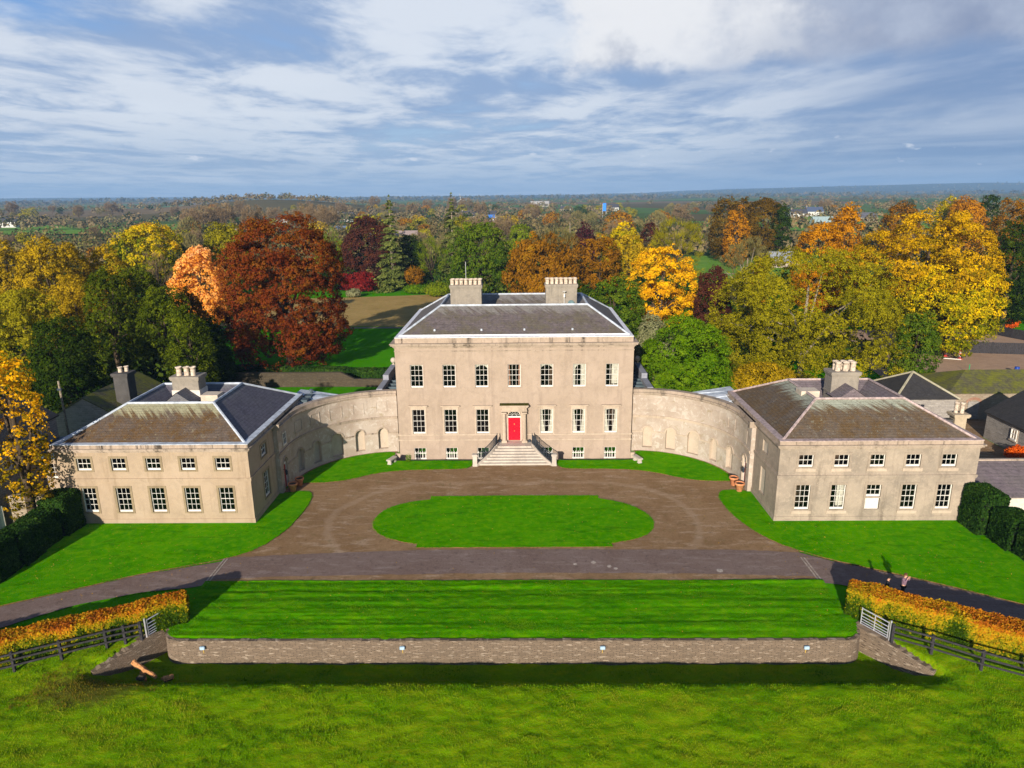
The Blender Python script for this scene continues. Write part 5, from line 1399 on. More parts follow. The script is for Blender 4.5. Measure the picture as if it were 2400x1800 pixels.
for s, lb in ((-1, 'pale drain channel across the road at the terrace end near the logs'), (1, 'pale drain channel across the road at the terrace end near the walkers')):
    t = thing('drain_channel', lb, 'drain', (s*20.25, -22.3, 0)); mb = MB()
    for i in range(2): mb.box(s*20.15-.14+i*.2, s*20.15-.04+i*.2, -23.75, -20.6, .011, .030)
    mb.build('grating', plain('worn concrete', (.30, .25, .21), .9, 0, .3, 4), t)
def cover(px, py, r, label):
    d = _F+_Rv*(px-1200)/CF-_U*(py-900)/CF; q = CLOC+d*(0.012-CLOC[2])/d[2]
    mb = MB(); mb.lathe([(r*.2, 0), (r, 0), (r*.96, .012), (r*.2, .013)], (q[0], q[1], .008), 14)
    tag(mb.build('drain_cover', plain('pale cover', (.34, .29, .25), .8, 0, .35, 9)), label, 'drain cover', 'pale drain covers in the road')
cover(1391, 1317.5, .17, 'pale round cover in the tarmac, highest of the group below the oval lawn'); cover(1428, 1327, .15, 'pale round cover in the tarmac, middle of the group below the oval lawn')
cover(1443, 1332, .14, 'pale bluish cover nearest the terrace in the group below the oval lawn'); cover(1348, 1322, .13, 'faint round cover set apart from the group below the oval lawn')
cover(1687, 1337, .22, 'largest pale cover in the tarmac, close to the drain channel near the walkers')

# ---------------------------------------------------------------- buildings round about
def gable(name, label, cat, x0, x1, y0, y1, ze, zr, axis, wm, rm, wins=(), over=.25, chim=None, wlabel=None, ridge=None):
    t = thing(name, label, cat, ((x0+x1)/2, (y0+y1)/2, 0)); mb = MB()
    if axis == 'x':
        ym = (y0+y1)/2
        for y, n in ((y0, -1), (y1, 1)): mb.quad((x0, y, -.3), (x1, y, -.3), (x1, y, ze), (x0, y, ze))
        for x in (x0, x1): mb.poly([(x, y0, -.3), (x, y1, -.3), (x, y1, ze), (x, ym, zr), (x, y0, ze)])
    else:
        xm = (x0+x1)/2
        for x in (x0, x1): mb.quad((x, y0, -.3), (x, y1, -.3), (x, y1, ze), (x, y0, ze))
        for y in (y0, y1): mb.poly([(x0, y, -.3), (x1, y, -.3), (x1, y, ze), (xm, y, zr), (x0, y, ze)])
    mb.build('wall', wm, t)
    mb = MB(); o = over; th = .12
    if axis == 'x':
        ym = (y0+y1)/2; k = (zr-ze)/(ym-y0)
        sec = [(y0-o, ze-o*k+.03), (ym, zr+.03), (y1+o, ze-o*k+.03), (y1+o, ze-o*k+th+.03), (ym, zr+th+.03), (y0-o, ze-o*k+th+.03)]
        mb.loft([[(x, y, z) for y, z in sec] for x in (x0-.12, x1+.12)], False); 
        for x in (x0-.12, x1+.12): mb.quad(*[(x, *sec[i]) for i in (0, 1, 4, 5)]); mb.quad(*[(x, *sec[i]) for i in (1, 2, 3, 4)])
    else:
        xm = (x0+x1)/2; k = (zr-ze)/(xm-x0)
        sec = [(x0-o, ze-o*k+.03), (xm, zr+.03), (x1+o, ze-o*k+.03), (x1+o, ze-o*k+th+.03), (xm, zr+th+.03), (x0-o, ze-o*k+th+.03)]
        mb.loft([[(x, y, z) for x, z in sec] for y in (y0-.12, y1+.12)], False)
        for y in (y0-.12, y1+.12): mb.quad(*[(sec[i][0], y, sec[i][1]) for i in (0, 1, 4, 5)]); mb.quad(*[(sec[i][0], y, sec[i][1]) for i in (1, 2, 3, 4)])
    rf = mb.build('roof', rm, t)
    if ridge:
        mb = MB()
        if axis == 'x': mb.bar((x0-.12, (y0+y1)/2, zr+.17), (x1+.12, (y0+y1)/2, zr+.17), .28, .12)
        else: mb.bar(((x0+x1)/2, y0-.12, zr+.17), ((x0+x1)/2, y1+.12, zr+.17), .28, .12)
        mb.build('ridge', ridge, rf)
    for F, u0, u1, z0, z1, c, r in wins:
        mb = MB(); mb.fbox(F, u0-.12, u1+.12, 0, .03, z0, z1+.12); mb.fbox(F, u0-.15, u1+.15, 0, .12, z0-.14, z0); 
        w = window(t, F, u0, u1, z0, z1, c, r, rev=-.09); mb.build('surround', M_TRIM, w)
    return t
P0 = Fac((-39.5, -18.0), (0, 1), (1, 0))
gable('stone_cottage', 'two storey rubble stone cottage half hidden by the golden tree, beside the cream wing', 'cottage', -46.0, -39.5, -18.0, -7.6, 6.6, 8.5, 'y', M_RUBBLE, M_SLATE_D, [(P0, 7.3, 8.2, 4.85, 5.95, 2, 2), (P0, 3.4, 4.3, 4.2, 5.3, 2, 2)])
def link_block():
    t = thing('link_building', 'low cream lean to with dark flat roof, between cream wing and stone cottage', 'annexe', (-37.3, -10, 0))
    F = Fac((-39.48, -12.0), (1, 0), (0, -1)); mb = MB(); wall_grid(mb, F, 4.5, -.1, 4.3, [(1.75, 2.65, 2.55, 3.85)], .25)
    mb.quad((-39.48, -7.8, -.1), (-35, -7.8, -.1), (-35, -7.8, 4.5), (-39.48, -7.8, 4.5)); mb.build('wall', M_WL, t)
    mb = MB(); mb.quad((-39.4, -11.6, 0), (-35, -11.6, 0), (-35, -11.6, 4.2), (-39.4, -11.6, 4.2)); mb.build('interior', M_ROOM, t)
    mb = MB(); mb.loft([[(-39.48, -12.15, z), (-35.1, -12.15, z), (-35.1, -7.7, z+.2), (-39.48, -7.7, z+.2)] for z in (4.31, 4.5)], True); mb.build('roof', M_LEADD, t)
    window(t, F, 1.75, 2.65, 2.55, 3.85, 3, 3, rev=.2)
    mb = MB(); mb.bar((-39.45, -12.1, 4.58), (-39.45, -7.7, 4.78), .16, .14); mb.build('flashing', M_COPE, t)
link_block()
t = thing('yard_wall', 'tan rubble wall of the yard behind the tall clipped yew', 'wall', (-37.5, -15.2, 0)); mb = MB(); mb.bbox(-39.0, -35.1, -15.4, -15.0, -.1, 2.45, .03); mb.build('wall', M_RUBBLEB, t)
mb = MB(); mb.bbox(-39.05, -35.05, -15.45, -14.95, 2.452, 2.56, .02); mb.build('coping', M_COPE, t)
t = thing('yard_gate', 'white boarded double gate beside the tan yard wall', 'gate', (-40.9, -16, 0))
for k in (0, 1):
    mb = MB(); x0 = -43.2+k*2.12; mb.box(x0, x0+2.08, -16.05, -15.98, .12, 2.0)
    for i in range(7): mb.box(x0+.03+i*.293, x0+.29+i*.293, -16.075, -16.05, .15, 1.97)
    g = mb.build('gate_leaf', M_WHITE, t); mb = MB(); mb.lathe([(.05, 0), (.05, .03)], (x0+(1.95 if k == 0 else .12), -16.12, 1.1), 8); mb.build('handle', M_IRON, g)
gable('mossy_barn', 'dark barn with a moss covered roof behind the cream wing', 'barn', -45.2, -37.2, -1.0, 9.0, 3.9, 6.15, 'y', M_RUBBLE, M_MOSSROOF, ())
t = thing('chimney_stack', 'tall dark stone chimney stack with two clay pots behind the cream wing', 'chimney', (-38.1, 1.8, 0))
chimney(t, -39.3, -37.9, 1.2, 2.6, 0, 8.05, [(-38.8, 1.8), (-38.4, 2.2)], M_CHIMD, ph=.55, pr=.22, capo=.14, name='stack')
t = thing('telegraph_pole', 'thin weathered wooden pole beside the mossy barn', 'pole', (-43.4, -2.6, 0)); x, z, m = at(150, 960, -2.6); zt = at(143, 893, -2.6)[1]
mb = MB(); mb.tube([(x, -2.6, 0), (x-.05, -2.6, zt)], [.13, .09], 7); mb.build('pole', M_BARK, t); mb = MB(); mb.box(x-.25, x+.15, -2.7, -2.5, zt-.9, zt-.7); mb.build('insulator', M_IRON, t)
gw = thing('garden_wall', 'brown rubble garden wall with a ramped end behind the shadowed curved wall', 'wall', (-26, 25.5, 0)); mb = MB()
mb.loft([[(x, y, -.2), (x, y+.5, -.2), (x, y+.5, z), (x, y, z)] for x, y, z in ((-38, 25.5, 1.9), (-23.4, 25.5, 1.9), (-21.6, 25.4, 1.0), (-15, 25.2, 1.0))], True); mb.build('wall', M_SHADESTONE, gw)
# on the other side
def pyramid_house():
    t = thing('pavilion_house', 'small rendered outbuilding with a black pyramid roof behind the grey streaked wing', 'outbuilding', (42.9, 9.3, 0)); mb = MB()
    mb.box(39.8, 46.0, 6.2, 12.4, -.2, 3.5); mb.build('wall', M_RUBBLE, t)
    A = [(39.5, 5.9, 3.45), (46.3, 5.9, 3.45), (46.3, 12.7, 3.45), (39.5, 12.7, 3.45)]; Z = (42.9, 9.3, 5.6); mb = MB()
    for k in range(4): mb.tri(A[k], A[(k+1) % 4], Z)
    mb.poly(A); rf = mb.build('roof', M_SLATE_D, t); mb = MB()
    for k in range(4): mb.tube([A[k], Z], .13, 6)
    mb.build('hip_tile', stucco('lichened hip', (.38, .35, .26), (.3, .27, .18), (.15, .14, .08)), rf)
pyramid_house()
def moss_barn():
    t = thing('mossy_barn', 'long stone barn with a green mossy hipped roof below the riding arena', 'barn', (55, 13, 0)); mb = MB(); x0, x1, y0, y1 = 47.6, 70, 10.0, 18.0
    mb.box(x0, x1, y0, y1, -.2, 3.0); mb.build('wall', M_RUBBLEB, t)
    A = [(x0-.25, y0-.25, 2.95), (x1, y0-.25, 2.95), (x1, y1+.25, 2.95), (x0-.25, y1+.25, 2.95)]; B = [(x0+3.9, 14, 4.6), (x1-3, 14, 4.6)]; mb = MB()
    mb.quad(A[0], A[1], B[1], B[0]); mb.tri(A[1], A[2], B[1]); mb.quad(A[2], A[3], B[0], B[1]); mb.tri(A[3], A[0], B[0]); mb.poly(A)
    rf = mb.build('roof', M_MOSSROOF, t)
    for k, x in enumerate((50.4, 54.6, 59.0)):
        mb = MB()
        for i in range(12):
            a0, a1 = math.pi*(.22+.56*i/12), math.pi*(.22+.56*(i+1)/12); p = lambda a, r: (x+r*math.cos(a)*.9, 9.96, 1.2+r*math.sin(a))
            mb.quad(p(a0, 1.0), p(a1, 1.0), p(a1, 1.3), p(a0, 1.3))
        mb.build('arch', M_BRICK, t)
        mb = MB(); mb.box(x-.6, x+.6, 9.93, 10.0, 0, 2.0); mb.build('doorway', M_RUBBLE, t)
    mb = MB(); n = 12
    P = [at(2250+i*95/n, 875-6*math.sin(math.pi*i/n)+i*1.0, 14.4) for i in range(n+1)]
    mb.tube([(p[0], 14.4, p[1]) for p in P], .16, 6); mb.build('roof_rib', M_POT, rf)
moss_barn()
P1 = Fac((48.0, 4.0), (0, -1), (-1, 0))
gable('stone_stable', 'grey rubble stable with a slate roof and one small window, near the orange shrub', 'stable', 48.0, 55.0, -14.0, 4.0, 2.75, 4.9, 'y', M_RUBBLE, M_SLATE_D, [(P1, 3.9, 4.7, 1.2, 2.3, 2, 2)], ridge=None)
gable('lilac_roof_shed', 'low white walled shed with a lilac slate roof beside the grey streaked wing', 'shed', 35.4, 47.5, -14.8, -7.2, 1.9, 3.25, 'x', stucco('white shed wall', (.62, .56, .48), (.55, .49, .41), (.35, .3, .24)), M_SLATE_P, (), ridge=M_COPE)
def chim_right():
    t = thing('chimney_stack', 'pale stone chimney stack with two tall clay pots beside the grey streaked wing', 'chimney', (40.2, -4.2, 0))
    chimney(t, 39.3, 40.35, -4.7, -3.8, 0, 5.25, [(39.55, -4.2), (40.0, -4.35)], stucco('tan chimney', (.42, .34, .24), (.36, .29, .2), (.2, .15, .1), .4, .2), ph=1.0, pr=.19, capo=.2, name='stack')
    mb = MB(); mb.box(38.3, 39.28, -4.5, -4.0, 0, 4.55); mb.bbox(38.25, 39.28, -4.55, -3.95, 4.552, 4.7, .02); mb.build('buttress', M_CHIMD, t)
chim_right()
for k, (pts, h, lb) in enumerate([([(54, 45.2), (66, 43.6), (78, 41.3), (95, 38)], 1.75, 'long black boarded fence dividing the sandy riding arena'), ([(52, 66.5), (70, 65.2), (82.0, 61.0)], 1.6, 'black boarded fence at the far edge of the riding arena'), ([(82.2, 60.8), (84.0, 54), (87, 46), (92, 40.5)], 1.6, 'black boarded fence beside the bright green paddock')]):
    t = thing('boarded_fence', lb, 'fence', (pts[0][0], pts[0][1], 0)); Q = resample(pts, 2.2, 0, k, False)+[pts[-1]]; mb = MB()
    for a, b in zip(Q[:-1], Q[1:]):
        for i in range(8):
            f0, f1 = i/8, (i+.93)/8; p = lambda f: (a[0]+(b[0]-a[0])*f, a[1]+(b[1]-a[1])*f)
            A, B = p(f0), p(f1); mb.bar((A[0], A[1], h/2), (B[0], B[1], h/2), .03, h)
    mb.build('boards', M_BLACKWOOD, t)
    for q in Q[::2]:
        mb = MB(); mb.box(q[0]-.06, q[0]+.06, q[1]+.05, q[1]+.17, -.2, h+.05); mb.build('post', M_BLACKWOOD, t)
sheet('paddock', [(84.5, 60), (92.5, 41), (130, 36), (140, 62)], -.02, M_LAWN, 2, .1)
def jump_stand(x, y, h, label):
    t = thing('jump_stand', label, 'jump stand', (x, y, 0), 'jump stands in the riding arena'); mb = MB()
    for k in range(6): mb.mi = k % 2; mb.box(x-.16, x+.16, y-.05, y+.05, .06+k*(h-.06)/6, .06+(k+1)*(h-.06)/6-.002)
    mb.mi = 0; mb.box(x-.35, x+.35, y-.25, y+.25, 0, .06); mb.build('upright', [plain('red stand paint', (.55, .06, .05), .6), M_WHITE], t)
jump_stand(65.2, 40.6, 1.45, 'short red and white jump stand near the black fence'); jump_stand(66.1, 38.6, 1.75, 'tall red and white jump stand, the nearer one')
t = thing('jump_pole', 'white jump pole lying on the sand below the red and white stands', 'pole', (65, 38.3, 0)); mb = MB(); mb.tube([(63.9, 38.9, .08), (66.0, 38.0, .08)], .07, 8); mb.build('pole', M_WHITE, t)
x, z, m = at(2272, 862, 30); t = thing('marker_pole', 'thin green marker pole standing on the sand near the barn roof', 'pole', (x, 30, 0)); mb = MB(); mb.tube([(x, 30, 0), (x, 30, 1.3)], .06, 6); mb.lathe([(.2, 0), (.06, .2)], (x, 30, 0), 8); mb.build('pole', plain('green plastic', (.02, .28, .10), .5), t)
t = thing('barrel', 'blue plastic barrel standing on the sand of the riding arena', 'barrel', (68.76, 30, 0)); mb = MB(); mb.lathe([(.28, 0), (.30, .04), (.30, .28), (.32, .30), (.30, .32), (.30, .58), (.32, .60), (.30, .62), (.30, .86), (.27, .9), (.1, .88)], (68.76, 30, 0), 16); mb.build('drum', plain('blue plastic', (.012, .05, .30), .4), t, True)

# ---------------------------------------------------------------- two people on the road behind the hedge
def person(base, h, label, yaw, cap, look, top_col, leg_col, arms):
    """one skinned body; jacket, trousers, hair are children"""
    k = h/1.72; ca, sa = math.cos(yaw), math.sin(yaw)
    W = lambda p: (base[0]+(p[0]*ca-p[1]*sa)*k, base[1]+(p[0]*sa+p[1]*ca)*k, base[2]+p[2]*k)
    t = thing('person', label, 'person', base)
    def skin(name, verts, edges, rad, mat, sub=2, root=0):
        me = bpy.data.meshes.new(name); me.from_pydata([W(v) for v in verts], edges, [])
        o = bpy.data.objects.new(name, me); link(o); me.materials.append(mat)
        o.modifiers.new('skin', 'SKIN'); 
        for v, r_ in zip(me.skin_vertices[0].data, rad):
            v.radius = ((r_[0] if isinstance(r_, tuple) else r_)*k, (r_[1] if isinstance(r_, tuple) else r_)*k)
        me.skin_vertices[0].data[root].use_root = True
        s = o.modifiers.new('sub', 'SUBSURF'); s.levels = s.render_levels = sub
        for p in me.polygons: p.use_smooth = True
        return attach(o, t)
    V = [(0, 0, .92), (0, -.02, 1.12), (0, -.03, 1.34), (0, -.03, 1.47), (0, -.05+look*.3, 1.56), (0, -.06+look*.5, 1.65)]; E = [(0, 1), (1, 2), (2, 3), (3, 4), (4, 5)]
    Rr = [(.14, .11), (.13, .10), (.15, .10), .055, (.075, .09), (.07, .085)]
    def chain(start, pts, rs):
        i = start
        for p, r_ in zip(pts, rs): V.append(p); Rr.append(r_); E.append((i, len(V)-1)); i = len(V)-1
        return i
    for s in (-1, 1):
        f = .10*s
        chain(0, [(s*.09, 0, .84), (s*.10, f, .48), (s*.10, f*1.8+.02, .08), (s*.11, f*1.8-.14, .04)], [.095, .06, .042, .035])
        el, wr = arms[0 if s < 0 else 1]
        w = chain(2, [(s*.19, -.03, 1.39), (s*el[0], el[1], el[2]), (s*wr[0], wr[1], wr[2])], [.055, .042, .03])
        d = Vector((s*wr[0]-s*el[0], wr[1]-el[1], wr[2]-el[2])).normalized(); u = d.cross(Vector((0, 1, .2))).normalized()
        pw = Vector((s*wr[0], wr[1], wr[2])); palm = pw+d*.07
        pi = chain(w, [tuple(palm)], [(.035, .02)])
        for q, L in zip((-.03, -.01, .01, .03), (.065, .08, .075, .055)):
            chain(pi, [tuple(palm+u*q+d*.03), tuple(palm+u*q*1.2+d*(.03+L*.6)+Vector((0, -.01, 0))), tuple(palm+u*q*1.2+d*(.03+L)+Vector((0, -.025, 0)))], [.009, .008, .007])
        chain(pi, [tuple(pw+d*.03-u*.045), tuple(pw+d*.075-u*.06)], [.010, .008])
    skin('body', V, E, Rr, plain('skin', (.55, .30, .20), .6, 0, .06))
    JV = [(0, 0, .86), (0, -.02, 1.10), (0, -.03, 1.34), (0, -.03, 1.45)]; JE = [(0, 1), (1, 2), (2, 3)]; JR = [(.175, .135), (.16, .125), (.185, .125), .075]
    for s in (-1, 1):
        el, wr = arms[0 if s < 0 else 1]; b = len(JV)
        JV += [(s*.20, -.03, 1.385), (s*el[0], el[1], el[2]), (s*(el[0]*.15+wr[0]*.85), el[1]*.15+wr[1]*.85, el[2]*.15+wr[2]*.85)]; JE += [(2, b), (b, b+1), (b+1, b+2)]; JR += [.075, .06, .045]
    skin('jacket', JV, JE, JR, plain('jacket cloth', top_col, .9, 0, .15, 9))
    TV = [(0, 0, .93)]; TE = []; TR = [(.155, .125)]
    for s in (-1, 1):
        f = .10*s; b = len(TV); TV += [(s*.09, 0, .84), (s*.10, f, .48), (s*.10, f*1.8+.02, .10)]; TE += [(0, b), (b, b+1), (b+1, b+2)]; TR += [.115, .08, .065]
    skin('trousers', TV, TE, TR, plain('trouser cloth', leg_col, .9, 0, .15, 9))
    hy = -.06+look*.5
    mb = MB(); n = 12; hc = (0, hy+.015, 1.645)
    for i in range(5):
        pass
    rings = [[W((hc[0]+r_*math.cos(2*math.pi*q/n), hc[1]+r_*1.15*math.sin(2*math.pi*q/n)+(.02 if z < .03 else 0), hc[2]+z)) for q in range(n)] for r_, z in ((.086, -.03), (.094, .02), (.088, .065), (.06, .10), (.01, .112))]
    mb.loft(rings, True); hair = mb.build('cap' if cap else 'hair', plain('cap cloth' if cap else 'brown hair', (.012, .012, .014) if cap else (.10, .045, .02), .8, 0, .2, 9), t, True)
    if cap:
        mb = MB(); mb.loft([[W((x_, hy-.10-d_, 1.665+z_)) for x_, d_ in ((-.075, 0), (0, .09), (.075, 0), (.06, -.03), (-.06, -.03))] for z_ in (0, .015)], True); mb.build('peak', hair.data.materials[0], hair)
    mb = MB(); mb.loft([[W((x_*w, hy-.082-.03*dz, 1.60-.02*dz)) for x_ in (-.012, 0, .012)] for dz, w in ((0, .6), (.5, 1), (1, 1))], False, False); mb.build('nose', bpy.data.materials['skin'], t)
    for s in (-1, 1):
        mb = MB(); c = W((s*.032, hy-.078, 1.625)); mb.lathe([(.002, -.012*k), (.012*k, 0), (.002, .012*k)], c, 8); mb.build('eye', plain('dark eye', (.03, .02, .015), .3), t)
person((24.35, -25.72, 0.0), 1.74, 'walker in a mauve jacket holding both hands up to the face, on the dark road', R_(35), False, -.02, (.19, .115, .155), (.012, .012, .016), [((.26, -.16, 1.22), (.10, -.24, 1.50)), ((.26, -.16, 1.22), (.09, -.25, 1.48))])
person((23.25, -25.85, 0.0), 1.60, 'walker in a black cap and dark coat, mostly hidden behind the hedge', R_(60), True, -.08, (.014, .015, .02), (.012, .012, .016), [((.24, -.02, 1.12), (.25, -.16, .92)), ((.24, .0, 1.12), (.25, -.14, .92))])
# ---------------------------------------------------------------- trees
PAL = dict(
 gold=[(0.281,0.135,0.003),(0.679,0.326,0.004),(0.810,0.483,0.006),(0.810,0.450,0.009)], olive=[(0.056,0.060,0.003),(0.175,0.162,0.005),(0.312,0.270,0.008),(0.400,0.336,0.015)],
 goldolive=[(0.078,0.062,0.003),(0.246,0.169,0.005),(0.425,0.281,0.008),(0.537,0.349,0.010)], yellowgreen=[(0.065,0.090,0.002),(0.211,0.210,0.002),(0.585,0.420,0.003),(0.943,0.570,0.003)],
 copper=[(0.040,0.009,0.003),(0.125,0.024,0.006),(0.216,0.045,0.010),(0.193,0.078,0.006),(0.307,0.083,0.015)], darkcopper=[(.028,.010,.008),(.075,.024,.016),(.13,.045,.018)],
 cypress=[(.006,.014,.002),(.035,.055,.003),(.10,.13,.005),(.17,.19,.008)], purple=[(.025,.008,.010),(.07,.018,.02),(.11,.03,.03)],
 bronze=[(0.056,0.032,0.003),(0.180,0.081,0.004),(0.304,0.130,0.006),(0.338,0.184,0.009)], orange=[(0.162,0.056,0.003),(0.426,0.175,0.004),(0.628,0.287,0.007)],
 pink=[(.55,.16,.015),(.84,.33,.03),(.92,.46,.10),(.95,.52,.20)], green=[(.012,.035,.003),(.05,.10,.006),(.11,.165,.010),(.16,.19,.015)],
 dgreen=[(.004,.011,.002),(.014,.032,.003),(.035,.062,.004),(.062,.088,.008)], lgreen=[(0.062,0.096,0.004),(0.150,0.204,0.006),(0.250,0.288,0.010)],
 bright=[(0.034,0.098,0.002),(0.098,0.190,0.004),(0.184,0.276,0.008)], conifer=[(.025,.042,.010),(.095,.125,.026),(.22,.24,.055)], red=[(.07,.006,.006),(.19,.014,.012),(.33,.035,.025)],
 twig=[(.10,.09,.03),(.19,.165,.055),(.26,.22,.09)], brown=[(.12,.08,.04),(.21,.145,.075),(.28,.20,.11)], silver=[(.13,.14,.06),(.25,.25,.12),(.36,.35,.20)],
 yellowoak=[(0.041,0.046,0.002),(0.226,0.154,0.003),(0.514,0.295,0.003),(0.679,0.399,0.006)], goldoak=[(0.052,0.056,0.002),(0.260,0.175,0.003),(0.754,0.375,0.005),(0.900,0.525,0.007)], umber=[(0.031,0.026,0.003),(0.106,0.062,0.004),(0.200,0.108,0.007)], fire=[(.45,.05,.005),(.75,.12,.008),(.85,.22,.02)], greengold=[(0.026,0.062,0.002),(0.130,0.163,0.004),(0.390,0.325,0.005),(0.806,0.500,0.007)])
def rnd_dirs(r, n):
    v = r.normal(0, 1, (n, 3)); return v/np.linalg.norm(v, axis=1, keepdims=True)
def crown_broad(H, R, zb, r, leaf, cover=1.0, nl=90, sq=.75, hg=.0, lobe=(.10, .22), cap=26000, droop=0.0, boxy=1.0, shell=.55):
    zc = zb+(H-zb)*.47; rz = (H-zb)*.53
    skirt = zb < H*.075
    d = rnd_dirs(r, nl*3); d = d[d[:, 2] > -.92][:nl]
    d = np.sign(d)*np.abs(d)**boxy
    if skirt:                                   # crowns that come down to the ground keep their width low down
        low = d[:, 2] < .15; q = np.hypot(d[:, 0], d[:, 1])+1e-6
        wide = np.sqrt(np.clip(1-np.abs(d[:, 2])**3.5, .25, 1))
        d[low, 0] *= (wide/q)[low]; d[low, 1] *= (wide/q)[low]
    lr = R*r.uniform(lobe[0], lobe[1], len(d))*np.where(r.rand(len(d)) < .2, 1.35, 1)
    e = np.array([R, R, rz]); u = np.where(r.rand(len(d)) < .72, r.uniform(.86, 1.0, len(d)), r.uniform(.45, .86, len(d)))
    wave = 1+.13*np.sin(d[:, 0]*3.1+d[:, 2]*2.3+r.rand()*6)*np.sin(d[:, 1]*2.7+r.rand()*6)
    p = d*(e-np.minimum(lr[:, None], e*.8))*(u*np.minimum(wave, 1.06))[:, None]
    outw = p/e; outw /= np.linalg.norm(outw, axis=1, keepdims=True)+1e-6
    w = lr**2; nt = int(min(cap, cover*np.sum(4*np.pi*lr**2)*.66/(leaf**2*1.0)))
    per = 13; nc = max(20, nt//per)
    k = r.choice(len(p), nc, p=w/w.sum())
    v = rnd_dirs(r, nc); flip = np.sum(v*outw[k], 1) < -.2
    v[flip] *= -1
    cc = p[k]+v*(lr[k]*r.uniform(.55, 1.10, nc))[:, None]*np.array([1, 1, sq])
    cn = v*.8+outw[k]*.8+np.array([0, 0, .25]); ct = .5+r.normal(0, .13, len(p))[k]+r.normal(0, .12, nc)
    if shell > 0:                               # an inner skin of sprays that closes the crown between the lobes
        ns = int(min(cap*.5, shell*4*np.pi*R*max(R, rz)*1.6/leaf**2))//per; g = rnd_dirs(r, ns); g = g[g[:, 2] > -.95]
        g = np.sign(g)*np.abs(g)**boxy; g0 = g.copy()
        if skirt:
            low = g[:, 2] < .15; q = np.hypot(g[:, 0], g[:, 1])+1e-6; wide = np.sqrt(np.clip(1-np.abs(g[:, 2])**3.5, .25, 1)); g[low, 0] *= (wide/q)[low]; g[low, 1] *= (wide/q)[low]
        ph = r.rand(6)*6; f = 4.2
        wv = .84+.09*np.sin(g0[:, 0]*f+ph[0])*np.sin(g0[:, 1]*f+ph[1])+.07*np.sin(g0[:, 2]*f*1.6+ph[2]+g0[:, 0]*3)+.05*np.sin(g0[:, 0]*9+ph[3])*np.sin(g0[:, 2]*9+ph[4])+r.normal(0, .04, len(g))
        ps = g*e*np.minimum(wv, 1.02)[:, None]
        cc = np.concatenate([cc, ps]); cn = np.concatenate([cn, g+np.array([0, 0, .3])]); ct = np.concatenate([ct, .42+.9*(wv-.84)+r.normal(0, .13, len(ps))])
    cn /= np.linalg.norm(cn, axis=1, keepdims=True)+1e-9
    nc = len(cc); cr = leaf*r.uniform(1.5, 2.9, nc)
    pos = np.repeat(cc, per, 0); nt = len(pos); dn = rnd_dirs(r, nt); ax = np.repeat(cn, per, 0)
    dn = dn+ax*.75; dn /= np.linalg.norm(dn, axis=1, keepdims=True)+1e-9
    pos = pos+dn*(np.repeat(cr, per)*r.uniform(.7, 1.1, nt))[:, None]*np.array([1, 1, .8])
    pos[:, 2] -= droop*np.abs(r.normal(0, 1, nt))*leaf
    nrm = dn*.9+ax*.3
    tint = np.repeat(ct, per)+r.normal(0, .08, nt)+hg*pos[:, 2]/rz
    pos[:, 2] += zc
    pos[:, 2] = np.where(pos[:, 2] < .15, r.uniform(.1, .8, nt), pos[:, 2])
    return pos, nrm, np.clip(tint, 0, 1), p+np.array([0, 0, zc])
def crown_conifer(H, R, r, leaf, zb=.06, droop=.5, spire=0.0, pw=.72, cap=36000):
    P, N, T = [], [], []
    nlev = int(H/.75)
    for i in range(nlev):
        t = zb+(1-zb)*(i+r.rand())/nlev
        rad = R*(1-t)**pw*r.uniform(.75, 1.08)+.12
        if t > 1-spire: rad *= .5
        nb = max(4, int(6+3*(1-t)))
        for a in r.uniform(0, 2*np.pi, nb):
            L = rad*r.uniform(.7, 1.1); n = max(3, int(L/leaf*6.0))
            f = np.sqrt(r.uniform(.06, 1, n))
            sp = .22*L*(1-f*.5)
            q = np.stack([np.cos(a)*L*f, np.sin(a)*L*f, t*H-droop*L*f**1.5*.55+.10*L*np.maximum(0, f-.7)], 1)+np.stack([r.normal(0, 1, n)*sp, r.normal(0, 1, n)*sp, r.normal(0, .12, n)*leaf*2], 1)
            P.append(q); N.append(np.stack([np.cos(a)*.5+0*f, np.sin(a)*.5+0*f, .75+0*f], 1)); T.append(.25+.55*f+r.normal(0, .12, n)+r.normal(0, .08))
    P, N, T = np.concatenate(P), np.concatenate(N), np.concatenate(T)
    if len(P) > cap: k = r.choice(len(P), cap, False); P, N, T = P[k], N[k], T[k]
    return P, N, np.clip(T, 0, 1)
def twig_quads(A, D, L, w):
    n = len(A); h = np.random.RandomState(1).normal(0, 1, (n, 3)); S = np.cross(D, h); S /= np.linalg.norm(S, axis=1, keepdims=True)+1e-9
    B = A+D*L[:, None]
    V = np.stack([A-S*w, A+S*w, B+S*w*.3, B-S*w*.3], 1); return V.reshape(-1, 3), np.arange(4*n).reshape(n, 4)
def limb_mesh(t, x, y, z0, H, R, ends, mat, r, tr=None, lean=0.0, name='trunk'):
    mb = MB(); tr = tr or max(.14, H*.022)
    fork = z0+(H-z0)*.36
    mb.tube([(x, y, z0-.3), (x+lean*.3, y, z0+(fork-z0)*.4), (x+lean, y, fork), (x+lean*1.3, y, z0+(H-z0)*.72)], [tr*1.35, tr, tr*.8, tr*.28], 8)
    for e in ends:
        a = Vector((x+lean*.7, y, z0+(fork-z0)*r.uniform(.6, 1.25))); b = Vector(e); m = a.lerp(b, .5)+Vector((0, 0, .08*H*r.uniform(.2, 1)))
        mb.tube([a, m, b], [tr*.5, tr*.3, tr*.08], 5)
    return mb.build(name, mat, t, True)
_seed = [100]
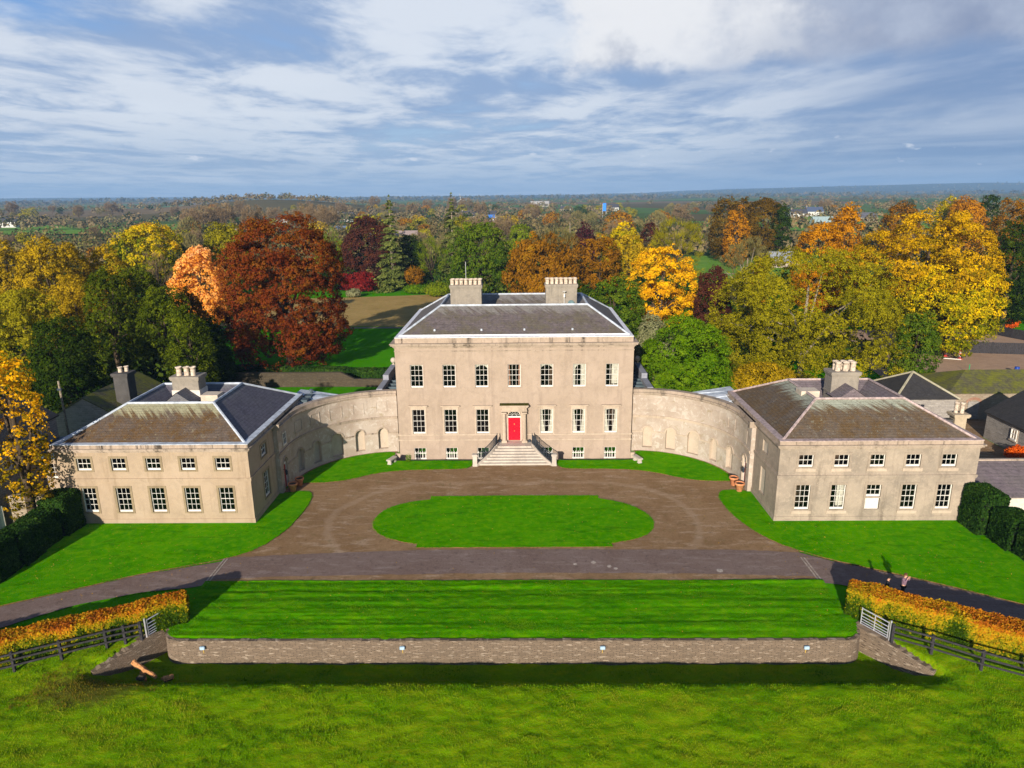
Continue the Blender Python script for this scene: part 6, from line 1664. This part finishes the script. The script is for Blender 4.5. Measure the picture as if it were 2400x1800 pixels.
def tree(form, px, top, hw, y, pal, label, name='broadleaf_tree', cat='tree', bottom=None, base=0.0, group=None, hg=0.0, cover=1.0, nl=None, leafk=1.0, bark=None, lobe=None, trans=.32, boxy=1.0, sq=.72, H=None, shell=.55, cap=70000):
    _seed[0] += 1; r = np.random.RandomState(_seed[0])
    x, zt, m = at(px, top, y)
    if H is None: H = zt-base
    R = hw*m; depth = y-CLOC[1]
    leaf = max(.17, depth*.0020)*leafk
    t = thing(name, label, cat, (x, y, base), group)
    mat = foliage(pal+' leaves', PAL[pal], trans)
    zb = H*(.03 if bottom is None else bottom)
    rr = random.Random(_seed[0])
    if form in ('broad', 'shrub'):
        n = int((nl or np.clip(44+R*7, 50, 120))*1.25)
        pos, nrm, tint, lobes = crown_broad(H, R, zb, r, leaf, cover, n, sq, hg, lobe or ((.16, .30) if R < 4 else (.10, .22)), cap, boxy=boxy, shell=shell)
        ends = lobes[r.choice(len(lobes), min(9, len(lobes)), False)]+np.array([x, y, base])
    elif form == 'weep':
        pos, nrm, tint, lobes = crown_broad(H, R, zb, r, leaf, cover, nl or 80, 1.25, hg, (.11, .20), cap, droop=1.6)
        nrm[:, 2] *= .3; ends = lobes[r.choice(len(lobes), min(9, len(lobes)), False)]+np.array([x, y, base])
    elif form in ('conifer', 'spire'):
        pos, nrm, tint = crown_conifer(H, R, r, leaf*1.1, .05, .55, .16 if form == 'spire' else .0); ends = []
    elif form == 'bare':
        pos, nrm, tint, lobes = crown_broad(H, R, zb, r, leaf*.9, .55, nl or 60, .9, hg, (.13, .24), cap, shell=.1)
        ends = lobes[r.choice(len(lobes), min(22, len(lobes)), False)]+np.array([x, y, base])
    pos = pos+np.array([x, y, base])
    if form == 'bare':
        D = nrm*.6+(pos-np.array([x, y, base+H*.30]))/max(R, 1)*.8+r.normal(0, .25, pos.shape)+np.array([0, 0, .35]); D /= np.linalg.norm(D, axis=1, keepdims=True)
        V, Q = twig_quads(pos-D*leaf, D, leaf*r.uniform(1.6, 3.4, len(pos)), leaf*.10)
        np_mesh('crown', V, Q, mat, t, tint)
    else:
        el = 1.75 if form in ('conifer', 'spire', 'weep') else 1.25
        V, Q = leaf_quads(pos, nrm/(np.linalg.norm(nrm, axis=1, keepdims=True)+1e-9), leaf, r, el, .28)
        np_mesh('crown', V, Q, mat, t, tint)
    b = bark or M_BARKD
    if form in ('conifer', 'spire'):
        mb = MB(); mb.tube([(x, y, base-.3), (x, y, base+H*.5), (x, y, base+H*.995)], [H*.022, H*.014, .03], 7); mb.build('trunk', b, t, True)
    elif form != 'shrub': limb_mesh(t, x, y, base, base+H, R, [tuple(e) for e in ends], b, rr)
    else:
        mb = MB()
        for q in range(5): e = ends[q]; mb.tube([(x+rr.uniform(-.3, .3), y+rr.uniform(-.3, .3), base-.1), tuple(e)], [.07, .02], 5)
        mb.build('stem', b, t, True)
    return t
k2 = 1.08499
T = tree
# --- left of the main house
T('broad', -6, 800, 68, -17, 'goldoak', 'golden tree standing in front of the stone cottage at the photo edge', bottom=.12, hg=.32, cover=1.0, nl=130, lobe=(.07, .15), sq=.4, shell=.3, bark=M_BARKD)
T('broad', 108, 553, 92, 45, 'goldolive', 'big rounded gold and olive tree at the far edge behind the golden one', hg=.18, bottom=.1)
T('broad', 0, 560, 75, 58, 'goldolive', 'gold and olive tree cut by the photo edge, behind the big rounded one', hg=.12)
T('broad', 235, 577, 66, 52, 'goldolive', 'gold olive tree rising just behind the dark cypress tops', hg=.1)
T('broad', 165, 648, 86, 36, 'goldolive', 'pale gold tree wedged below the big rounded gold one', hg=.2, leafk=.9)
T('broad', 40, 668, 96, 22, 'olive', 'deep olive tree in shade behind the stone cottage', hg=.15)
T('broad', 130, 735, 80, 9, 'dgreen', 'dark broadleaf tree in shade behind the mossy barn', hg=.2)
for a in ((238, 612, 66, 22, 'tallest pointed dark green cypress of the group behind the cream wing'), (312, 620, 72, 27, 'broad dark green cypress next to the tallest one behind the cream wing'), (372, 664, 70, 22, 'dark green cypress in the middle of the group behind the cream wing'), (430, 708, 56, 17, 'lowest dark green cypress, nearest the copper beech')):
    T('broad', a[0], a[1], a[2], a[3], 'cypress', a[4], 'cypress_tree', bottom=.02, hg=.16, nl=120, lobe=(.08, .17), sq=1.1, group='dark cypresses behind the cream wing')
T('broad', 478, 742, 44, 29, 'dgreen', 'dark yew added in place of black shadow under the orange and red trees', 'yew_tree', bottom=.02, nl=90)  # this yew and the next are added as dark mass where shadow lies
T('broad', 500, 800, 40, 24, 'dgreen', 'low dark yew added for shadow at the end of the clipped garden hedge', 'yew_tree', bottom=.02, nl=80)
T('broad', 335, 519, 92, 92, 'greengold', 'wide tree with yellow top and green sides standing apart beyond the cypresses', hg=.34, bottom=.08)
T('broad', 516, 518, 64, 112, 'olive', 'smooth round olive tree beside the top of the copper beech', hg=.05, leafk=.85)
T('bare', 360, 584, 30, 84, 'brown', 'small pinkish brown bare tree above the cypress group', bottom=.2)
T('broad', 455, 578, 66, 55, 'pink', 'glowing orange and pink tree beside the great copper beech', hg=.22, bottom=.10, sq=.8)
T('weep', 436, 676, 36, 34, 'bronze', 'small weeping tree with brown hanging sprays below the orange tree', bottom=.15)
T('broad', 648, 498, 155, 36, 'copper', 'great copper beech, dark red and rounded down to the ground', 'copper_beech', bottom=.01, hg=.10, nl=170, lobe=(.08, .16), boxy=.85, cap=90000, leafk=.9, sq=.6)
T('bare', 770, 535, 38, 150, 'lgreen', 'pale green feathery tree between the two copper beeches', bottom=.1)
T('broad', 862, 505, 68, 138, 'darkcopper', 'second copper beech, darker and narrower, beside the tall fir', 'copper_beech', bottom=.02, hg=.05)
T('conifer', 911, 458, 50, 122, 'conifer', 'tallest grey green fir, standing full height in the garden', 'fir_tree', bark=M_BARK)
T('broad', 962, 541, 34, 132, 'dgreen', 'dark rounded yew behind the tallest fir', 'yew_tree', bottom=.02, leafk=.8)
T('shrub', 805, 640, 22, 124, 'red', 'small crimson maple, the left one of the red pair under the dark copper beech', 'maple_tree', leafk=.8)
T('shrub', 850, 637, 36, 122, 'red', 'wide crimson maple at the foot of the tallest fir', 'maple_tree', leafk=.8)
T('broad', 970, 624, 22, 118, 'bronze', 'little thin tawny tree beside the low green bush', bottom=.35, cover=.5, leafk=.75)
T('bare', 1009, 553, 32, 126, 'lgreen', 'slender pale bare tree between the dark yew and the spired fir', bottom=.25)
T('shrub', 978, 668, 32, 118, 'bright', 'low bright green clipped bush on the garden lawn', 'shrub', cat='shrub', leafk=.7)
T('shrub', 828, 678, 16, 111, 'silver', 'small grey green shrub in front of the crimson maples', 'shrub', cat='shrub', leafk=.7)
T('spire', 1057, 451, 48, 132, 'conifer', 'fir with a bare thin spire reaching above the horizon', 'fir_tree', bark=M_BARK)
T('shrub', 1030, 662, 34, 112, 'lgreen', 'yellow green shrub close to the roof edge of the main house', 'shrub', cat='shrub', leafk=.8)
# --- behind the main house
T('broad', 1122, 516, 80, 96, 'green', 'large fresh green tree behind the aerial chimney', hg=.18, bottom=.02, boxy=.9)
T('broad', 1080, 500, 26, 205, 'olive', 'small olive tree peeping over behind the spired fir', leafk=.9)
T('broad', 1222, 521, 34, 172, 'lgreen', 'light green tree behind the weeping beech', leafk=.9)
T('weep', 1272, 542, 92, 86, 'bronze', 'wide weeping beech, rust coloured with bare pale twigs on top', bottom=.02, hg=.10)
T('bare', 1300, 535, 60, 88, 'twig', 'pale bare limbs crowning the weeping beech', bottom=.75, nl=14, H=None)
T('broad', 1345, 546, 40, 112, 'bronze', 'tawny tree between the weeping beech and the purple tree', hg=.05)
T('broad', 1373, 522, 26, 172, 'purple', 'small round dark purple tree above the tawny ones', leafk=.9)
T('broad', 1408, 541, 46, 90, 'bronze', 'tall orange brown tree behind the dish chimney', hg=.2, boxy=.9)
T('broad', 1458, 521, 48, 132, 'yellowgreen', 'yellow green tree above the orange brown ones', hg=.1)
T('broad', 1480, 543, 50, 97, 'goldolive', 'gold brown tree just behind the bright golden maple', hg=.25)
T('broad', 1352, 655, 70, 38, 'dgreen', 'dark green spreading yew right behind the dish chimney', 'yew_tree', bottom=.02, hg=.2, sq=.5)
T('broad', 1440, 640, 78, 36, 'green', 'dense green yew at the roof corner below the golden maple', 'yew_tree', bottom=.02, hg=.1, sq=.5)
T('broad', 1556, 564, 86, 50, 'gold', 'bright golden maple rising behind the roof corner of the main house', 'maple_tree', hg=.18, bottom=.12, sq=.42, nl=120, lobe=(.08, .16), shell=.2)
T('broad', 1526, 522, 32, 162, 'darkcopper', 'dark copper tree beyond the golden maple', leafk=.9)
T('bare', 1592, 500, 68, 116, 'olive', 'feathery olive tree behind the golden maple', bottom=.1)
for a in ((1703, 457, 34, 192, 'first tall tree of the dark clump on the pasture edge'), (1744, 459, 34, 197, 'middle tall tree of the dark clump on the pasture edge'), (1795, 454, 46, 190, 'broadest tall tree of the dark clump on the pasture edge')):
    T('broad', a[0], a[1], a[2], a[3], 'umber', a[4], hg=.1, bottom=.05, leafk=.8, group='tall trees on the pasture edge')
T('broad', 1836, 470, 22, 186, 'dgreen', 'ivy covered tree at the end of the dark clump', bottom=.02, leafk=.8)
T('broad', 1731, 481, 30, 168, 'orange', 'orange brown pointed tree in front of the dark clump', bottom=.05, leafk=.8, nl=40)
T('bare', 1757, 548, 66, 75, 'twig', 'wide bare twiggy tree in front of the small pasture', bottom=.15, bark=M_BARK)
T('weep', 1676, 618, 46, 42, 'darkcopper', 'rust red swamp cypress beside the golden maple', 'cypress_tree', bottom=.02)
T('broad', 1780, 610, 20, 58, 'orange', 'little golden tree just under the bare twiggy tree', leafk=.8)
T('shrub', 1536, 728, 52, 15, 'silver', 'silvery grey willow behind the bright green yew', 'willow_tree', bottom=.05)
T('shrub', 1615, 737, 116, 9, 'bright', 'large rounded bright green yew beside the main house', 'yew_tree', bottom=.0, nl=150, lobe=(.08, .15), boxy=.9, hg=.12, cap=80000, leafk=.8)
T('broad', 1905, 570, 238, 23, 'olive', 'huge olive brown beech with thinning leaves behind the grey streaked wing', 'beech_tree', bottom=.02, hg=.10, nl=210, lobe=(.06, .13), cover=.8, cap=110000, shell=.12, bark=M_BARK, leafk=.8, boxy=.9)
T('shrub', 1790, 850, 90, 14, 'goldolive', 'low tawny growth at the foot of the huge beech', 'shrub', cat='shrub', leafk=.9)
T('broad', 2160, 720, 54, 20, 'green', 'green young tree under the huge beech by the black arena fence', bottom=.03, hg=.15)
T('broad', 2195, 472, 172, 46, 'yellowoak', 'huge bright yellow tree behind the riding arena', hg=.25, bottom=.10, nl=170, lobe=(.07, .15), cap=90000, cover=.8, sq=.5, shell=.08)
T('broad', 2240, 600, 118, 41, 'yellowgreen', 'yellow green lower tree in front of the huge bright yellow one', hg=.3, bottom=.06, nl=110, sq=.55)
T('broad', 1990, 468, 42, 78, 'orange', 'pointed orange tree beside the huge bright yellow one', hg=.1, bottom=.05)
T('broad', 1930, 510, 62, 74, 'orange', 'wide orange tree sloping down from the pointed one', hg=.2)
T('broad', 2392, 505, 52, 62, 'dgreen', 'dark green tree at the photo edge behind the huge yellow tree', hg=.2)
T('broad', 2380, 640, 60, 66, 'green', 'mid green bushy tree at the photo edge above the paddock', hg=.1)
T('shrub', 2300, 690, 34, 68, 'bronze', 'rusty shrub beyond the riding arena', 'shrub', cat='shrub')
T('shrub', 2362, 742, 24, 64, 'fire', 'orange shrub behind the paddock rails', 'shrub', cat='shrub', leafk=.8)
for a in ((2275, 455, 46, 175, 'orange', 'orange tree on the skyline behind the huge yellow one'), (2325, 450, 24, 210, 'dgreen', 'dark green tree on the skyline beside the orange one'), (2380, 457, 42, 122, 'bronze', 'orange brown tree on the skyline at the photo edge'), (2225, 458, 30, 190, 'yellowgreen', 'low yellow green tree on the skyline behind the huge yellow one'), (2120, 470, 46, 160, 'bronze', 'brown tree showing between the orange and huge yellow trees')):
    T('broad', *a, leafk=.85)
T('shrub', 2388, 1046, 24, -2.4, 'fire', 'flame orange shrub against the grey rubble stable', 'shrub', cat='shrub', leafk=.55)
T('shrub', 958, 1086, 5, -2.3, 'bright', 'small green plant at the foot of the main house wall beside the bench', 'plant', cat='plant', base=0.0, leafk=.4)

# --- trees out over the plain: a few models, copied one by one
def far_model(form, pal, H, R, label, leaf, seed, bottom=.08, cover=.8):
    r = np.random.RandomState(seed); t = thing('hedgerow_tree', label, 'tree', (0, 0, 0), 'trees scattered over the plain')
    pos, nrm, tint, lobes = crown_broad(H, R, H*bottom, r, leaf, cover, 26, .8, .08, (.22, .38), 3000, shell=.25)
    if form == 'bare':
        D = nrm*.5+r.normal(0, .3, pos.shape)+np.array([0, 0, .6]); D /= np.linalg.norm(D, axis=1, keepdims=True)
        V, Q = twig_quads(pos-D*leaf*.6, D, leaf*r.uniform(1.2, 2.6, len(pos)), leaf*.17)
    else: V, Q = leaf_quads(pos, nrm, leaf, r)
    np_mesh('crown', V, Q, foliage(pal+' far', PAL[pal], .2), t, tint)
    mb = MB(); mb.tube([(0, 0, -.5), (0, 0, H*.5)], [H*.03, H*.015], 6); mb.build('trunk', M_BARKD, t)
    return t
MODELS = [far_model('broad', 'olive', 12, 6, 'distant round olive tree among the hedgerows of the plain', .7, 1), far_model('broad', 'bronze', 13, 6, 'distant rusty brown tree among the hedgerows of the plain', .7, 2), far_model('bare', 'brown', 18, 6.5, 'distant bare brown poplar rising over the hedgerows', .65, 3, .2, 1.0),
          far_model('broad', 'dgreen', 11, 5.5, 'distant dark green tree among the hedgerows of the plain', .7, 4), far_model('bare', 'twig', 12, 6, 'distant pale leafless tree among the hedgerows of the plain', .65, 5), far_model('broad', 'goldolive', 11, 5, 'distant dull gold tree among the hedgerows of the plain', .7, 6)]
rf = random.Random(42); used = set()
def clear(x, y):
    if -640 < x < -200 and 300 < y < 440 and (y-300)/140 > rf.random()*.8: return False
    bad = [(30, 112, 118, 218), (-680, 430, -240, 610), (130, 300, 340, 660), (60, 262, 185, 330), (60, 430, 190, 560), (-470, 920, -330, 1100), (-1000, 1180, -430, 1420)]
    return not any(a <= x <= c and b <= y <= d for a, b, c, d in bad)
def put_tree(mi, x, y, s):
    z = float(terrain_z(np.array([x]), np.array([y]))[0]); m = MODELS[mi]
    if mi not in used: used.add(mi); o = m; o.location = (x, y, z)
    else: o = copy_tree(m, (x, y, z), rotz=rf.uniform(0, 6.28))
    o.scale = (s*rf.uniform(.9, 1.15), s*rf.uniform(.9, 1.15), s*rf.uniform(.85, 1.1))
# the tall bare poplars and other marked trees
for px, top, y, mi in ((740, 470, 395, 2), (715, 478, 410, 2), (765, 472, 380, 2), (690, 490, 420, 2), (590, 482, 350, 2), (470, 476, 400, 2), (495, 474, 420, 2), (520, 478, 410, 2), (445, 482, 430, 2), (1450, 500, 300, 1), (860, 505, 260, 0), (1150, 500, 300, 2), (1180, 505, 290, 2), (1105, 500, 310, 2)):
    x, z, m = at(px, top, y); put_tree(mi, x, y, max(.6, z/(18 if mi == 2 else 12)))
for k in range(255):
    for _ in range(40):
        y = 175+rf.random()**1.35*820; half = (y+65)*.80
        x = rf.uniform(-half, half)
        if clear(x, y) and not (abs(x) < 60 and y < 190): break
    put_tree(rf.choice([0, 0, 1, 3, 3, 4, 5, 2, 2, 4]), x, y, rf.uniform(.55, 1.15)*(.75 if y < 300 else 1))
# woods and hedges beyond: one mass of crowns
def woodland(name, spots, seed, hr, mat_cols, leaf, nq):
    r = np.random.RandomState(seed); P, N, Tn, S = [], [], [], []
    for (x, y) in spots:
        H = r.uniform(*hr); R = H*r.uniform(.42, .62); z = float(terrain_z(np.array([x]), np.array([y]))[0])
        d = rnd_dirs(r, nq); d[:, 2] = np.abs(d[:, 2]); k = r.uniform(.75, 1.05, (nq, 1))
        P.append(np.array([x, y, z+H*.35])+d*k*np.array([R, R, H*.65])); N.append(d); base = np.clip(r.normal(.5, .28), 0, 1); Tn.append(np.clip(base+r.normal(0, .10, nq), 0, 1)); S.append(np.full(nq, leaf*(.7+H/20)))
    V, Q = leaf_quads(np.concatenate(P), np.concatenate(N), np.concatenate(S), r)
    return tag(np_mesh(name, V, Q, foliage(name+' leaves', mat_cols, .1), None, np.concatenate(Tn)), kind='stuff')
r = np.random.RandomState(12); sp = []
while len(sp) < 1500:
    y = 420+r.rand()**1.2*2500; half = (y+65)*.80; x = r.uniform(-half, half)
    if fbm(np.array([x/170+50]), np.array([y/330+50]), 61, 3)[0] < .50 or not clear(x, y): continue
    sp.append((x, y))
for a, b, n in (((-640, 500), (-290, 492), 60), ((-640, 600), (-290, 590), 60), ((160, 365), (320, 365), 40), ((150, 450), (320, 470), 30), ((240, 640), (330, 645), 30), ((56, 262), (185, 262), 40), ((120, 215), (60, 218), 22), ((-560, 1085), (-300, 1075), 90), ((-900, 1180), (-430, 1180), 60)):
    for i in range(n): f = (i+r.rand())/n; sp.append((a[0]+(b[0]-a[0])*f+r.normal(0, 2), a[1]+(b[1]-a[1])*f+r.normal(0, 2)))
WC = [(.045, .06, .028), (.09, .085, .035), (.16, .115, .06), (.21, .16, .085), (.13, .125, .05), (.23, .15, .06)]
woodland('woodland', sp, 7, (5, 12), WC, 1.5, 46)
sp2 = []
while len(sp2) < 1700:
    y = 2500+r.rand()*4200; half = (y+65)*.80; x = r.uniform(-half, half)
    if fbm(np.array([x/600+90]), np.array([y/700+90]), 62, 3)[0] < .42: continue
    sp2.append((x, y))
woodland('far_woodland', sp2, 8, (9, 17), [(.04, .055, .04), (.085, .085, .05), (.15, .12, .07)], 6.0, 12)

# shrubs and saplings that fill the ground between the garden trees: one tangle, nobody could count them
r = np.random.RandomState(31)
def scrub(name, box, n, hr, cols, leaf, nq, seed, keep=lambda x, y: True):
    r = np.random.RandomState(seed); sp = []
    while len(sp) < n:
        x, y = r.uniform(box[0], box[2]), r.uniform(box[1], box[3])
        if keep(x, y): sp.append((x, y))
    return woodland(name, sp, seed, hr, cols, leaf, nq)
DG = [(.008, .02, .004), (.02, .05, .006), (.045, .075, .008), (.08, .085, .012), (.11, .08, .012)]
scrub('undergrowth', (-95, 2, -39, 30), 120, (3, 7), DG[:4], .42, 170, 41, lambda x, y: not (-46.5 < x < -36 and y < 10) and x < -40-max(0, y-20)*.4)
scrub('undergrowth', (-130, 30, -46, 135), 240, (3, 8), DG, .62, 110, 42, lambda x, y: not (x > -62 and 60 < y < 119) and not (x > -50 and y < 60))
scrub('undergrowth', (-36, 119, 30, 150), 90, (3, 7), DG, .75, 90, 43)
scrub('undergrowth', (-8, 70, 48, 122), 190, (3, 8), DG, .62, 100, 44, lambda x, y: not (x < 20 and y < 84) and not (x > 34 and y > 84))
scrub('undergrowth', (14, 28, 50, 72), 110, (2.5, 6), DG[1:], .45, 130, 45)
scrub('undergrowth', (62, 67, 130, 112), 100, (3, 8), DG, .65, 100, 46)
scrub('undergrowth', (90, 62, 150, 70), 40, (3, 6), DG, .6, 90, 47)
BR = [(.04, .05, .016), (.085, .08, .026), (.14, .105, .042), (.19, .14, .06), (.15, .15, .04)]
scrub('thicket', (-230, 132, 250, 300), 620, (3, 9), BR, .75, 75, 48, lambda x, y: clear(x, y) and abs(x) < (y+65)*.82)
scrub('thicket', (-380, 290, 400, 440), 520, (4, 10), BR, 1.0, 60, 49, lambda x, y: clear(x, y) and abs(x) < (y+65)*.82)
# --- farmhouses and sheds on the plain
def farmhouse(px, py, y, w, d, h, label, roofc=(.05, .05, .06), wallc=(.50, .49, .47), chim=True, cat='farmhouse', name='farmhouse'):
    x, z, m = at(px, py, y); z = float(terrain_z(np.array([x]), np.array([y]))[0]); 
    t = thing(name, label, cat, (x, y, z)); mb = MB(); x0, x1, y0, y1 = x-w/2, x+w/2, y-d/2, y+d/2; z -= .2
    mb.box(x0, x1, y0, y1, z, z+h)
    for xe in (x0, x1): mb.tri((xe, y0, z+h), (xe, y1, z+h), (xe, y, z+h+d*.42))
    mb.build('wall', plain('painted wall %.2f %.2f' % wallc[:2], wallc, .9, 0, .1), t)
    mb = MB(); mb.loft([[(xe, y0-.4, z+h-.2), (xe, y, z+h+d*.45), (xe, y1+.4, z+h-.2), (xe, y1+.4, z+h+.05), (xe, y, z+h+d*.45+.25), (xe, y0-.4, z+h+.05)] for xe in (x0-.3, x1+.3)], True); rf_ = mb.build('roof', plain('far roof %.2f %.2f' % roofc[:2], roofc, .7, 0, .2), t)
    if chim: mb = MB(); mb.box(x0+.6, x0+1.5, y-.5, y+.5, z+h+d*.3, z+h+d*.45+1.4); mb.build('chimney', M_CHIM, rf_)
    n = max(2, int(w/3.5)); mb = MB()
    for i in range(n): u = x0+w*(i+.5)/n; mb.box(u-.5, u+.5, y0-.06, y0-.01, z+h*.3, z+h*.3+1.2)
    mb.build('window', M_SLATE_D, t)
farmhouse(18, 497, 560, 16, 8, 5.5, 'white farmhouse with slate roof at the photo edge on the plain')
farmhouse(565, 512, 330, 9, 6, 4.2, 'small white gabled house among the poplars')
farmhouse(655, 486, 620, 14, 7, 4, 'long white farm building beyond the poplars')
farmhouse(808, 487, 640, 16, 8, 5, 'white two part house near the skyline beside the poplars')
farmhouse(790, 503, 380, 13, 8, 3.2, 'low shed with a bluish roof beyond the copper beech', (.10, .14, .22), (.6, .6, .6), False, 'shed', 'farm_shed')
farmhouse(920, 524, 290, 24, 9, 3.6, 'long low pale barn behind the tallest fir', (.24, .19, .18), (.42, .36, .31), False, 'barn', 'farm_shed')
farmhouse(1122, 488, 640, 34, 10, 4.5, 'long white school like building near the skyline')
farmhouse(1146, 491, 610, 10, 7, 3, 'blue roofed shed beside the long white building', (.04, .16, .5), (.6, .62, .65), False, 'shed', 'farm_shed')
farmhouse(1265, 473, 1300, 34, 12, 4.5, 'wide pale warehouse far out on the plain', (.30, .29, .28), (.40, .37, .34), False, 'warehouse', 'warehouse')
farmhouse(1428, 476, 960, 26, 10, 5, 'far white house with grey roof on the plain'); farmhouse(1326, 478, 930, 14, 8, 4.5, 'small far white cottage on the plain')
farmhouse(1872, 482, 620, 15, 8, 4.5, 'white bungalow with dark roof beside the far green pasture'); farmhouse(1908, 479, 640, 16, 9, 5.5, 'white gabled house with blue grey roof beside the far bungalow', (.06, .08, .14))
farmhouse(1940, 498, 440, 20, 9, 3.0, 'pale polytunnel shed beyond the orange tree', (.26, .34, .35), (.28, .34, .33), False, 'shed', 'farm_shed')
farmhouse(1838, 573, 172, 9, 6, 2.6, 'grey tin roofed shed half hidden beside the bare twiggy tree', (.22, .24, .27), (.34, .28, .24), False, 'shed', 'farm_shed')
farmhouse(2030, 488, 520, 16, 8, 3.4, 'dark roofed shed behind the pointed orange tree', (.09, .09, .11), (.4, .38, .35), False, 'shed', 'farm_shed')
x, z, m = at(1080, 467, 900); zg = float(terrain_z(np.array([x]), np.array([900.0]))[0])
t = thing('wind_turbine', 'small white wind turbine beyond the spired fir', 'wind turbine', (x, 900, zg)); hub = z
mb = MB(); mb.tube([(x, 900, zg), (x, 900, hub)], [.7, .4], 8); mb.build('tower', M_WHITE, t)
for a in (100, 215, 335):
    mb = MB(); dx, dz = math.cos(R_(a)), math.sin(R_(a)); mb.bar((x, 899, hub), (x+dx*7, 899, hub+dz*7), .5, .25); mb.build('blade', M_WHITE, t)
x, z, m = at(1417, 478, 480); zg = float(terrain_z(np.array([x]), np.array([480.0]))[0]); t = thing('roadside_sign', 'tall blue sign board standing over the hedges of the plain', 'sign', (x, 480, zg))
mb = MB(); mb.bbox(x-1.3, x+1.3, 480, 480.5, z-5.2, z+0.6, .1); mb.build('board', plain('blue sign', (.02, .18, .62), .5), t); mb = MB()
for e in (-1.3, 1.3): mb.tube([(x+e, 480.7, zg), (x+e, 480.7, z)], .12, 6)
mb.build('post', M_GALV, t)
x, z, m = at(1336, 522, 190); t = thing('telegraph_pole', 'far wooden pole among the trees behind the dark purple tree', 'pole', (x, 190, 0)); mb = MB(); mb.tube([(x, 190, 0), (x, 190, z)], .16, 6); mb.build('pole', M_BARK, t)
x, z, m = at(2039, 512, 330); t = thing('telegraph_pole', 'thin pole standing in the far pasture beyond the orange tree', 'pole', (x, 330, 0)); mb = MB(); mb.tube([(x, 330, 0), (x, 330, z)], .14, 6); mb.build('pole', M_BARK, t)

# ---------------------------------------------------------------- air over the plain
def haze(dens=1.35e-4):
    m = bpy.data.materials.new('haze air'); m.use_nodes = True; t = NT(m.node_tree); t.n.clear()
    out = t.new('ShaderNodeOutputMaterial'); v = t.new('ShaderNodeVolumePrincipled')
    v.inputs['Density'].default_value = dens; v.inputs['Color'].default_value = (.36, .60, .95, 1); v.inputs['Anisotropy'].default_value = 0.0
    t.l.new(v.outputs[0], out.inputs['Volume'])
    mb = MB(); mb.box(-16500, 16500, -400, 9800, -3.5, 150)
    tag(mb.build('haze', m), kind='stuff')
haze()
